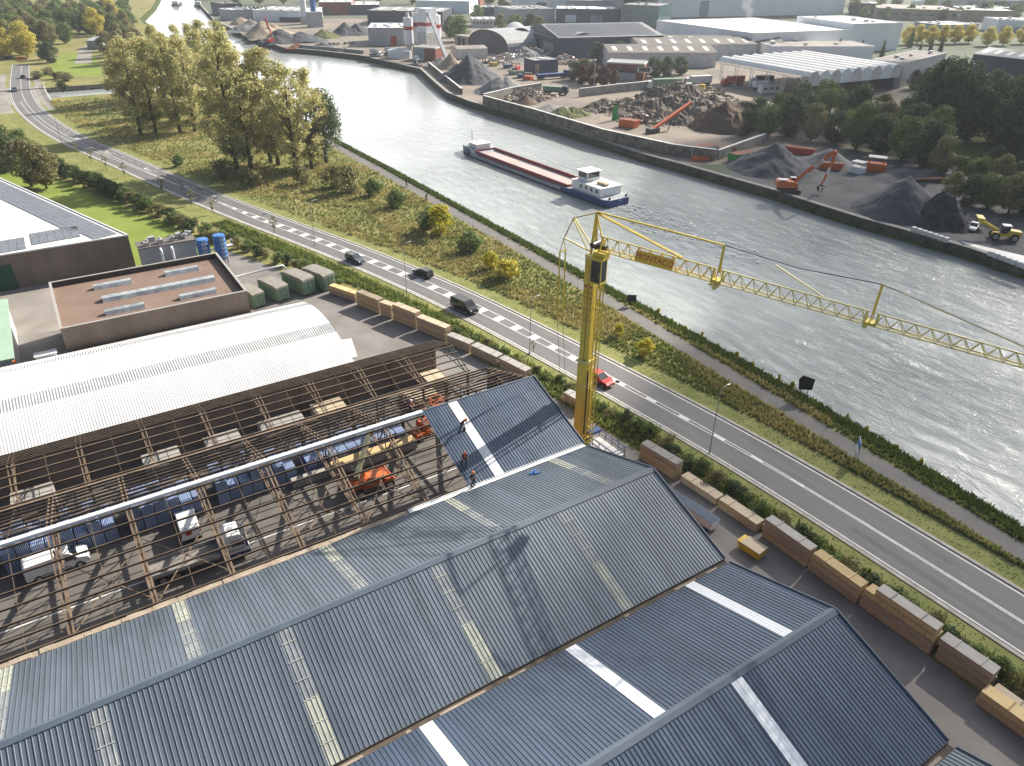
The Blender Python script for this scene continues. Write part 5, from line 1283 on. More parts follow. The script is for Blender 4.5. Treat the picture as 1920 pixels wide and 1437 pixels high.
# --- wood at the top left
WG_ = 'trees of the wood at the top left'
cnt = 0
for j, y in enumerate((103, 94, 84, 74, 64, 54, 44, 34, 25)):
    x = -50+J(10)
    while x < (250-j*1.5):
        if not (y > 66 and 105 < x < 215) and not (y > 92 and x > 60):
            k = rnd.choice(('decid0', 'decid1', 'olive0', 'decid0', 'dark0', 'olive1', 'decid1'))
            put(k, at(x, y+J(3)), (1.05+J(.18), 1.05+J(.18), 1.0+J(.2)), 'leafy tree in the dense mixed wood beyond the far bridge', group=WG_); cnt += 1
        x += 21+J(6)+j*1.2
for k, px, py, s_, lb in (('gold', 52, 108, 1.22, 'large golden tree behind the far road crossing'), ('gold', 12, 112, 1.1, 'golden tree at the left edge behind the far road crossing'), ('gold', 182, 68, 1.15, 'golden tree in the wood above the grey shed'), ('gold', 212, 46, 1.2, 'farther golden tree close to the canal at the top'), ('decid0', 96, 84, 1.05, 'round green tree in front of the wood, right of the golden tree'), ('decid1', 124, 82, .9, 'green tree with a leaning crown next to the round green one'),
                          ('dark1', 97, 118, .72, 'dark round thicket beside the far road'), ('dark0', 84, 112, .6, 'dark thicket left of the round one beside the far road')):
    put(k, at(px, py), s_, lb)
for px, py in ((70, 148), (90, 140), (110, 148), (125, 152)): put('oliveb', at(px, py), (2.4, 2.0, 1.1), 'low scrub on the embankment of the far bridge', group='embankment scrub')
for px, py in ((205, 108), (225, 95), (240, 80), (225, 120), (250, 100), (262, 112)): put('olive%d' % (px % 2), at(px, py), 1.0+J(.1), 'pale olive tree between the grey shed and the canal', group='trees by the far canal side')
# --- trees on the far bank
FB = [(1398, 254, .7), (1432, 258, .8), (1478, 256, .9), (1520, 264, .95), (1565, 270, .9), (1605, 280, 1.0), (1645, 288, 1.05), (1690, 300, 1.05), (1735, 316, 1.0), (1760, 330, .8), (1415, 238, .75), (1455, 240, .9), (1505, 238, 1.0), (1550, 244, 1.0), (1600, 252, 1.1), (1655, 262, 1.1), (1705, 272, 1.0), (1745, 285, .9), (1490, 214, .75), (1540, 216, .8), (1590, 224, .95), (1650, 234, .9), (1500, 198, .6), (1690, 246, .9)]
for i, (px, py, s_) in enumerate(FB):
    s_ *= rnd.uniform(.72, 1.08)
    put(('dark0', 'decid1', 'dark1', 'olive0', 'dark0', 'decid0')[i % 6], at(px, py, FZ), (s_, s_, s_*rnd.uniform(.9, 1.2)), 'dark green tree in the dense copse above the coal yard', group='copse above the coal yard')
for i, (px, py, s_) in enumerate(((1745, 240, 1.6), (1775, 250, 1.75), (1810, 262, 1.2), (1870, 268, 1.5), (1905, 285, 1.65), (1945, 300, 1.5), (1850, 225, 1.2), (1920, 225, 1.3), (1730, 205, 1.1))):
    put(('dark1', 'dark0')[i % 2], at(px, py, FZ), (s_*.95, s_*.95, s_), 'very tall dark tree at the right edge beyond the green clearing', group='tall trees at the right edge')
for i, (px, py, s_) in enumerate(((1782, 375, .55), (1815, 385, .6), (1850, 392, .7), (1890, 400, .75), (1925, 405, .7), (1830, 345, .6), (1870, 350, .65), (1905, 360, .6), (1800, 335, .5), (1945, 380, .8), (1860, 318, .5))):
    put(('olive1', 'dark1', 'decid1')[i % 3], at(px, py, FZ), (s_, s_, s_*.9), 'scrubby bush tree between the coal yard and the green clearing', group='scrub behind the coal yard')
for px, py, s_, lb in ((1712, 168, .95, 'thin red-brown tree against the pale wall right of the white canopy'), (1752, 165, 1.15, 'larger red-brown tree next to the thin one by the pale wall')):
    put('rustb', at(px, py, FZ), s_, lb)
for i, (px, py, s_) in enumerate(((1636, 78, 1.25), (1658, 80, 1.0), (1672, 82, 1.1), (1570, 105, 1.0), (1612, 108, 1.0), (1652, 110, 1.05), (1705, 90, 1.3), (1722, 105, .8), (1742, 102, 1.0), (1762, 98, 1.05))):
    put('cypress', at(px, py, FZ), s_, 'slim dark cypress beside the large white warehouse', group='cypresses by the white warehouse')
for i, px in enumerate((1700, 1720, 1742, 1765, 1790, 1815, 1850, 1880, 1915)):
    put('gold', at(px, 84+J(3), FZ), (.85, .85, .8), 'yellowing roadside tree in the row right of the white warehouse', group='yellow tree row right of the warehouse')
for i, (px, py, s_) in enumerate(((860, 78, 1.25), (845, 70, 1.0), (940, 62, 1.0), (965, 60, .95), (995, 62, 1.0), (1010, 64, .9), (895, 40, 1.0), (950, 35, 1.0), (1075, 150, .7), (1095, 152, .75), (1160, 108, .7), (1120, 118, .8), (1225, 145, .75), (1250, 143, .7), (1275, 140, .7))):
    put(('decid1', 'dark1', 'olive0')[i % 3] if i < 8 else 'dark%d' % (i % 2), at(px, py, FZ), (s_, s_, s_*.9), 'dark leafy tree or tall hedge among the industrial buildings', group='trees among the far industry')
for i, (px, py, s_) in enumerate(((1092, 158, 1.0), (1112, 160, 1.05), (1132, 162, 1.0), (1150, 160, .8))):
    put('rustb', at(px, py, FZ), s_, 'rust red hedge tree beside the floodlight mast', group='rust red hedge')
for i in range(34):
    px = 400+i*46+J(14); py = 6+J(6)+(8 if px > 1600 else 0)
    if 1150 < px < 1600: continue
    put(rnd.choice(('decid0', 'dark0', 'olive1')), at(px, py, FZ), 1.05+J(.25), 'distant tree in the belt along the top of the photo', group='distant trees along the top')
for i in range(16):
    put(rnd.choice(('decid0', 'dark0', 'decid1')), at(1600+i*21+J(6), 30+J(12), FZ), .9+J(.2), 'distant tree between the far warehouses at the top right', group='distant trees at the top right')
# --- grass, weeds and reeds that nobody could count
def tufts(name, label, mt, n, fn, h, w_, seed):
    rnd = random.Random(seed); vs_ = []; fs = []
    while n > 0:
        q = fn(rnd)
        if q is None: continue
        n -= 1; x, y, z, sc = q
        for _ in range(3):
            a = rnd.random()*6.283; hh = h*sc*rnd.uniform(.5, 1.25); ww = w_*sc*rnd.uniform(.6, 1.2)
            dx, dy = math.cos(a)*ww, math.sin(a)*ww; lx, ly = rnd.uniform(-.5, .5)*hh, rnd.uniform(-.5, .5)*hh
            o = len(vs_); vs_ += [(x-dx, y-dy, z), (x+dx, y+dy, z), (x+lx, y+ly, z+hh)]; fs.append((o, o+1, o+2))
    me = bpy.data.meshes.new(name); me.from_pydata(vs_, [], fs); me.materials.append(M[mt]); me.update()
    return tag(link(name, me), label, 'grass', kind='stuff')
PLV = [Vector(p_) for p_ in pl]; CRV = [Vector(c) for c in crest]
def meadow_pt(r_, thr=.42, a0=0, sgn=1):
    y = -30+350*r_.random()**1.35
    x0 = rc(y, 7.0)[0].x; x1 = interp(CRV, y)
    x = r_.uniform(x0, x1); px = interp(PLV, y)
    if px-.1 < x < px+2.9: return None
    v = noise.noise(Vector((x*.09, y*.06, 3.1)))*.5+.5
    if sgn*(v-thr) < -.02: return None
    return x, y, 0, .7+.7*v*(1 if y < 120 else 1.25)
tufts('meadow_grass', 'dry yellowish meadow grass between road and tow path', 'grass_dry', 17000, lambda r_: meadow_pt(r_, .50, 0, 1), .50, .13, 1)
tufts('meadow_grass', 'green meadow grass between road and tow path', 'grass_green', 15000, lambda r_: meadow_pt(r_, .50, 0, -1), .42, .13, 2)
def bank_pt(r_):
    y = -30+355*r_.random()**1.3; u = r_.random(); x = interp(CRV, y)+u*4.0
    return x, y, -.02-1.5*u**1.2, .8+.5*r_.random()
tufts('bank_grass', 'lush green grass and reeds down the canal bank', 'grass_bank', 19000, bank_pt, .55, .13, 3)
def left_pt(r_):
    y = -30+180*r_.random(); b_ = rc(y, -5.9)[0].x; a_ = rc(y, -9.6)[0].x
    x = r_.uniform(a_, b_)
    return x, y, .008, .6+.9*r_.random()
tufts('weeds', 'rough green weeds on the strip between stacks and verge', 'grass_green', 9000, left_pt, .55, .14, 4)
def verge_pt(r_):
    y = -30+330*r_.random()**1.3; s_ = r_.random() < .6
    d = r_.uniform(-7.8, -4.4) if s_ else r_.uniform(4.4, 7.2)
    q = rc(y, d)[0]; return q.x, q.y, .008, .5+.5*r_.random()
tufts('verge_grass', 'short mown grass on both road verges', 'grass_dry', 11000, verge_pt, .10, .12, 5)
# ================================================================== THE FAR BANK
def A(px, py, z=FZ): return V2(at(px, py, z))
def zat(px, py, z): return V2(at(px, py, z))
# quay wall with coping, in the lengths between its bends
qp = [p for p in quay if -300 <= p[1] <= 1050]
for i, (j0, j1, lb) in enumerate(((0, 9, 'weathered concrete quay wall below the coal yard'), (8, 16, 'weathered quay wall below the demolition yard wall'), (15, 21, 'quay wall with a grassy top edge below the concrete plant'), (20, 29, 'dark quay wall of the farthest canal bend'))):
    seg = qp[j0:j1]; r = thing('quay_wall', lb, 'quay wall')
    g = MB(); a = offset_line(seg, .0); c = offset_line(seg, -.9); g.prism([*c, *a[::-1]], -4, FZ+.06); g.build('wall', ['old_quay'], r)
    g = MB(); a = offset_line(seg, .08); c = offset_line(seg, -1.3); g.prism([*c, *a[::-1]], FZ+.062, FZ+.2); g.build('coping', ['concrete'], r)
    g = MB(); wall_line(g, offset_line(seg, .12), WZ-.4, WZ+.55, .22); g.build('waterline', ['bank'], r)
def conc_wall(label, pts, h, th=.8, m='concrete', z=FZ):
    r = thing('block_wall', label, 'wall'); g = MB(); wall_line(g, pts, z, z+h, th); g.build('wall', [m], r)
    g = MB(); wall_line(g, pts, z+h+.002, z+h+.1, th*1.06); g.build('capping', ['offwhite'], r); return r
W1 = [A(907, 196), A(1000, 222), A(1130, 262), A(1262, 292), A(1340, 302)]
conc_wall('long concrete block wall between the quay and the demolition yard', W1, 3.0, .8, 'old_quay')
conc_wall('concrete block wall at the left end of the demolition yard, behind the small scrap heap', [A(907, 194), A(960, 181), A(1014, 172)], 3.2)
conc_wall('pale block wall in the middle of the demolition yard, left of the big debris heap', [A(1086, 182), A(1160, 173), A(1228, 166)], 3.0)
conc_wall('concrete block wall between demolition yard and coal yard', [A(1345, 300), A(1380, 287), A(1432, 268)], 2.6)
conc_wall('dark sloping retaining wall beside the concrete plant piles', [A(804, 126), A(830, 148), A(866, 178)], 2.2, .7, 'old_quay')
conc_wall('long low wall in front of the aggregate heaps at the far bend', [A(560, 90), A(620, 95), A(682, 101)], 1.6, .6)
# ---------------------------------------------------------------- heaps
def heap(name, label, cat, px, py, rx, ry, h, m, seed, rz=0.0, rough=.12, peaks=1, group=None, z=FZ, sharp=1.15, n=46, centre=None):
    rnd = random.Random(seed); c = centre if centre else A(px, py); c = Vector((c[0], c[1]))
    pk = [(rnd.uniform(-.45, .45) if peaks > 1 else 0, rnd.uniform(-.4, .4) if peaks > 1 else 0, rnd.uniform(.7, 1) if k else 1.0) for k in range(peaks)]
    vs_ = []; fs = []
    for i in range(n+1):
        for j in range(n+1):
            u, v = i/n*2-1, j/n*2-1
            q = Vector((u*rx, v*ry, seed*3.7)); hh = 0
            for a, b_, s_ in pk:
                d = math.hypot((u-a)/(1 if peaks == 1 else .8), (v-b_)/(1 if peaks == 1 else .8)); hh = max(hh, s_*max(0, 1-d)**sharp)
            e = max(0, 1-max(abs(u), abs(v), math.hypot(u, v)*.98)); env = min(1, e*4)
            zz = h*hh*(1+.25*noise.noise(q*.12))+h*rough*env*(noise.noise(q*.35)+.6*noise.noise(q*.9)+.35*noise.noise(q*2.1))
            vs_.append((u*rx+noise.noise(q*.2)*rx*.06, v*ry+noise.noise(q*.2+Vector((5, 5, 5)))*ry*.06, max(-.15, zz-.12)))
    for i in range(n):
        for j in range(n):
            o = i*(n+1)+j; f = (o, o+n+1, o+n+2, o+1)
            if max(vs_[t_][2] for t_ in f) > -.05: fs.append(f)
    me = bpy.data.meshes.new(name); me.from_pydata(vs_, [], fs); me.materials.append(M[m]); me.polygons.foreach_set('use_smooth', [rough < .1]*len(me.polygons)); me.update()
    o = link(name, me); o.location = (c.x, c.y, z); o.rotation_euler = (0, 0, rz); return tag(o, label, cat, group)
def bits(name, label, n, spots, mats, seed, smin=.3, smax=1.6, flat=.35):
    """loose scrap lying over a heap, one mass nobody could count"""
    rnd = random.Random(seed); g = MB()
    for _ in range(n):
        cx, cy, rx, ry, h = rnd.choice(spots); u, v = rnd.gauss(0, .42), rnd.gauss(0, .42)
        z = FZ+h*max(0, 1-math.hypot(u, v))*.92+rnd.uniform(-.1, .5); s_ = rnd.uniform(smin, smax)
        R = Matrix.Rotation(rnd.random()*6.28, 3, 'Z') @ Matrix.Rotation(rnd.uniform(-1, 1), 3, 'X')
        g.box((cx+u*rx, cy+v*ry, z), (s_, s_*rnd.uniform(.1, .6), s_*rnd.uniform(.05, flat)), rnd.randrange(len(mats)), R)
    return tag(g.build(name, mats, fix=False), label, 'scrap', kind='stuff')
q0, q1 = A(1440, 325), A(1710, 412)
heap('coal_heap', 'dark blue-grey heap behind the long reach excavator', 'heap', 0, 0, 12.5, 12, 7.0, 'gravel_dark', 1, centre=A(1448, 316), rough=.075)
heap('coal_heap', 'grey pointed heap left of the black coal heap', 'heap', 0, 0, 12, 11, 8.0, 'gravel_dark', 2, centre=A(1692, 396), rough=.075)
heap('coal_heap', 'black coal heap at the right, beside the white pickup', 'heap', 0, 0, 10, 11, 6.6, 'coal', 3, centre=A(1768, 412), rough=.14, peaks=2)
heap('gravel_heap', 'small brownish gravel heap between the red skip and the orange scoop', 'heap', 0, 0, 7, 8, 4.0, 'gravel', 4, centre=A(1552, 305), rough=.04)
heap('coal_heap', 'long low dark heap at the foot of the copse', 'heap', 0, 0, 16, 7, 2.2, 'gravel_dark', 5, centre=A(1700, 335), rough=.08, peaks=3)
heap('debris_heap', 'huge mixed demolition debris heap in the middle of the far yard', 'heap', 0, 0, 27, 22, 9.0, 'rubble', 6, rz=.5, centre=A(1275, 212), rough=.16, peaks=4, sharp=.8, n=70)
heap('debris_heap', 'brown earthy end of the debris heap beside the orange conveyor', 'heap', 0, 0, 16, 15, 9.5, 'soil', 7, centre=A(1352, 232), rough=.10, peaks=2, sharp=.9)
heap('debris_heap', 'left spur of loose rubble beside the pale block wall', 'heap', 0, 0, 11, 9, 4.0, 'rubble', 8, centre=A(1150, 205), rough=.2, peaks=3)
heap('scrap_heap', 'small mixed scrap heap behind the left end of the block wall', 'heap', 0, 0, 12, 8, 4.0, 'rubble', 9, centre=A(990, 186), rough=.2, peaks=3)
heap('soil_heap', 'round dark brown soil heap in front of the small scrap heap', 'heap', 0, 0, 5.5, 5, 3.0, 'soil', 10, centre=A(985, 194), rough=.05)
heap('compost_heap', 'greenish garden waste heap behind the block wall', 'heap', 0, 0, 10, 6.5, 3.4, 'compost', 11, centre=A(1058, 218), rough=.14, peaks=2)
heap('gravel_heap', 'grey gravel slope left of the garden waste heap', 'heap', 0, 0, 8, 5, 2.2, 'gravel', 12, centre=A(1030, 206), rough=.05)
sp = [(*A(1275, 212), 25, 20, 8), (*A(1240, 205), 18, 14, 7), (*A(1330, 205), 18, 14, 8), (*A(1175, 205), 14, 10, 4), (*A(1215, 225), 12, 9, 3.5)]
bits('loose_rubble', 'splintered boards, plastic and rubble strewn over the debris heap', 2600, sp, ['scrapbit', 'rubble', 'concrete', 'wood_old'], 3)
bits('loose_scrap', 'bits of wood and sheet strewn over the small scrap heap', 420, [(*A(990, 186), 12, 8, 4), (*A(960, 190), 6, 5, 1.5)], ['scrapbit', 'wood_tan', 'concrete'], 4)
bits('metal_scrap', 'shiny metal scrap piled before the arched hangars', 900, [(*A(1000, 108), 16, 12, 5), (*A(950, 112), 10, 8, 3), (*A(1060, 118), 9, 8, 4), (*A(925, 118), 8, 7, 2)], ['galv', 'scrapbit', 'offwhite', 'rust'], 5, .4, 1.8)
heap('metal_heap', 'grey metal scrap heap in front of the twin arched hangars', 'heap', 0, 0, 18, 14, 5.5, 'gravel', 13, centre=A(1000, 108), rough=.2, peaks=3)
heap('sand_heap', 'blue-grey sand heap with a hollow, right of the plant conveyor', 'heap', 0, 0, 15, 16, 10.5, 'gravel_dark', 14, centre=A(880, 150), rough=.07)
heap('sand_heap', 'pale sand heap with a sliced face next to the quay', 'heap', 0, 0, 13, 13, 6.5, 'gravel', 15, centre=A(915, 172), rough=.06, peaks=2)
heap('sand_heap', 'tan sand heap behind the blue-grey heap', 'heap', 0, 0, 10, 10, 6.5, 'sand', 16, centre=A(850, 128), rough=.06, peaks=2)
heap('sand_heap', 'low grey sand heap beside the red brick plant room', 'heap', 0, 0, 9, 7, 4, 'gravel', 17, centre=A(828, 122), rough=.04)
for i, (px, py, rx, ry, h, m, lb) in enumerate(((470, 58, 16, 12, 7, 'gravel', 'cut grey aggregate heap at the far bend, nearest the poplars'), (520, 68, 22, 16, 9, 'sand', 'largest tan aggregate heap behind the red crane excavator'), (550, 78, 20, 12, 7, 'gravel_dark', 'dark aggregate heap right of the red crane excavator'), (455, 46, 10, 8, 6, 'sand', 'pale sand heap before the white roofed shed at the far bend'),
                                             (605, 72, 12, 9, 5, 'compost', 'dark overgrown heap left of the grey hall'), (650, 66, 16, 12, 7, 'gravel_dark', 'dark heap behind the parked cars'), (560, 90, 8, 4, 2.5, 'rust', 'rusty scrap heap along the far quay'), (645, 97, 7, 4, 2.4, 'gravel', 'small pale heap behind the low wall'), (600, 90, 9, 5, 3, 'gravel_dark', 'small dark heap behind the low wall'))):
    heap('aggregate_heap', lb, 'heap', px, py, rx, ry, h, m, 30+i, rough=.08, peaks=1+i % 3)
# ---------------------------------------------------------------- buildings
def hall(name, label, a, b_, depth, h, wall, roof, z=FZ, par=.35, cat='hall', ridge=None, over=.2, lights=0, doors=(), band=None, solar=False, lights_m='offwhite', windows=0):
    a, b_ = Vector((a[0], a[1])), Vector((b_[0], b_[1])); u = (b_-a); L = u.length; ang = math.atan2(u.y, u.x)
    r = thing(name, label, cat, (a.x, a.y, z), ang)
    MB().bx(0, L, 0, depth, -.3, h-.01).build('wall', [wall], r)
    if ridge is None:
        MB().bx(-.05, L+.05, -.05, depth+.05, h, h+.12).build('roof', [roof], r)
        if par > 0:
            g = MB()
            for q in ((-.1, L+.1, -.12, .25), (-.1, L+.1, depth-.25, depth+.12), (-.12, .25, .26, depth-.26), (L-.25, L+.12, .26, depth-.26)): g.bx(*q, h-.3, h+par)
            g.build('parapet', [wall if wall != 'red_brick' else 'offwhite'], r)
        zr_ = h+.12
    else:
        zz = h+ridge; g = MB(); v = [(-over, -over, h), (L+over, -over, h), (L+over, depth/2, zz), (-over, depth/2, zz), (L+over, depth+over, h), (-over, depth+over, h)]
        g.add(v+[(x, y, q+.15) for x, y, q in v], [(0, 3, 2, 1), (3, 5, 4, 2), (6, 7, 8, 9), (9, 8, 10, 11), (0, 1, 7, 6), (4, 5, 11, 10), (0, 6, 9, 3), (3, 9, 11, 5), (1, 2, 8, 7), (2, 4, 10, 8)])
        g.build('roof', [roof], r)
        MB().add([(.02, .02, h-.01), (.02, depth-.02, h-.01), (.02, depth/2, zz-.02)], [(0, 1, 2)]).build('gable', [wall], r, fix=False)
        MB().add([(L-.02, .02, h-.01), (L-.02, depth-.02, h-.01), (L-.02, depth/2, zz-.02)], [(0, 1, 2)]).build('gable', [wall], r, fix=False)
    for k in range(lights):
        x = L*(k+.5)/lights; w_ = min(2.2, L/lights*.4)
        if ridge is None: MB().bx(x-w_/2, x+w_/2, depth*.2, depth*.75, h+.122, h+.5).build('rooflight', [lights_m], r)
        else:
            sl_ = ridge/(depth/2); y0_, y1_ = depth*.12, depth*.36
            MB().add([(x-w_/2, y0_, h+y0_*sl_+.19), (x+w_/2, y0_, h+y0_*sl_+.19), (x+w_/2, y1_, h+y1_*sl_+.19), (x-w_/2, y1_, h+y1_*sl_+.19)], [(0, 1, 2, 3)]).build('rooflight', [lights_m], r)
    if ridge is None and L > 18:
        rv = random.Random(int(a.x*7)); 
        for k in range(4): x_, y_ = rv.uniform(2, L-3), rv.uniform(2, depth-3); MB().bx(x_, x_+rv.uniform(1, 2.6), y_, y_+rv.uniform(1, 2.2), h+.125, h+rv.uniform(.7, 1.6)).build('roof_unit', ['galv'], r)
    for (f0, f1, hh, m) in doors: MB().bx(L*f0, L*f1, -.06, -.005, 0, hh).build('door', [m], r)
    if band: MB().bx(-.03, L+.03, -.05, -.005, h*band[0], h*band[1]).build('wall_band', [band[2]], r)
    for k in range(windows):
        x = L*(k+.5)/windows; MB().bx(x-L/windows*.3, x+L/windows*.3, -.05, -.004, h*.45, h*.72).build('window', ['glass'], r)
    if solar:
        sl_ = (ridge or 0)/(depth/2); g = MB()
        nx, ny = int(L/3.2), 6
        for i in range(nx):
            for j in range(ny):
                y0_ = depth*.5*(.06+.15*j); y1_ = y0_+depth*.5*.125; x0_ = 1+i*3.1; zz = lambda y: h+y*sl_+.32
                g.add([(x0_, y0_, zz(y0_)), (x0_+2.8, y0_, zz(y0_)), (x0_+2.8, y1_, zz(y1_)), (x0_, y1_, zz(y1_))], [(0, 1, 2, 3)])
        g.build('solar_panels', ['solar'], r, fix=False)
    return r
# dark blue recycling hall with solar roof
hall('recycling_hall', 'dark blue recycling hall with a grey ridged roof of solar panels', zat(1048, 72, 9.5+FZ), zat(1244, 67, 9.5+FZ), 52, 9.5, 'panel_navy', 'roof_grey', ridge=4.2, solar=True, lights=0)
hall('recycling_hall', 'dark front bay of the recycling hall with open bays beside the arched hangars', zat(988, 60, 9.0+FZ), zat(1046, 72, 9.2+FZ), 30, 9.0, 'panel_dark', 'roof_grey', ridge=2.2, doors=((.1, .42, 6.5, 'black'), (.55, .9, 6.5, 'concrete')))  # black panel paints the shaded inside of an open bay
def hangar(label, a, b_, depth, h, group=None):
    a, b_ = Vector(a), Vector(b_); u = b_-a; L = u.length; ang = math.atan2(u.y, u.x)
    r = thing('arched_hangar', label, 'hangar', (a.x, a.y, FZ), ang); N = 14
    pr = [(L/2-L/2*math.cos(math.pi*i/N), h*.35+h*.65*math.sin(math.pi*i/N)) for i in range(N+1)]
    g = MB(); o = 0
    for y in (0, depth):
        for x, z in [(0, 0), *pr, (L, 0)]: g.v.append((x, y, z))
    k = N+3
    for i in range(k-1): g.f.append((i, i+1, k+i+1, k+i)); g.m.append(0)
    g.build('shell', ['hangar_skin'], r, fix=False)
    g = MB(); g.add([(x, .9, z) for x, z in [(0.2, 0), *[(L/2+(x-L/2)*.97, z*.97) for x, z in pr], (L-.2, 0)]], [tuple(range(k))]); g.build('mouth_shade', ['panel_dark'], r, fix=False)  # dark sheet in the arch paints the shade of the open mouth
    return r
hangar('left one of two grey arched hangars, its dark mouth open towards the scrap', A(878, 92), A(952, 104), 34, 11)
hangar('right one of two grey arched hangars, next to the dark blue hall', A(953, 96), A(1000, 96), 36, 11.5)
hall('concrete_bays', 'row of upright concrete bays along the left hangar', A(853, 88), A(880, 92), 6, 6, 'concrete', 'concrete', par=.1, cat='bays', doors=((.25, .4, 5, 'black'), (.55, .7, 5, 'black')))
hall('sand_shed', 'low shed with a pale roof behind the blue-grey sand heap', A(858, 112), A(914, 110), 13, 4.6, 'offwhite', 'yard_pale', ridge=1.0, cat='shed')
hall('tool_shed', 'navy workshop with an orange-brown end and a white skylight in the scrap yard', A(1002, 139), A(1046, 136), 10, 5.4, 'panel_navy', 'roof_grey', par=.2, cat='workshop', lights=1, doors=((.02, .2, 4, 'sand'),))
hall('cement_roof_hall', 'wide low hall with dark cement roofs and rows of white skylights', zat(1142, 98, 7.5), zat(1345, 98, 7.5), 26, 6.5, 'offwhite', 'roof_cement', ridge=2.4, lights=7)
hall('cement_roof_hall', 'second low hall with a cement roof and short skylights, behind the first', zat(1200, 84, 8), zat(1420, 82, 8), 26, 7, 'offwhite', 'roof_cement', ridge=2.2, lights=8)
hall('cement_roof_hall', 'third low dark roofed hall below the white warehouse', zat(1240, 76, 8), zat(1470, 80, 8), 20, 7, 'panel_grey', 'roof_cement', ridge=2.2, lights=6)
r = hall('brick_house', 'red brick office house with a grey flat roof and white windows beside the hedges', A(1136, 148), A(1206, 152), 12, 6.6, 'red_brick', 'roof_grey', par=.25, cat='house', windows=6)
MB().bx(13.5, 19.5, -.1, -.055, 3.4, 5.6).build('window', ['white'], r); MB().bx(14, 19, -.14, -.105, 3.6, 5.4).build('window', ['glass'], r); MB().bx(6, 13, -3, -.06, 0, 3).build('porch', ['panel_grey'], r)
hall('office_block', 'low white office wing behind the brick house', A(1142, 125), A(1190, 124), 10, 6, 'offwhite', 'roof_grey', ridge=2, cat='office')
# white arched canopy on lattice posts
ca, cb, cc = zat(1278, 116, 9.2+FZ), zat(1518, 141, 9.2+FZ), zat(1692, 125, 9.2+FZ)
v = (cc-cb); D = v.length; u = Vector((v.y, -v.x)).normalized(); L = max(20, (cb-ca).dot(u)); ang = math.atan2(u.y, u.x); ca = cb-u*L
print('CANOPY', ca, cb, cc, D, L)
r = thing('canopy', 'large white canopy of parallel barrel vaults on white lattice posts over parked lorries', 'canopy', (ca.x, ca.y, FZ), ang)
nv = 9; vd = D/nv
for k in range(nv):
    g = MB(); NN = 8; o = 0
    for x in (0, L):
        for i in range(NN+1): f = i/NN; g.v.append((x, k*vd+vd*f+.05*(1-2*f), 8.6+1.7*math.sin(math.pi*f)))
    for i in range(NN): g.f.append((i, i+1, NN+2+i, NN+1+i)); g.m.append(0)
    g.build('vault', ['roof_white'], r, fix=False, smooth=True)
    g = MB(); f_ = [(L-.05, k*vd+vd*i/NN, 8.6+1.66*math.sin(math.pi*i/NN)) for i in range(NN+1)]; g.add(f_+[(L-.05, (k+1)*vd, 5.2), (L-.05, k*vd, 5.2)], [tuple(range(NN+3))]); g.build('end_panel', ['panel_white' if k % 2 else 'offwhite'], r, fix=False)
g = MB()
for z in (7.6, 8.5): g.beam((0, .2, z), (L, .2, z), .2, .2)
k = 0
while k < L-2: g.beam((k, .2, 7.6), (k+1.6, .2, 8.5), .1, .1); g.beam((k+1.6, .2, 8.5), (k+3.2, .2, 7.6), .1, .1); k += 3.2
g.build('edge_truss', ['white'], r)
for k in range(6):
    x = 2+k*(L-6)/5; g = MB()
    for dx in (0, 1.6): g.beam((x+dx*.6, .3, 0), (x+dx, .3, 7.7), .16, .16)
    for j in range(7): g.beam((x+.8*(j % 2), .3, .8+j), (x+.9*((j+1) % 2)+.1, .3, 1.8+j), .09, .09)
    g.build('lattice_post', ['white'], r)
MB().bx(4, L-2, D-1, D, 0, 8.4).build('back_wall', ['panel_dark'], r)
# big white works and warehouses
hall('tower_warehouse', 'giant blank white high bay warehouse rising out of the top of the photo', A(1232, 34), A(1580, 27), 90, 48, 'panel_bright', 'roof_white', doors=((.21, .255, 12, 'panel_grey'),))
P0, P1, P2 = zat(1232, 38, 11.6+FZ), zat(1413, 62, 11.6+FZ), zat(1613, 55, 11.6+FZ); P3 = P0+(P2-P1)
r = thing('warehouse_block', 'broad white warehouse with a bright flat roof in front of the high bay building', 'warehouse')
MB().prism([P0, P1, P2, P3], FZ-.3, FZ+11).build('wall', ['panel_white'], r); ctr = (P0+P2)/2
MB().prism([ctr+(q-ctr)*.995 for q in (P0, P1, P2, P3)], FZ+11.001, FZ+11.3).build('roof', ['roof_white'], r)
g = MB(); cyc = [P0, P1, P2, P3, P0]
for q_, k_ in zip(cyc, cyc[1:]): g.beam((*q_, FZ+11.3), (*k_, FZ+11.3), .5, .6)
g.build('parapet', ['panel_white'], r)
for f_ in (.25, .6):
    q_ = P0.lerp(P1, f_); k_ = P0.lerp(P1, f_+.07); n_ = Vector(((P1-P0).y, -(P1-P0).x)).normalized()*.08
    MB().add([(q_.x+n_.x, q_.y+n_.y, FZ), (k_.x+n_.x, k_.y+n_.y, FZ), (k_.x+n_.x, k_.y+n_.y, FZ+4.5), (q_.x+n_.x, q_.y+n_.y, FZ+4.5)], [(0, 1, 2, 3)]).build('door', ['panel_grey'], r)
hall('warehouse_block', 'taller white warehouse end behind the first cypresses', zat(1600, 46, 14+FZ), zat(1694, 44, 14+FZ), 50, 14, 'panel_white', 'roof_white', par=.4)
hall('low_hall', 'low hall with a sandy flat roof between canopy and white warehouse', zat(1450, 88, 7+FZ), zat(1640, 88, 7+FZ), 26, 7, 'panel_white', 'yard_pale', par=.3)
hall('glass_hall', 'glazed teal hall left of the giant white warehouse', A(1162, 54), A(1232, 58), 30, 15, 'teal_glass', 'roof_grey', par=.3)
hall('steel_skeleton', 'open multi storey steel skeleton beside the giant white warehouse', A(1166, 46), A(1230, 46), 24, 30, 'panel_dark', 'roof_grey', par=.3, band=(.55, .9, 'panel_grey'), windows=6)
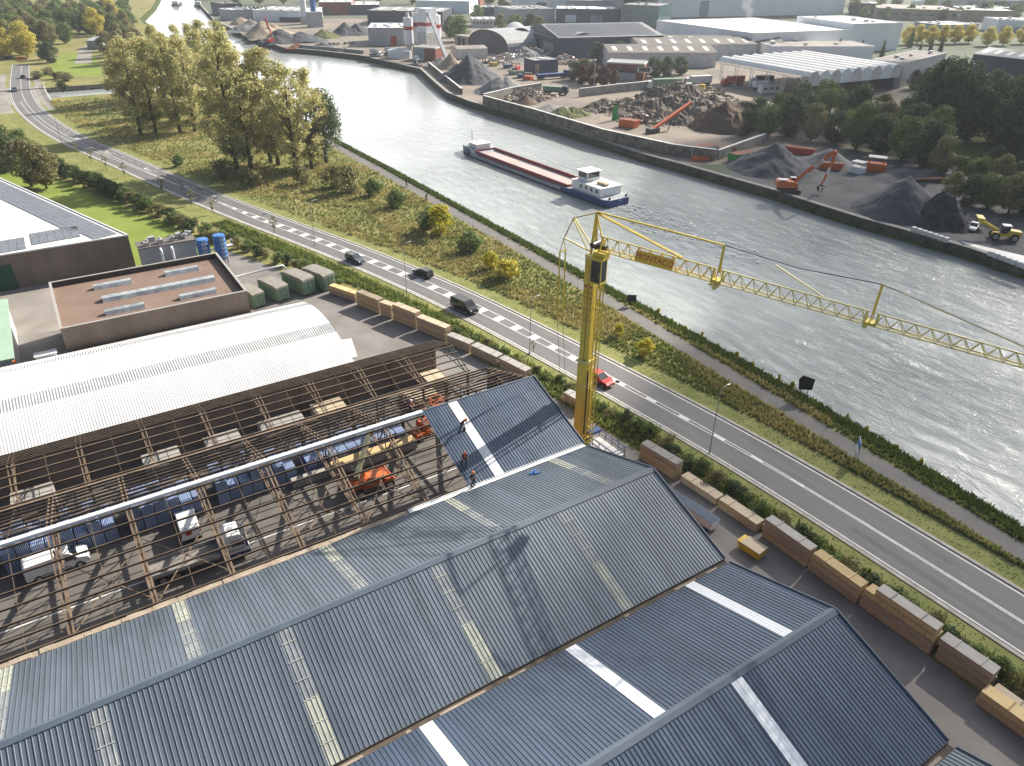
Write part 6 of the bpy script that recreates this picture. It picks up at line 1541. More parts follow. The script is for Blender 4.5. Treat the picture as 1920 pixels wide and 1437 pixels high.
hall('pale_wall_hall', 'hall with a long pale blank wall and dark roof right of the canopy', zat(1698, 116, 11), zat(1776, 98, 11), 13, 10, 'offwhite', 'roof_cement', par=.2)
hall('dark_hall', 'low dark hall with a white striped roof at the right edge', zat(1826, 100, 9), zat(1990, 118, 9), 26, 8, 'panel_dark', 'roof_grey', ridge=2.2, lights=7, lights_m='roof_white')
FARB = [('grey hall with a bright roof left of the concrete silos', (692, 86), (767, 86), 30, 9, 'panel_grey', 'roof_white', ((.55, .7, 5, 'red_band'),)),
        ('long pale hall behind the aggregate heaps at the far bend', (478, 40), (572, 42), 40, 7, 'panel_white', 'roof_grey', ((.5, .95, 3, 'panel_dark'),)),
        ('white roofed shed at the far bend beside the sand heap', (428, 40), (476, 38), 20, 7, 'panel_grey', 'roof_white', ()),
        ('brick fronted hall behind the blue batching tower', (600, 28), (660, 28), 40, 9, 'red_brick', 'roof_white', ((.1, .3, 5, 'panel_dark'),)),
        ('dark hall right of the brick fronted hall', (655, 28), (712, 28), 40, 7, 'panel_dark', 'roof_white', ()),
        ('wide grey hall with a dark blue front behind the silos', (690, 47), (830, 50), 40, 9, 'panel_dark', 'roof_grey', ((.68, .9, 4, 'blue'),)),
        ('pale long hall with loading doors farther behind the silos', (780, 24), (880, 26), 50, 9, 'panel_white', 'roof_white', ((.2, .3, 4, 'panel_dark'), (.6, .7, 4, 'panel_dark'))),
        ('small dark hall with a white roof left of the dark conifer', (902, 30), (945, 30), 20, 6, 'panel_dark', 'roof_white', ()),
        ('pale grey long hall behind the trees above the arched hangars', (958, 44), (1040, 42), 36, 9, 'panel_grey', 'roof_grey', ()),
        ('dark window banded office hall above the recycling hall', (1042, 42), (1160, 44), 30, 9, 'panel_dark', 'roof_white', ((.15, .32, 5, 'panel_white'), (.55, .75, 5, 'panel_grey'))),
        ('white hall near the top middle of the photo', (970, 14), (1060, 14), 40, 9, 'panel_white', 'roof_white', ((.4, .6, 4, 'panel_dark'),)),
        ('greenish flat roofed hall left of the steel skeleton', (1060, 20), (1160, 22), 40, 8, 'panel_grey', 'roof_grey', ()),
        ('low white hall among small trees left of the dark conifer', (886, 52), (930, 52), 20, 5, 'offwhite', 'roof_white', ()),
        ('brown hall with a white roof line at the top left of the works', (845, 14), (900, 15), 30, 9, 'rust', 'roof_white', ()),
        ('dark roofed house group beside the canal at the far bend', (398, 26), (424, 30), 14, 8, 'panel_dark', 'sand', ()),
        ('sandy roofed long hall right of the white high bay building', (1640, 36), (1800, 42), 60, 8, 'sand', 'yard_pale', ()),
        ('second sandy roofed hall farther right below the yellow tree', (1800, 40), (1900, 42), 50, 8, 'sand', 'roof_white', ()),
        ('dark glazed hall beside the right end of the high bay building', (1590, 28), (1640, 30), 30, 9, 'panel_dark', 'roof_grey', ()),
        ('white hall with dark windows right of the yellow tree row', (1866, 62), (1950, 64), 26, 8, 'panel_white', 'roof_grey', ((.1, .5, 4, 'panel_grey'),)),
        ('pale hall under the yellow tree row', (1760, 66), (1830, 64), 24, 6, 'panel_grey', 'roof_white', ()),
        ('white villa roof among the top right trees', (1706, 14), (1730, 15), 10, 6, 'panel_white', 'roof_white', ()),
        ('long grey hall at the top right corner', (1810, 20), (1960, 22), 60, 9, 'panel_grey', 'roof_grey', ()),
        ('blue white roofed hall just below the top right corner', (1840, 30), (1900, 30), 30, 6, 'panel_navy', 'roof_white', ())]
for i, (lb, a, c, d, h, wl, rf, dr) in enumerate(FARB): hall('factory_hall' if i % 2 else 'industrial_hall', lb, A(*a), A(*c), d, h, wl, rf, doors=dr, par=.3, lights=(5 if rf == 'roof_grey' else 3), windows=(7 if i % 3 == 0 and not dr else 0), lights_m='panel_grey' if rf != 'roof_grey' else 'offwhite')
# grey shed of the left wood
hall('grey_shed', 'grey sheet roofed shed in the clearing beyond the basin', A(165, 92, 0), A(195, 93, 0), 16, 4, 'panel_grey', 'galv', z=0, ridge=1.2, cat='shed')
sheet('far_path', [V2(at(140, 120)), V2(at(150, 90)), V2(at(172, 84)), V2(at(172, 118))], .02, 'yard_pale')
sheet('clearing', [V2(at(70, 146)), V2(at(120, 100)), V2(at(175, 100)), V2(at(195, 143))], .008, 'lawn')
# ---------------------------------------------------------------- concrete plant
def psilo(label, px, py, rad, h, z=FZ):
    q = A(px, py); r = thing('cement_silo', label, 'silo', (q.x, q.y, z), 0, 'cement silos of the concrete plant')
    MB().tube([(0, 0, h*.28), (0, 0, h)], rad, 20).build('tank', ['panel_white'], r); MB().tube([(0, 0, h*.66), (0, 0, h*.76)], rad*1.01, 20, cap=False).build('red_band', ['red_band'], r)
    MB().tube([(0, 0, h*.28), (0, 0, h*.12)], [rad, rad*.25], 16).build('hopper', ['offwhite'], r)
    for a in range(4): MB().beam((rad*.9*math.cos(a*1.57+.7), rad*.9*math.sin(a*1.57+.7), 0), (rad*.9*math.cos(a*1.57+.7), rad*.9*math.sin(a*1.57+.7), h*.3), .3, .3).build('leg', ['galv'], r)
    MB().tube([(0, 0, h+.01), (0, 0, h+1), (0, 0, h+2.4)], [rad*.5, rad*.35, rad*.3], 10).build('filter', ['offwhite'], r)
    return r
psilo('white cement silo with a red band, left of the plant tower', 768, 100, 2.5, 17); psilo('white cement silo with a red band, second from the left', 784, 98, 2.5, 19); psilo('white cement silo with a red band, right of the plant tower', 819, 99, 2.6, 18)
q = A(803, 104); r = thing('batching_tower', 'white concrete batching tower with a red band and a long inclined conveyor', 'tower', (q.x, q.y, FZ), .3)
MB().bx(-3.4, 3.4, -3, 3, 11, 22).build('upper_house', ['panel_white'], r); MB().bx(-3.43, 3.43, -3.03, 3.03, 14, 15.6).build('red_band', ['red_band'], r); MB().bx(-4, 4, -3.4, 3.4, 0, 10.99).build('lower_house', ['offwhite'], r)
g = MB(); e0 = r.matrix_world.inverted() if False else None
pe = A(843, 130); loc = Matrix.Rotation(-.3, 3, 'Z') @ Vector((pe.x-q.x, pe.y-q.y, 0)); g.beam((0, -1, 21), (loc.x, loc.y, 1.5), 1.5, 1.3); g.build('conveyor', ['galv'], r)
hall('plant_office', 'red brick plant room beside the white round tank', A(776, 113), A(817, 116), 10, 6, 'red_brick', 'roof_grey', par=.2, cat='building', doors=((.02, .5, 5.9, 'panel_grey'),))
q = A(752, 108); r = thing('water_tank', 'low round white tank at the concrete plant', 'tank', (q.x, q.y, FZ)); MB().tube([(0, 0, 0), (0, 0, 3.6)], 6.5, 26).build('shell', ['panel_white'], r); MB().tube([(0, 0, 3.601), (0, 0, 4.0), (0, 0, 4.5)], [6.3, 4, .5], 26).build('lid', ['panel_grey'], r)
for px, m, hh, lb in ((572, 'panel_white', 26, 'thin white silo tower at the far bend'), (590, 'blue_bright', 27, 'bright blue silo tower at the far bend')):
    q = A(px, 45); r = thing('silo_tower', lb, 'silo', (q.x, q.y, FZ)); MB().tube([(0, 0, 5), (0, 0, hh)], 2.0, 16).build('tank', [m], r); MB().bx(-2.4, 2.4, -2.4, 2.4, 0, 4.99).build('base', ['galv'], r); MB().tube([(0, 0, hh+.01), (0, 0, hh+.6)], [2.1, .5], 16).build('cap', ['offwhite'], r)
q = A(586, 50); hall('weigh_house', 'small grey batching house at the foot of the blue silo tower', (q.x-4, q.y-8), (q.x+5, q.y-8), 7, 9, 'panel_grey', 'roof_grey', cat='building')
# ---------------------------------------------------------------- lorries, machines and skips
def lorry(label, body_m, cab_m, L=13.0, H=3.9, name='lorry', cat='lorry', tipper=False):
    r = thing(name, label, cat)
    MB().bx(-L/2, L/2-2.6, -1.25, 1.25, 1.2, H if not tipper else 2.9).build('box', [body_m], r, bevel=.05)
    MB().bx(-L/2, L/2-.3, -.5, .5, .7, 1.19).build('chassis', ['dark_metal'], r)
    c = MB().side([(L/2-2.4, .7), (L/2-2.4, 2.9), (L/2-1.9, 3.3), (L/2-.4, 3.1), (L/2, 1.9), (L/2, .7)], -1.2, 1.2).build('cab', [cab_m], r, bevel=.08)
    MB().add([(L/2-.02, -1.05, 1.95), (L/2-.02, 1.05, 1.95), (L/2-.34, .95, 2.95), (L/2-.34, -.95, 2.95)], [(0, 1, 2, 3)]).build('windscreen', ['glass'], c)
    for x in (-L/2+1.2, -L/2+2.6, L/2-3.3, L/2-1.1):
        for y in (-1.0, 1.0): wheel(r, x, y, .5, .35)
    return r
def setat(o, px, py, rz, z=FZ+.012): q = A(px, py); o.location = (q.x, q.y, z); o.rotation_euler = (0, 0, math.radians(rz)); return o
def face_px(o, p, q, z=FZ+.012):
    """stand o on the line from spot p to spot q of the yard"""
    a, c = A(*p), A(*q); o.location = ((a.x+c.x)/2, (a.y+c.y)/2, z); o.rotation_euler = (0, 0, math.atan2(c.y-a.y, c.x-a.x)); return o
face_px(lorry('grey-green articulated lorry parked before the dark hedge at the left end of the canopy', 'green_box', 'offwhite', 15), (1275, 166), (1212, 168))
face_px(lorry('pale box lorry half under the left end of the canopy', 'offwhite', 'galv', 12), (1330, 160), (1284, 162))
face_px(lorry('red lorry cab and trailer parked under the middle of the canopy', 'red', 'red', 10), (1395, 160), (1350, 162)); face_px(lorry('dark lorry parked under the right half of the canopy', 'navy', 'white', 10), (1450, 160), (1402, 161))
face_px(lorry('green tipper lorry standing at the gap in the block walls', 'green_box', 'navy', 10, tipper=True), (1026, 176), (1058, 178))
face_px(lorry('blue flatbed trailer loaded with pipes in front of the navy workshop', 'blue', 'blue', 16, 2.2), (1008, 150), (1066, 146))
face_px(lorry('white site cabin lorry on the rubble right of the debris heap', 'white', 'offwhite', 9, 3.4), (1405, 170), (1455, 168))
for i, (px, py, lb) in enumerate(((705, 106, 'concrete mixer lorry nearest to the low wall at the plant'), (730, 104, 'concrete mixer lorry left of the round white tank'), (783, 121, 'concrete mixer lorry in front of the red brick plant room'))):
    r = thing('mixer_lorry', lb, 'mixer lorry'); setat(r, px, py, -60-20*i)
    MB().tube([(-3.6, 0, 2.9), (-2.6, 0, 2.6), (-.6, 0, 2.3), (1.2, 0, 1.9)], [.6, 1.15, 1.25, .8], 14).build('drum', ['offwhite'], r, smooth=True); MB().bx(-3.8, 3.6, -.5, .5, .6, 1.1).build('chassis', ['dark_metal'], r)
    MB().side([(1.7, .6), (1.7, 2.6), (3.3, 2.6), (3.8, 1.7), (3.8, .6)], -1.15, 1.15).build('cab', ['white'], r, bevel=.07); MB().bx(3.78, 3.83, -1, 1, 1.5, 2.3).build('windscreen', ['glass'], r)
    for x in (-2.8, -1.5, 2.8):
        for y in (-.95, .95): wheel(r, x, y, .5, .32)
for i, (px, py) in enumerate(((618, 84), (626, 84), (634, 84), (648, 83), (656, 82), (663, 82))):
    if i == 0: pc = setat(car('small parked car in the row behind the low wall at the far bend', 'offwhite', True), px, py, 70); pc['group'] = 'parked cars at the far bend'
    else: q = A(px, py); copy_tree(pc, (q.x, q.y, FZ+.012), math.radians(70), 'small parked car in the row behind the low wall at the far bend', group='parked cars at the far bend')
g = MB(); g.side([(-2.1, .25), (-2.1, .9), (2.1, .75), (2.1, .25)], -.85, .85, 0); g.side([(-1.8, .9), (-1.2, 1.42), (.2, 1.44), (1.0, .85)], -.78, .78, 1, lambda x, z: .8 if z > 1.2 else 1)
tiny = [g.mesh('car', [m_, 'glass']) for m_ in ('offwhite', 'carblack', 'cargrey', 'galv')]
for row in range(3):
    for k in range(14):
        q = A(462+k*7.4+row*3, 15+row*3.6+k*.15); o = link('parked_car', tiny[(k*3+row) % 4]); o.location = (q.x, q.y, FZ+.012); o.rotation_euler = (0, 0, 1.1)
        tag(o, 'tiny parked car in the big car park behind the long pale hall', 'car', 'cars in the far car park')
# long reach excavator
def excavator(label, boom, stick, s=1.0, m='orange', text=None):
    r = thing('excavator', label, 'excavator')
    for y in (-1.35, 1.35):
        g = MB(); g.side([(-2.4, .35), (-2.1, 0), (2.1, 0), (2.4, .35), (2.4, .7), (2.1, 1.0), (-2.1, 1.0), (-2.4, .7)], y-.32, y+.32); g.build('track', ['dark_metal'], r, bevel=.05)
    MB().bx(-1.0, 1.0, -1.0, 1.0, .55, 1.15).build('undercarriage', ['dark_metal'], r)
    b_ = MB().side([(-3.0, 1.3), (-3.0, 2.6), (-2.6, 2.85), (.2, 2.75), (1.5, 2.3), (1.6, 1.3)], -1.45, 1.45).build('body', [m], r, bevel=.08)
    MB().bx(-2.8, -.9, -1.3, .2, 2.86, 3.05).build('engine_hood', ['galv'], b_)
    MB().side([(.1, 1.5), (.1, 3.1), (1.3, 3.15), (1.8, 2.3), (1.8, 1.5)], .45, 1.4).build('cab', ['glass'], r, bevel=.05); MB().bx(.1, 1.3, .45, 1.4, 3.16, 3.24).build('cab_roof', ['white'], r)
    g = MB(); g.tube([Vector(p_) for p_ in boom], [.30]+[.48]*(len(boom)-2)+[.42], 4); bo = g.build('boom', [m], r)
    g = MB(); g.tube([Vector(p_) for p_ in stick], [.42]+[.33]*(len(stick)-2)+[.22], 4); g.build('stick', [m], r)
    MB().tube([(1.6, -.5, 2.0), Vector(boom[1])+Vector((0, -.5, -.2))], .14, 6).build('ram', ['galv'], r)
    e = Vector(stick[-1]); g = MB()
    for k in range(4):
        a = k*1.57+.4; g.tube([e, e+Vector((math.cos(a)*.9, math.sin(a)*.9, -.5)), e+Vector((math.cos(a)*.35, math.sin(a)*.35, -1.6))], [.18, .28, .05], 5)
    g.build('grab', ['dark_metal'], r)
    return r, bo
ex, bo = excavator('orange long reach excavator lettered GMS on its boom, working beside the quay', [(.4, 0, 1.9), (3.2, 0, 4.9), (8.0, 0, 9.4)], [(8.3, 0, 9.6), (8.1, 0, 6.5), (6.8, 0, 2.0)])
face_px(ex, (1456, 360), (1500, 362)); ex.scale = (1.05,)*3
bd_ = Vector((4.8, 0, 4.5)).normalized(); bl = Vector((-bd_.z, 0, bd_.x))
MB().add([Vector((4.4, -.40, 6.05))+bd_*a+bl*b__ for a, b__ in ((0, -.42), (2.3, -.42), (2.3, .42), (0, .42))], [(0, 1, 2, 3)]).build('name_board', ['white'], bo)
lettering('lettering', 'GMS', .85, 'red_band', bo, frame(Vector((4.4, -.408, 6.05))+bd_*1.15, bd_, bl), .003, bold=.01)
MB().box((7.75, -.36, 5.2), (.12, .02, 1.6)).build('name_plate', ['white'], bo); MB().box((7.6, -.345, 5.2), (.5, .02, 1.5)).build('name_plate', ['white'], bo)
ex2, _ = excavator('red and white crane excavator on the quay of the far bend', [(.4, 0, 1.9), (.2, 0, 6), (-2.0, 0, 14)], [(-2.0, 0, 14), (-1.8, 0, 12), (-1.6, 0, 9)], m='red'); setat(ex2, 510, 83, 20)
# wheel loader
r = thing('wheel_loader', 'yellow wheel loader with a raised bucket at the right edge of the coal yard', 'wheel loader'); face_px(r, (1905, 452), (1845, 446)); r.scale = (.9,)*3
MB().side([(-3.6, .9), (-3.6, 2.2), (-1.2, 2.4), (-.6, 1.5), (1.8, 1.5), (2.0, .8)], -.95, .95).build('body', ['yellow'], r, bevel=.1)
MB().side([(-1.3, 1.6), (-1.2, 3.2), (.3, 3.2), (.5, 1.6)], -.75, .75).build('cab', ['glass'], r, bevel=.05); MB().bx(-1.35, .4, -.85, .85, 3.2, 3.35).build('cab_roof', ['white'], r)
g = MB()
for y in (-.6, .6): g.beam((1.0, y, 2.0), (4.8, y, 3.8), .3, .5)
g.beam((2.8, -.6, 2.9), (2.8, .6, 2.9), .2, .3); g.build('lift_arm', ['yellow'], r)
g = MB(); g.side([(4.6, 3.4), (4.5, 4.6), (5.9, 4.7), (6.0, 4.55), (5.0, 3.3)], -1.5, 1.5); g.build('bucket', ['yellow'], r)
for x in (-2.4, 1.4):
    for y in (-1.15, 1.15): wheel(r, x, y, .85, .6)
o = car('white topped dark pickup parked by the black coal heap', 'white', False, cat='pickup', name='pickup'); face_px(o, (1832, 420), (1815, 442)); MB().bx(-2.1, -.9, -.8, .8, 1.02, 1.12).build('load_bed', ['black'], o)
# big bags on the quay
g = MB(); g.bx(-.45, .45, -.45, .45, 0, .95); bag = g.mesh('big_bag', ['offwhite'], bevel=.12)
k = 0
for p0, p1, n_, gl in (((1712, 436), (1772, 456), 7, 'first row of white bulk bags on the quay, left of the pickup'), ((1856, 482), (1920, 506), 7, 'second row of white bulk bags on the quay, at the right edge')):
    for i in range(n_):
        q = A(*p0).lerp(A(*p1), i/(n_-1)); o = link('bulk_bag', bag); o.location = (q.x, q.y, FZ+.21); o.rotation_euler = (0, 0, J(.2)); tag(o, ('white bulk bag in the quay row left of the pickup', 'white bulk bag in the quay row at the right edge')[p0[0] > 1800], 'bulk bag', gl)
def skip(label, m, s=1.0, L=5.0, name='skip', cat='skip'):
    r = thing(name, label, cat); w_ = 1.1*s
    g = MB(); g.side([(-L/2, .1), (L/2-.6, .1), (L/2, 1.5*s), (-L/2, 1.5*s)], -w_, w_); g.build('body', [m], r)
    MB().bx(-L/2+.1, L/2-.12, -w_+.08, w_-.08, 1.5*s-.2+.21, 1.5*s+.05).build('load', ['rust'], r)
    for k in range(3):
        for y in (-1, 1): MB().bx(-L/2+.6+k*1.4, -L/2+.75+k*1.4, y*w_-.05, y*w_+.05, .15, 1.4*s).build('rib', [m], r)
    return r
face_px(skip('bright green open container beside the dark blue-grey heap', 'green_skip', 1.5, 7.5), (1365, 306), (1415, 298)); face_px(skip('red skip at the foot of the copse behind the excavator', 'red', 1.2, 8), (1476, 286), (1524, 292))
face_px(skip('orange scoop shaped skip beside the small gravel heap', 'orange', 1.1, 6), (1540, 316), (1574, 318)); 
def dredge_cab(label, m1, m2, s=1.0):
    r = thing('crane_cab', label, 'machine part'); MB().bx(-2.4, 2.4, -1.5, 1.5, 0, 1.9).build('base', [m1], r, bevel=.05)
    for x in (-1.8, 1.8):
        for y in (-1.2, 1.2): MB().bx(x-.12, x+.12, y-.12, y+.12, 1.901, 3.4).build('post', [m1], r)
    MB().bx(-2.2, 2.2, -1.5, 1.5, 3.401, 3.6).build('roof', [m2], r); return r
face_px(dredge_cab('orange-red machine housing with a grey roof near the copse', 'orange', 'galv'), (1622, 318), (1658, 322)); o = face_px(dredge_cab('white machine cab beside the orange-red housing', 'white', 'offwhite'), (1598, 322), (1616, 326)); o.scale = (.7, .9, .8)
o = face_px(skip('dark flat trailer behind the black coal heap', 'black', .7, 8, 'trailer', 'trailer'), (1722, 344), (1758, 342))
face_px(skip('long white trough container beside the wall of the coal yard', 'offwhite', 1.5, 11), (1282, 296), (1344, 284)); face_px(skip('orange wrecked hopper lying in front of the white trough', 'orange', .8, 5), (1300, 302), (1330, 300)); face_px(skip('red-brown skip next to the green open container', 'rust', 1.3, 5), (1352, 292), (1372, 288))
face_px(skip('orange crusher box at the foot of the debris heap', 'orange', 1.6, 6), (1160, 236), (1200, 242)); r = thing('conveyor', 'orange inclined conveyor leaning against the brown end of the debris heap', 'conveyor')
a, c = A(1222, 250), A(1290, 238); g = MB(); g.beam((a.x, a.y, FZ+1), (c.x, c.y, FZ+7.5), 1.1, .7); g.build('belt_frame', ['orange'], r)
m_ = (a+c)/2
MB().beam((m_.x-1, m_.y, FZ), (m_.x+.6, m_.y, FZ+4.2), .25, .25).build('leg', ['dark_metal'], r); MB().bx(a.x-1.6, a.x+2.2, a.y-1.2, a.y+1.2, FZ, FZ+1.5).build('drive_unit', ['dark_metal'], r)
q = A(1152, 226); r = thing('grab_bucket', 'upright bright green sorting bucket standing against the debris heap', 'bucket', (q.x, q.y, FZ)); MB().side([(-.9, 0), (1.0, .2), (.5, 5.0), (-.5, 4.6)], -.5, .5).build('shell', ['green_skip'], r, bevel=.08)
MB().bx(-.5, .5, -.3, .3, 4.9, 5.4).build('hinge', ['dark_metal'], r)
for i, (px, py, m, lb) in enumerate(((952, 128, 'blue', 'blue scrapped vehicle in the scrap yard'), (968, 131, 'red', 'dark red scrapped vehicle in the scrap yard'), (975, 146, 'blue', 'pale blue scrapped lorry cab before the navy workshop'), (962, 140, 'green_box', 'green scrapped machine before the navy workshop'), (990, 150, 'orange', 'orange material handler part before the navy workshop'), (925, 124, 'yellow', 'yellow loader at the top of the retaining wall'))):
    o = setat(dredge_cab(lb, m, 'dark_metal'), px, py, 30*i); o.scale = (.8, .8, .8)
q = A(1113, 163); r = thing('floodlight_mast', 'tall floodlight mast with two lit heads in the demolition yard', 'floodlight', (q.x, q.y, FZ)); MB().tube([(0, 0, 0), (0, 0, 10)], .12, 6).build('mast', ['galv'], r)
for y in (-.5, .5): MB().box((0, y, 10.2), (.5, .6, .5)).build('lamp_head', ['lamp'], r)
q = A(1204, 150); r = thing('yard_lamp', 'thin yard lamp between the brick house and the dark hedge', 'lamp', (q.x, q.y, FZ)); MB().tube([(0, 0, 0), (0, 0, 7.5), (-1.4, 0, 8.2)], .1, 6).build('mast', ['galv'], r); MB().box((-1.7, 0, 8.2), (.8, .3, .15)).build('lamp_head', ['lamp'], r)
hall('gate_pier', 'white painted pier at the foot of the first canopy post', A(1280, 172), A(1296, 172), 1.6, 3, 'white', 'white', par=0, cat='pier'); hall('gate_pier', 'yellow painted pier right of the white pier', A(1310, 176), A(1318, 177), 1.4, 3.4, 'yellow', 'yellow', par=0, cat='pier')
hall('site_cabin', 'white site cabin with dark windows on the rubble terrace', A(1428, 176), A(1462, 174), 3, 3, 'white', 'offwhite', par=0, cat='cabin', windows=3)
# steam drifting up from the white warehouse roof
sm = bpy.data.materials.new('steam'); sm.use_nodes = True; n = sm.node_tree; n.nodes.clear(); o_ = n.nodes.new('ShaderNodeOutputMaterial'); v_ = n.nodes.new('ShaderNodeVolumePrincipled'); v_.inputs['Color'].default_value = (1, 1, 1, 1); v_.inputs['Density'].default_value = .07
n.links.new(v_.outputs['Volume'], o_.inputs['Volume']); M['steam'] = sm
q = zat(1404, 36, 11.6+FZ); g = MB(); rnd = random.Random(6)
for k in range(9):
    c = Vector((q.x-k*.5+rnd.uniform(-1.5, 1.5), q.y+k*.4+rnd.uniform(-1.5, 1.5), FZ+13+k*3.0)); rr = 2.2+k*.45
    ring = [(c+Vector((0, 0, -rr)), 0.05*rr), (c+Vector((0, 0, -rr*.7)), .72*rr), (c, rr), (c+Vector((0, 0, rr*.7)), .72*rr), (c+Vector((0, 0, rr)), .05*rr)]
    g.tube([p_ for p_, _ in ring], [w_ for _, w_ in ring], 14)
tag(g.build('steam', ['steam'], smooth=True), 'white steam plume rising in front of the high bay warehouse', 'steam', kind='stuff')
# ---------------------------------------------------------------- the barge
bq0, bq1 = V2(at(1166, 389, WZ)), V2(at(864, 276, WZ))
bl_ = (bq1-bq0); BL_ = 66.0; r = thing('barge', 'long empty cargo barge with a dark blue hull, red hatch coaming and white wheelhouse', 'barge', (*(bq0+bl_.normalized()*1.0), WZ), math.atan2(bl_.y, bl_.x))
hw = 4.1
def half(x):
    if x < 3: return hw*(.72+.28*math.sqrt(max(0, x/3)))
    if x > 58: return hw*math.sqrt(max(.02, 1-((x-58)/8.2)**2))
    return hw
xs = [0, .6, 1.6, 3, 6, 12, 17, 24, 40, 54, 58, 60, 62, 64, 65.4, 66]
def deckz(x): return 1.75 if x < 14 else (1.75-(x-14)/4*.75 if x < 18 else (1.0 if x < 54 else 1.0+min(1, (x-54)/5)*1.3))
g = MB(); o = 0; sec = []
for x in xs:
    h_ = half(x); d_ = deckz(x); sec.append(len(g.v))
    g.v += [(x, -h_*.9, -.6), (x, -h_, .35), (x, -h_, d_), (x, h_, d_), (x, h_, .35), (x, h_*.9, -.6)]
for i in range(len(xs)-1):
    a, c = sec[i], sec[i+1]; x = xs[i]
    for k, m in ((0, 0), (1, 2 if 17 <= x < 58 else 1), (2, 3), (3, 2 if 17 <= x < 58 else 1), (4, 0)): g.f.append((a+k, a+k+1, c+k+1, c+k)); g.m.append(m)
g.f.append(tuple(range(6))); g.m.append(1); g.f.append(tuple(sec[-1]+k for k in range(6))[::-1]); g.m.append(1)
g.build('hull', ['black', 'blue', 'panel_grey', 'panel_grey'], r)
g = MB(); c0_, c1_ = 15.0, 56.5
for y in (-3.35, 3.35): g.bx(c0_, c1_, y-.12, y+.12, .95, 2.05)
g.bx(c0_-.12, c0_+.12, -3.2, 3.2, 1.0, 2.05); g.bx(c1_-.12, c1_+.12, -3.2, 3.2, 1.0, 2.05); g.build('coaming', ['coaming_red'], r)
MB().bx(c0_+.13, c1_-.13, -3.22, 3.22, 1.02, 1.3).build('hold_floor', ['hold_floor'], r)
dh = MB().bx(3.2, 13.6, -3.3, 3.3, 1.76, 3.7).build('deckhouse', ['white'], r, bevel=.05)
MB().bx(2.9, 13.8, -3.5, 3.5, 3.701, 3.8).build('deckhouse_roof', ['whitecoat'], r)
for k in range(4):
    for y in (-1, 1): MB().bx(4.0+k*1.9, 4.9+k*1.9, y*3.31-.01, y*3.31+.01, 2.5, 3.3).build('window', ['glass'], dh)
MB().bx(9.6, 12.8, -1.9, 1.9, 3.81, 5.9).build('wheelhouse', ['glass'], r, bevel=.04)
g = MB()
for x in (9.6, 12.8):
    for y in (-1.9, 1.9): g.bx(x-.1, x+.1, y-.1, y+.1, 3.81, 5.92)
g.bx(9.5, 12.9, -1.98, 1.98, 3.81, 4.5); g.build('wheelhouse_frame', ['white'], r)
MB().bx(9.1, 13.3, -2.4, 2.4, 5.93, 6.08).build('wheelhouse_roof', ['white'], r)
g = MB(); g.side([(4.2, 3.85), (3.9, 4.3), (7.2, 4.3), (6.9, 3.85)], -.2, 1.1); g.build('dinghy', ['wood_tan'], r, bevel=.1)
MB().bx(4.4, 6.6, .0, .9, 4.301, 4.33).build('dinghy_thwart', ['wood_old'], r)
g = MB()
for x, y in ((.6, -2.6), (.6, 2.6)): g.cyl((x, y, 1.75), (x, y, 2.3), .25, 8)
g.build('bollard', ['dark_metal'], r)
g = MB()
for y in (-3.9, 3.9):
    for k in range(7): g.beam((1.4+k*2, y*.98, 1.75), (1.4+k*2, y*.98, 2.6), .05, .05)
    g.beam((1.4, y*.98, 2.6), (13.4, y*.98, 2.6), .05, .05)
g.build('rail', ['white'], r)
g = MB(); g.bx(57.3, 61.5, -2.3, 2.3, 1.9, 3.3); fo = g.build('forecastle', ['white'], r, bevel=.05); MB().bx(57, 62, -2.5, 2.5, 3.301, 3.38).build('forecastle_roof', ['whitecoat'], r)
g = MB(); g.beam((63.4, 0, 2.2), (63.4, 0, 6.0), .12, .12); g.cyl((62.8, -.9, 2.7), (62.8, .9, 2.7), .4, 10); g.build('windlass', ['dark_metal'], r)
for k in range(3): MB().bx(20+k*12, 20.6+k*12, -4.35, -4.11, .5, 1.0).build('fender', ['tyre'], r)
lettering('lettering', 'WIJ', .5, 'white', r, frame((-.012, -.2, 1.35), (0, -1, 0), (0, 0, 1)), .004)
# foam of the wake
wk = defm('foam', (.62, .66, .66), .6, scale=.6, col2=(.3, .34, .34), detail=9)
g = MB(); rnd = random.Random(8)
for k in range(620):
    x = -rnd.random()**1.4*42-.5; y = rnd.gauss(0, .9+abs(x)*.05)+(rnd.choice((-1, 1))*(2.5+abs(x)*.16) if k % 3 == 0 else 0); s_ = rnd.uniform(.08, .42)
    a = [(x+math.cos(t_)*s_*rnd.uniform(.8, 2.6), y+math.sin(t_)*s_*.5*rnd.uniform(.6, 1.3), .02+.0004*k) for t_ in [i*1.047 for i in range(6)]]; g.add(a, [tuple(range(6))])
wko = tag(g.build('wake_foam', ['foam'], fix=False), 'white churned foam trailing behind the barge stern', 'wake', kind='stuff'); wko.location = r.location; wko.rotation_euler = r.rotation_euler
for px, py, lb, L_ in ((332, 10, 'small dark barge far up the canal', 24), (374, 11, 'moored barge along the far quay at the top', 26)):
    q = V2(at(px, py, WZ)); r = thing('barge', lb, 'barge', (q.x, q.y, WZ), math.radians(72)); g = MB(); g.side([(-L_/2, -.3), (L_/2-3, -.3), (L_/2, 1.6), (-L_/2, 1.2)], -3.6, 3.6); g.build('hull', ['navy'], r, bevel=.3); MB().bx(-L_/2+1, -L_/2+6, -2.5, 2.5, 1.25, 4).build('wheelhouse', ['offwhite'], r); MB().bx(-L_/2+7, L_/2-4, -2.9, 2.9, 1.25, 2.0).build('hatch', ['rust'], r)
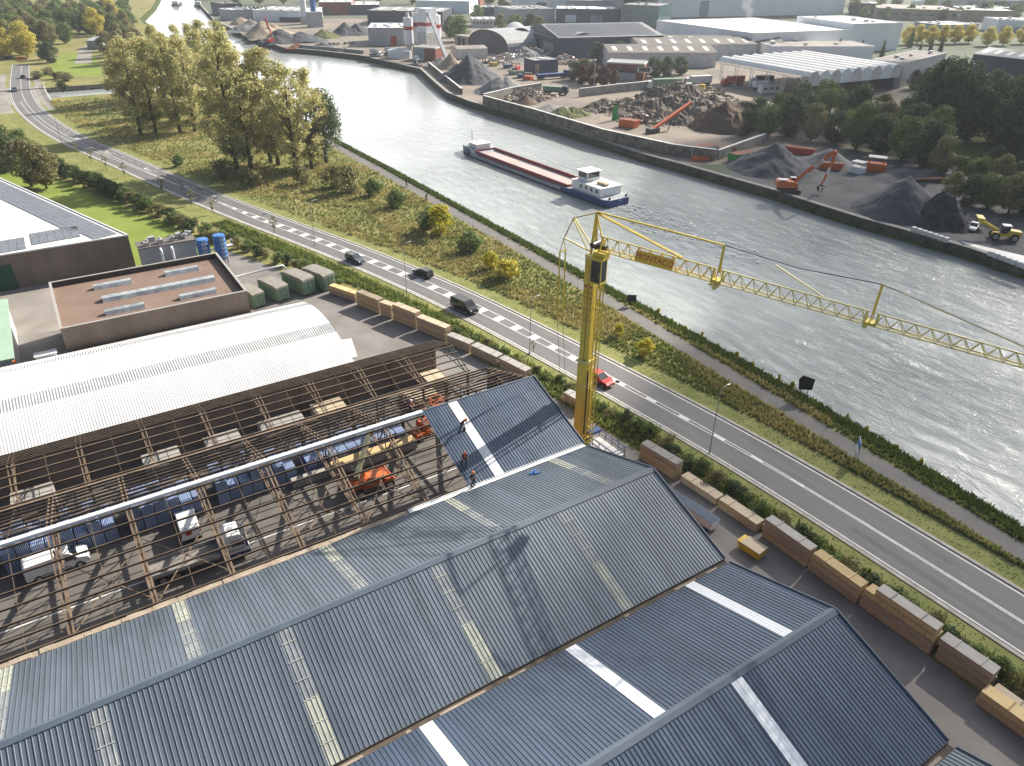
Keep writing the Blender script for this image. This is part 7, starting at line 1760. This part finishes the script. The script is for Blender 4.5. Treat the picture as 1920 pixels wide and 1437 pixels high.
# ================================================================== PEOPLE
def skin_mesh(name, pts, edges, rad, m, sub=2, parent=None):
    me = bpy.data.meshes.new(name+'_skeleton'); me.from_pydata([tuple(p_) for p_ in pts], edges, [])
    o = bpy.data.objects.new(name+'_skeleton', me); COL.objects.link(o)
    md = o.modifiers.new('skin', 'SKIN'); md.use_smooth_shade = True
    for i, v_ in enumerate(me.skin_vertices[0].data):
        v_.radius = (rad[i], rad[i]) if not isinstance(rad[i], tuple) else rad[i]; v_.use_root = (i == 0)
    sb = o.modifiers.new('sub', 'SUBSURF'); sb.levels = sub; sb.render_levels = sub
    dg = bpy.context.evaluated_depsgraph_get(); dg.update(); res = bpy.data.meshes.new_from_object(o.evaluated_get(dg))
    bpy.data.objects.remove(o); bpy.data.meshes.remove(me)
    res.materials.clear(); res.materials.append(M[m]); res.polygons.foreach_set('use_smooth', [True]*len(res.polygons)); res.name = name
    return link(name, res, parent)
def worker(label, loc, rz, pose, top='cloth_dark', trousers='cloth_dark', vest='hivis', helmet='hivis', cat='person'):
    """x forward, y left; pose gives hip, chest, head and limb joints"""
    P = {k: Vector(v_) for k, v_ in pose.items()}
    r = thing('person', label, cat, loc, rz)
    nk = P['chest']+(P['head']-P['chest'])*.42
    pts = [P['hip'], P['hip'].lerp(P['chest'], .5), P['chest'], nk, P['head'], P['head']+(P['head']-nk).normalized()*.1,
           P['shL'], P['elL'], P['haL'], P['shR'], P['elR'], P['haR'], P['hpL'], P['knL'], P['ftL'], P['hpR'], P['knR'], P['ftR'], P['ftL']+Vector((.14, 0, -.02)), P['ftR']+Vector((.14, 0, -.02))]
    ed = [(0, 1), (1, 2), (2, 3), (3, 4), (4, 5), (2, 6), (6, 7), (7, 8), (2, 9), (9, 10), (10, 11), (0, 12), (12, 13), (13, 14), (0, 15), (15, 16), (16, 17), (14, 18), (17, 19)]
    rd = [.14, .13, .15, .055, .095, .08, .065, .048, .034, .065, .048, .034, .085, .06, .045, .085, .06, .045, .04, .04]
    for sd_, (el, ha) in (('L', (7, 8)), ('R', (10, 11))):
        d = (pts[ha]-pts[el]).normalized(); sx_ = d.cross(Vector((0, 0, 1))); sx_ = sx_.normalized() if sx_.length > .1 else Vector((0, 1, 0))
        for k in range(5):
            off = sx_*((k-1.5)*.02 if k < 4 else -.05); L1 = (.09, .10, .095, .075, .05)[k]
            b0 = len(pts); pts += [pts[ha]+d*.05+off*1.0, pts[ha]+d*(.05+L1*.6)+off*1.2+Vector((0, 0, -.012)), pts[ha]+d*(.05+L1)+off*1.2+Vector((0, 0, -.035))]
            ed += [(ha, b0), (b0, b0+1), (b0+1, b0+2)]; rd += [.011, .009, .008]
    b_ = skin_mesh('body', pts, ed, rd, 'skin', 1, r)
    sub_ = lambda ids, e_, rr, nm, m: skin_mesh(nm, [pts[i] for i in ids], e_, rr, m, 2, b_)
    sub_([1, 2, 3, 6, 7, 9, 10], [(0, 1), (1, 2), (1, 3), (3, 4), (1, 5), (5, 6)], [.17, .175, .08, .09, .07, .09, .07], 'jacket', top)
    sub_([0, 12, 13, 14, 15, 16, 17], [(0, 1), (1, 2), (2, 3), (0, 4), (4, 5), (5, 6)], [.16, .11, .085, .07, .11, .085, .07], 'trousers', trousers)
    if vest: skin_mesh('vest', [P['hip'].lerp(P['chest'], .25), P['hip'].lerp(P['chest'], .6), P['chest']+Vector((0, 0, .06))], [(0, 1), (1, 2)], [(.185, .185), (.19, .19), (.19, .17)], vest, 2, b_)
    hd = P['head']; up_ = (P['head']-nk).normalized()
    g = MB(); c = hd+up_*.05
    for i in range(6):
        a0 = math.pi/2*i/6; g_ = (math.cos(a0)*.135, math.sin(a0)*.13)
        for j in range(14): t_ = j*2*math.pi/14; g.v.append(tuple(c+Vector((math.cos(t_)*g_[0]*1.1, math.sin(t_)*g_[0], 0))+up_*g_[1]))
    for i in range(5):
        for j in range(14): g.f.append((i*14+j, i*14+(j+1) % 14, (i+1)*14+(j+1) % 14, (i+1)*14+j)); g.m.append(0)
    g.f.append(tuple(70+j for j in range(14))); g.m.append(0)
    g.cyl(c-up_*.01, c+up_*.012, .165, 14); g.build('helmet', [helmet], b_, smooth=True)
    for s_ in (-.035, .035): MB().box(hd+Vector((.088, s_, .01)), (.02, .02, .014)).build('eye', ['black'], b_)
    MB().box(hd+Vector((.105, 0, -.015)), (.03, .025, .04)).build('nose', ['skin'], b_, bevel=.008); MB().box(hd+Vector((.085, 0, -.055)), (.02, .05, .012)).build('mouth', ['cloth_red'], b_)
    for f_ in ('ftL', 'ftR'): MB().box(P[f_]+Vector((.05, 0, -.02)), (.29, .11, .11)).build('boot', ['black'], b_, bevel=.03)
    return r
def stand(dx=0, bend=0.0, spread=.16, arms=((.1, .3, .95), (.1, -.3, .95)), step=0.0, drop=0.0):
    h = .92-drop
    return dict(hip=(0, 0, h), chest=(bend*.42, 0, h+.46-bend*.12), head=(bend*.66, 0, h+.74-bend*.25), shL=(bend*.42, .2, h+.49-bend*.13), shR=(bend*.42, -.2, h+.49-bend*.13),
                elL=(bend*.42+.06, .28, h+.2-bend*.1), elR=(bend*.42+.06, -.28, h+.2-bend*.1), haL=arms[0], haR=arms[1], hpL=(0, .1, h-.04), hpR=(0, -.1, h-.04),
                knL=(.07+step*.4+drop*.9, spread*.8, h*.5+.02), knR=(.07-step*.3+drop*.9, -spread*.8, h*.5+.02), ftL=(step, spread, .08), ftR=(-step, -spread, .08))
def on_roof(x, y): return EZ+RISE*(y-40.1)/9.75+.07
worker('worker in dark red jacket bending beside the white rooflight strip of the new roof', (-11.3, 46.2, on_roof(0, 46.2)), math.radians(-60), stand(bend=.75, spread=.24, step=.16, arms=((.62, .22, .62), (.55, -.25, .6))), 'cloth_red', 'cloth_dark', None, 'hivis')
worker('worker in an orange vest and helmet crouching in the middle of the new roof', (-13.1, 42.6, on_roof(0, 42.6)), math.radians(-100), stand(bend=.45, spread=.18, step=.2, drop=.14, arms=((.5, .2, .75), (.45, -.24, .8))), 'cloth_dark', 'cloth_dark', 'hivis', 'hivis')
worker('worker in black with an orange helmet standing upright at the gutter of the new roof', (-13.6, 40.0, EZ+.02), math.radians(-80), stand(bend=.05, spread=.17, arms=((.12, .3, .78), (.14, -.3, .8))), 'cloth_dark', 'cloth_dark', None, 'hivis')
worker('worker with a white helmet in the orange basket at the ridge', (-14.55, 51.6, 7.85), math.radians(-60), stand(bend=.2, arms=((.35, .2, 1.05), (.35, -.2, 1.05))), 'cloth_red', 'cloth_dark', None, 'white')
def cyclist(label, loc, rz, top):
    r = thing('bicycle', {'c': 'dark bicycle under the cyclist below the willow', 'r': 'bicycle under the red jacketed cyclist on the tow path'}['r' if 'red' in label else 'c'], 'bicycle', loc, rz)
    for x in (-.52, .52):
        g = MB(); g.tube([(x+.34*math.cos(t_), 0, .35+.34*math.sin(t_)) for t_ in [i*2*math.pi/20 for i in range(21)]], .022, 5, cap=False); w_ = g.build('wheel', ['tyre'], r)
        MB().cyl((x, -.03, .35), (x, .03, .35), .05, 8).build('hub', ['galv'], w_)
    g = MB(); 
    for p_, q_ in (((-.52, 0, .35), (-.08, 0, .32)), ((-.08, 0, .32), (-.2, 0, .85)), ((-.2, 0, .85), (.38, 0, .82)), ((-.08, 0, .32), (.38, 0, .75)), ((-.52, 0, .35), (-.2, 0, .8)), ((.52, 0, .35), (.36, 0, .95))): g.tube([p_, q_], .022, 6)
    g.build('frame', ['dark_metal'], r); MB().box((-.22, 0, .92), (.26, .14, .06)).build('saddle', ['black'], r, bevel=.02); MB().cyl((.34, -.28, 1.0), (.34, .28, 1.0), .018, 6).build('handlebar', ['dark_metal'], r)
    po = dict(hip=(-.2, 0, 1.0), chest=(.06, 0, 1.42), head=(.18, 0, 1.68), shL=(.06, .19, 1.44), shR=(.06, -.19, 1.44), elL=(.2, .26, 1.2), elR=(.2, -.26, 1.2), haL=(.33, .26, 1.05), haR=(.33, -.26, 1.05), hpL=(-.18, .1, .96), hpR=(-.18, -.1, .96), knL=(.16, .12, .72), knR=(.12, -.12, .85), ftL=(-.06, .13, .22), ftR=(-.02, -.13, .45))
    worker(label, loc, rz, po, top, 'cloth_dark', None, 'cloth_dark')
cyclist('cyclist in dark clothes on the tow path below the willow', (33.2, 154.5, .016), math.radians(-92), 'cloth_dark')
cyclist('cyclist in a red jacket on the tow path above the large yellow bush', (32.0, 141.5, .016), math.radians(-90), 'cloth_red')
g = MB(); g.tube([(-8.3, 38.0, 6.13), (-7.4, 38.2, 6.12), (-7.9, 37.7, 6.2), (-7.2, 37.6, 6.22)], [.12, .2, .16, .05], 6)
tag(g.build('tarpaulin', ['blue_bright']), 'crumpled bit of blue tarpaulin lying on the weathered roof', 'tarpaulin')
# ================================================================== AIR
hz = bpy.data.materials.new('haze'); hz.use_nodes = True; n = hz.node_tree; n.nodes.clear()
o_ = n.nodes.new('ShaderNodeOutputMaterial'); v_ = n.nodes.new('ShaderNodeVolumePrincipled'); v_.inputs['Color'].default_value = (.86, .92, 1.0, 1); v_.inputs['Density'].default_value = 0.00014; v_.inputs['Anisotropy'].default_value = 0.3
n.links.new(v_.outputs['Volume'], o_.inputs['Volume']); M['haze'] = hz
g = MB(); g.bx(-2600, 3300, -500, 2700, -6, 72)
ho = tag(g.build('haze', ['haze']), 'thin pale autumn haze lying over the whole valley', 'haze', kind='stuff')
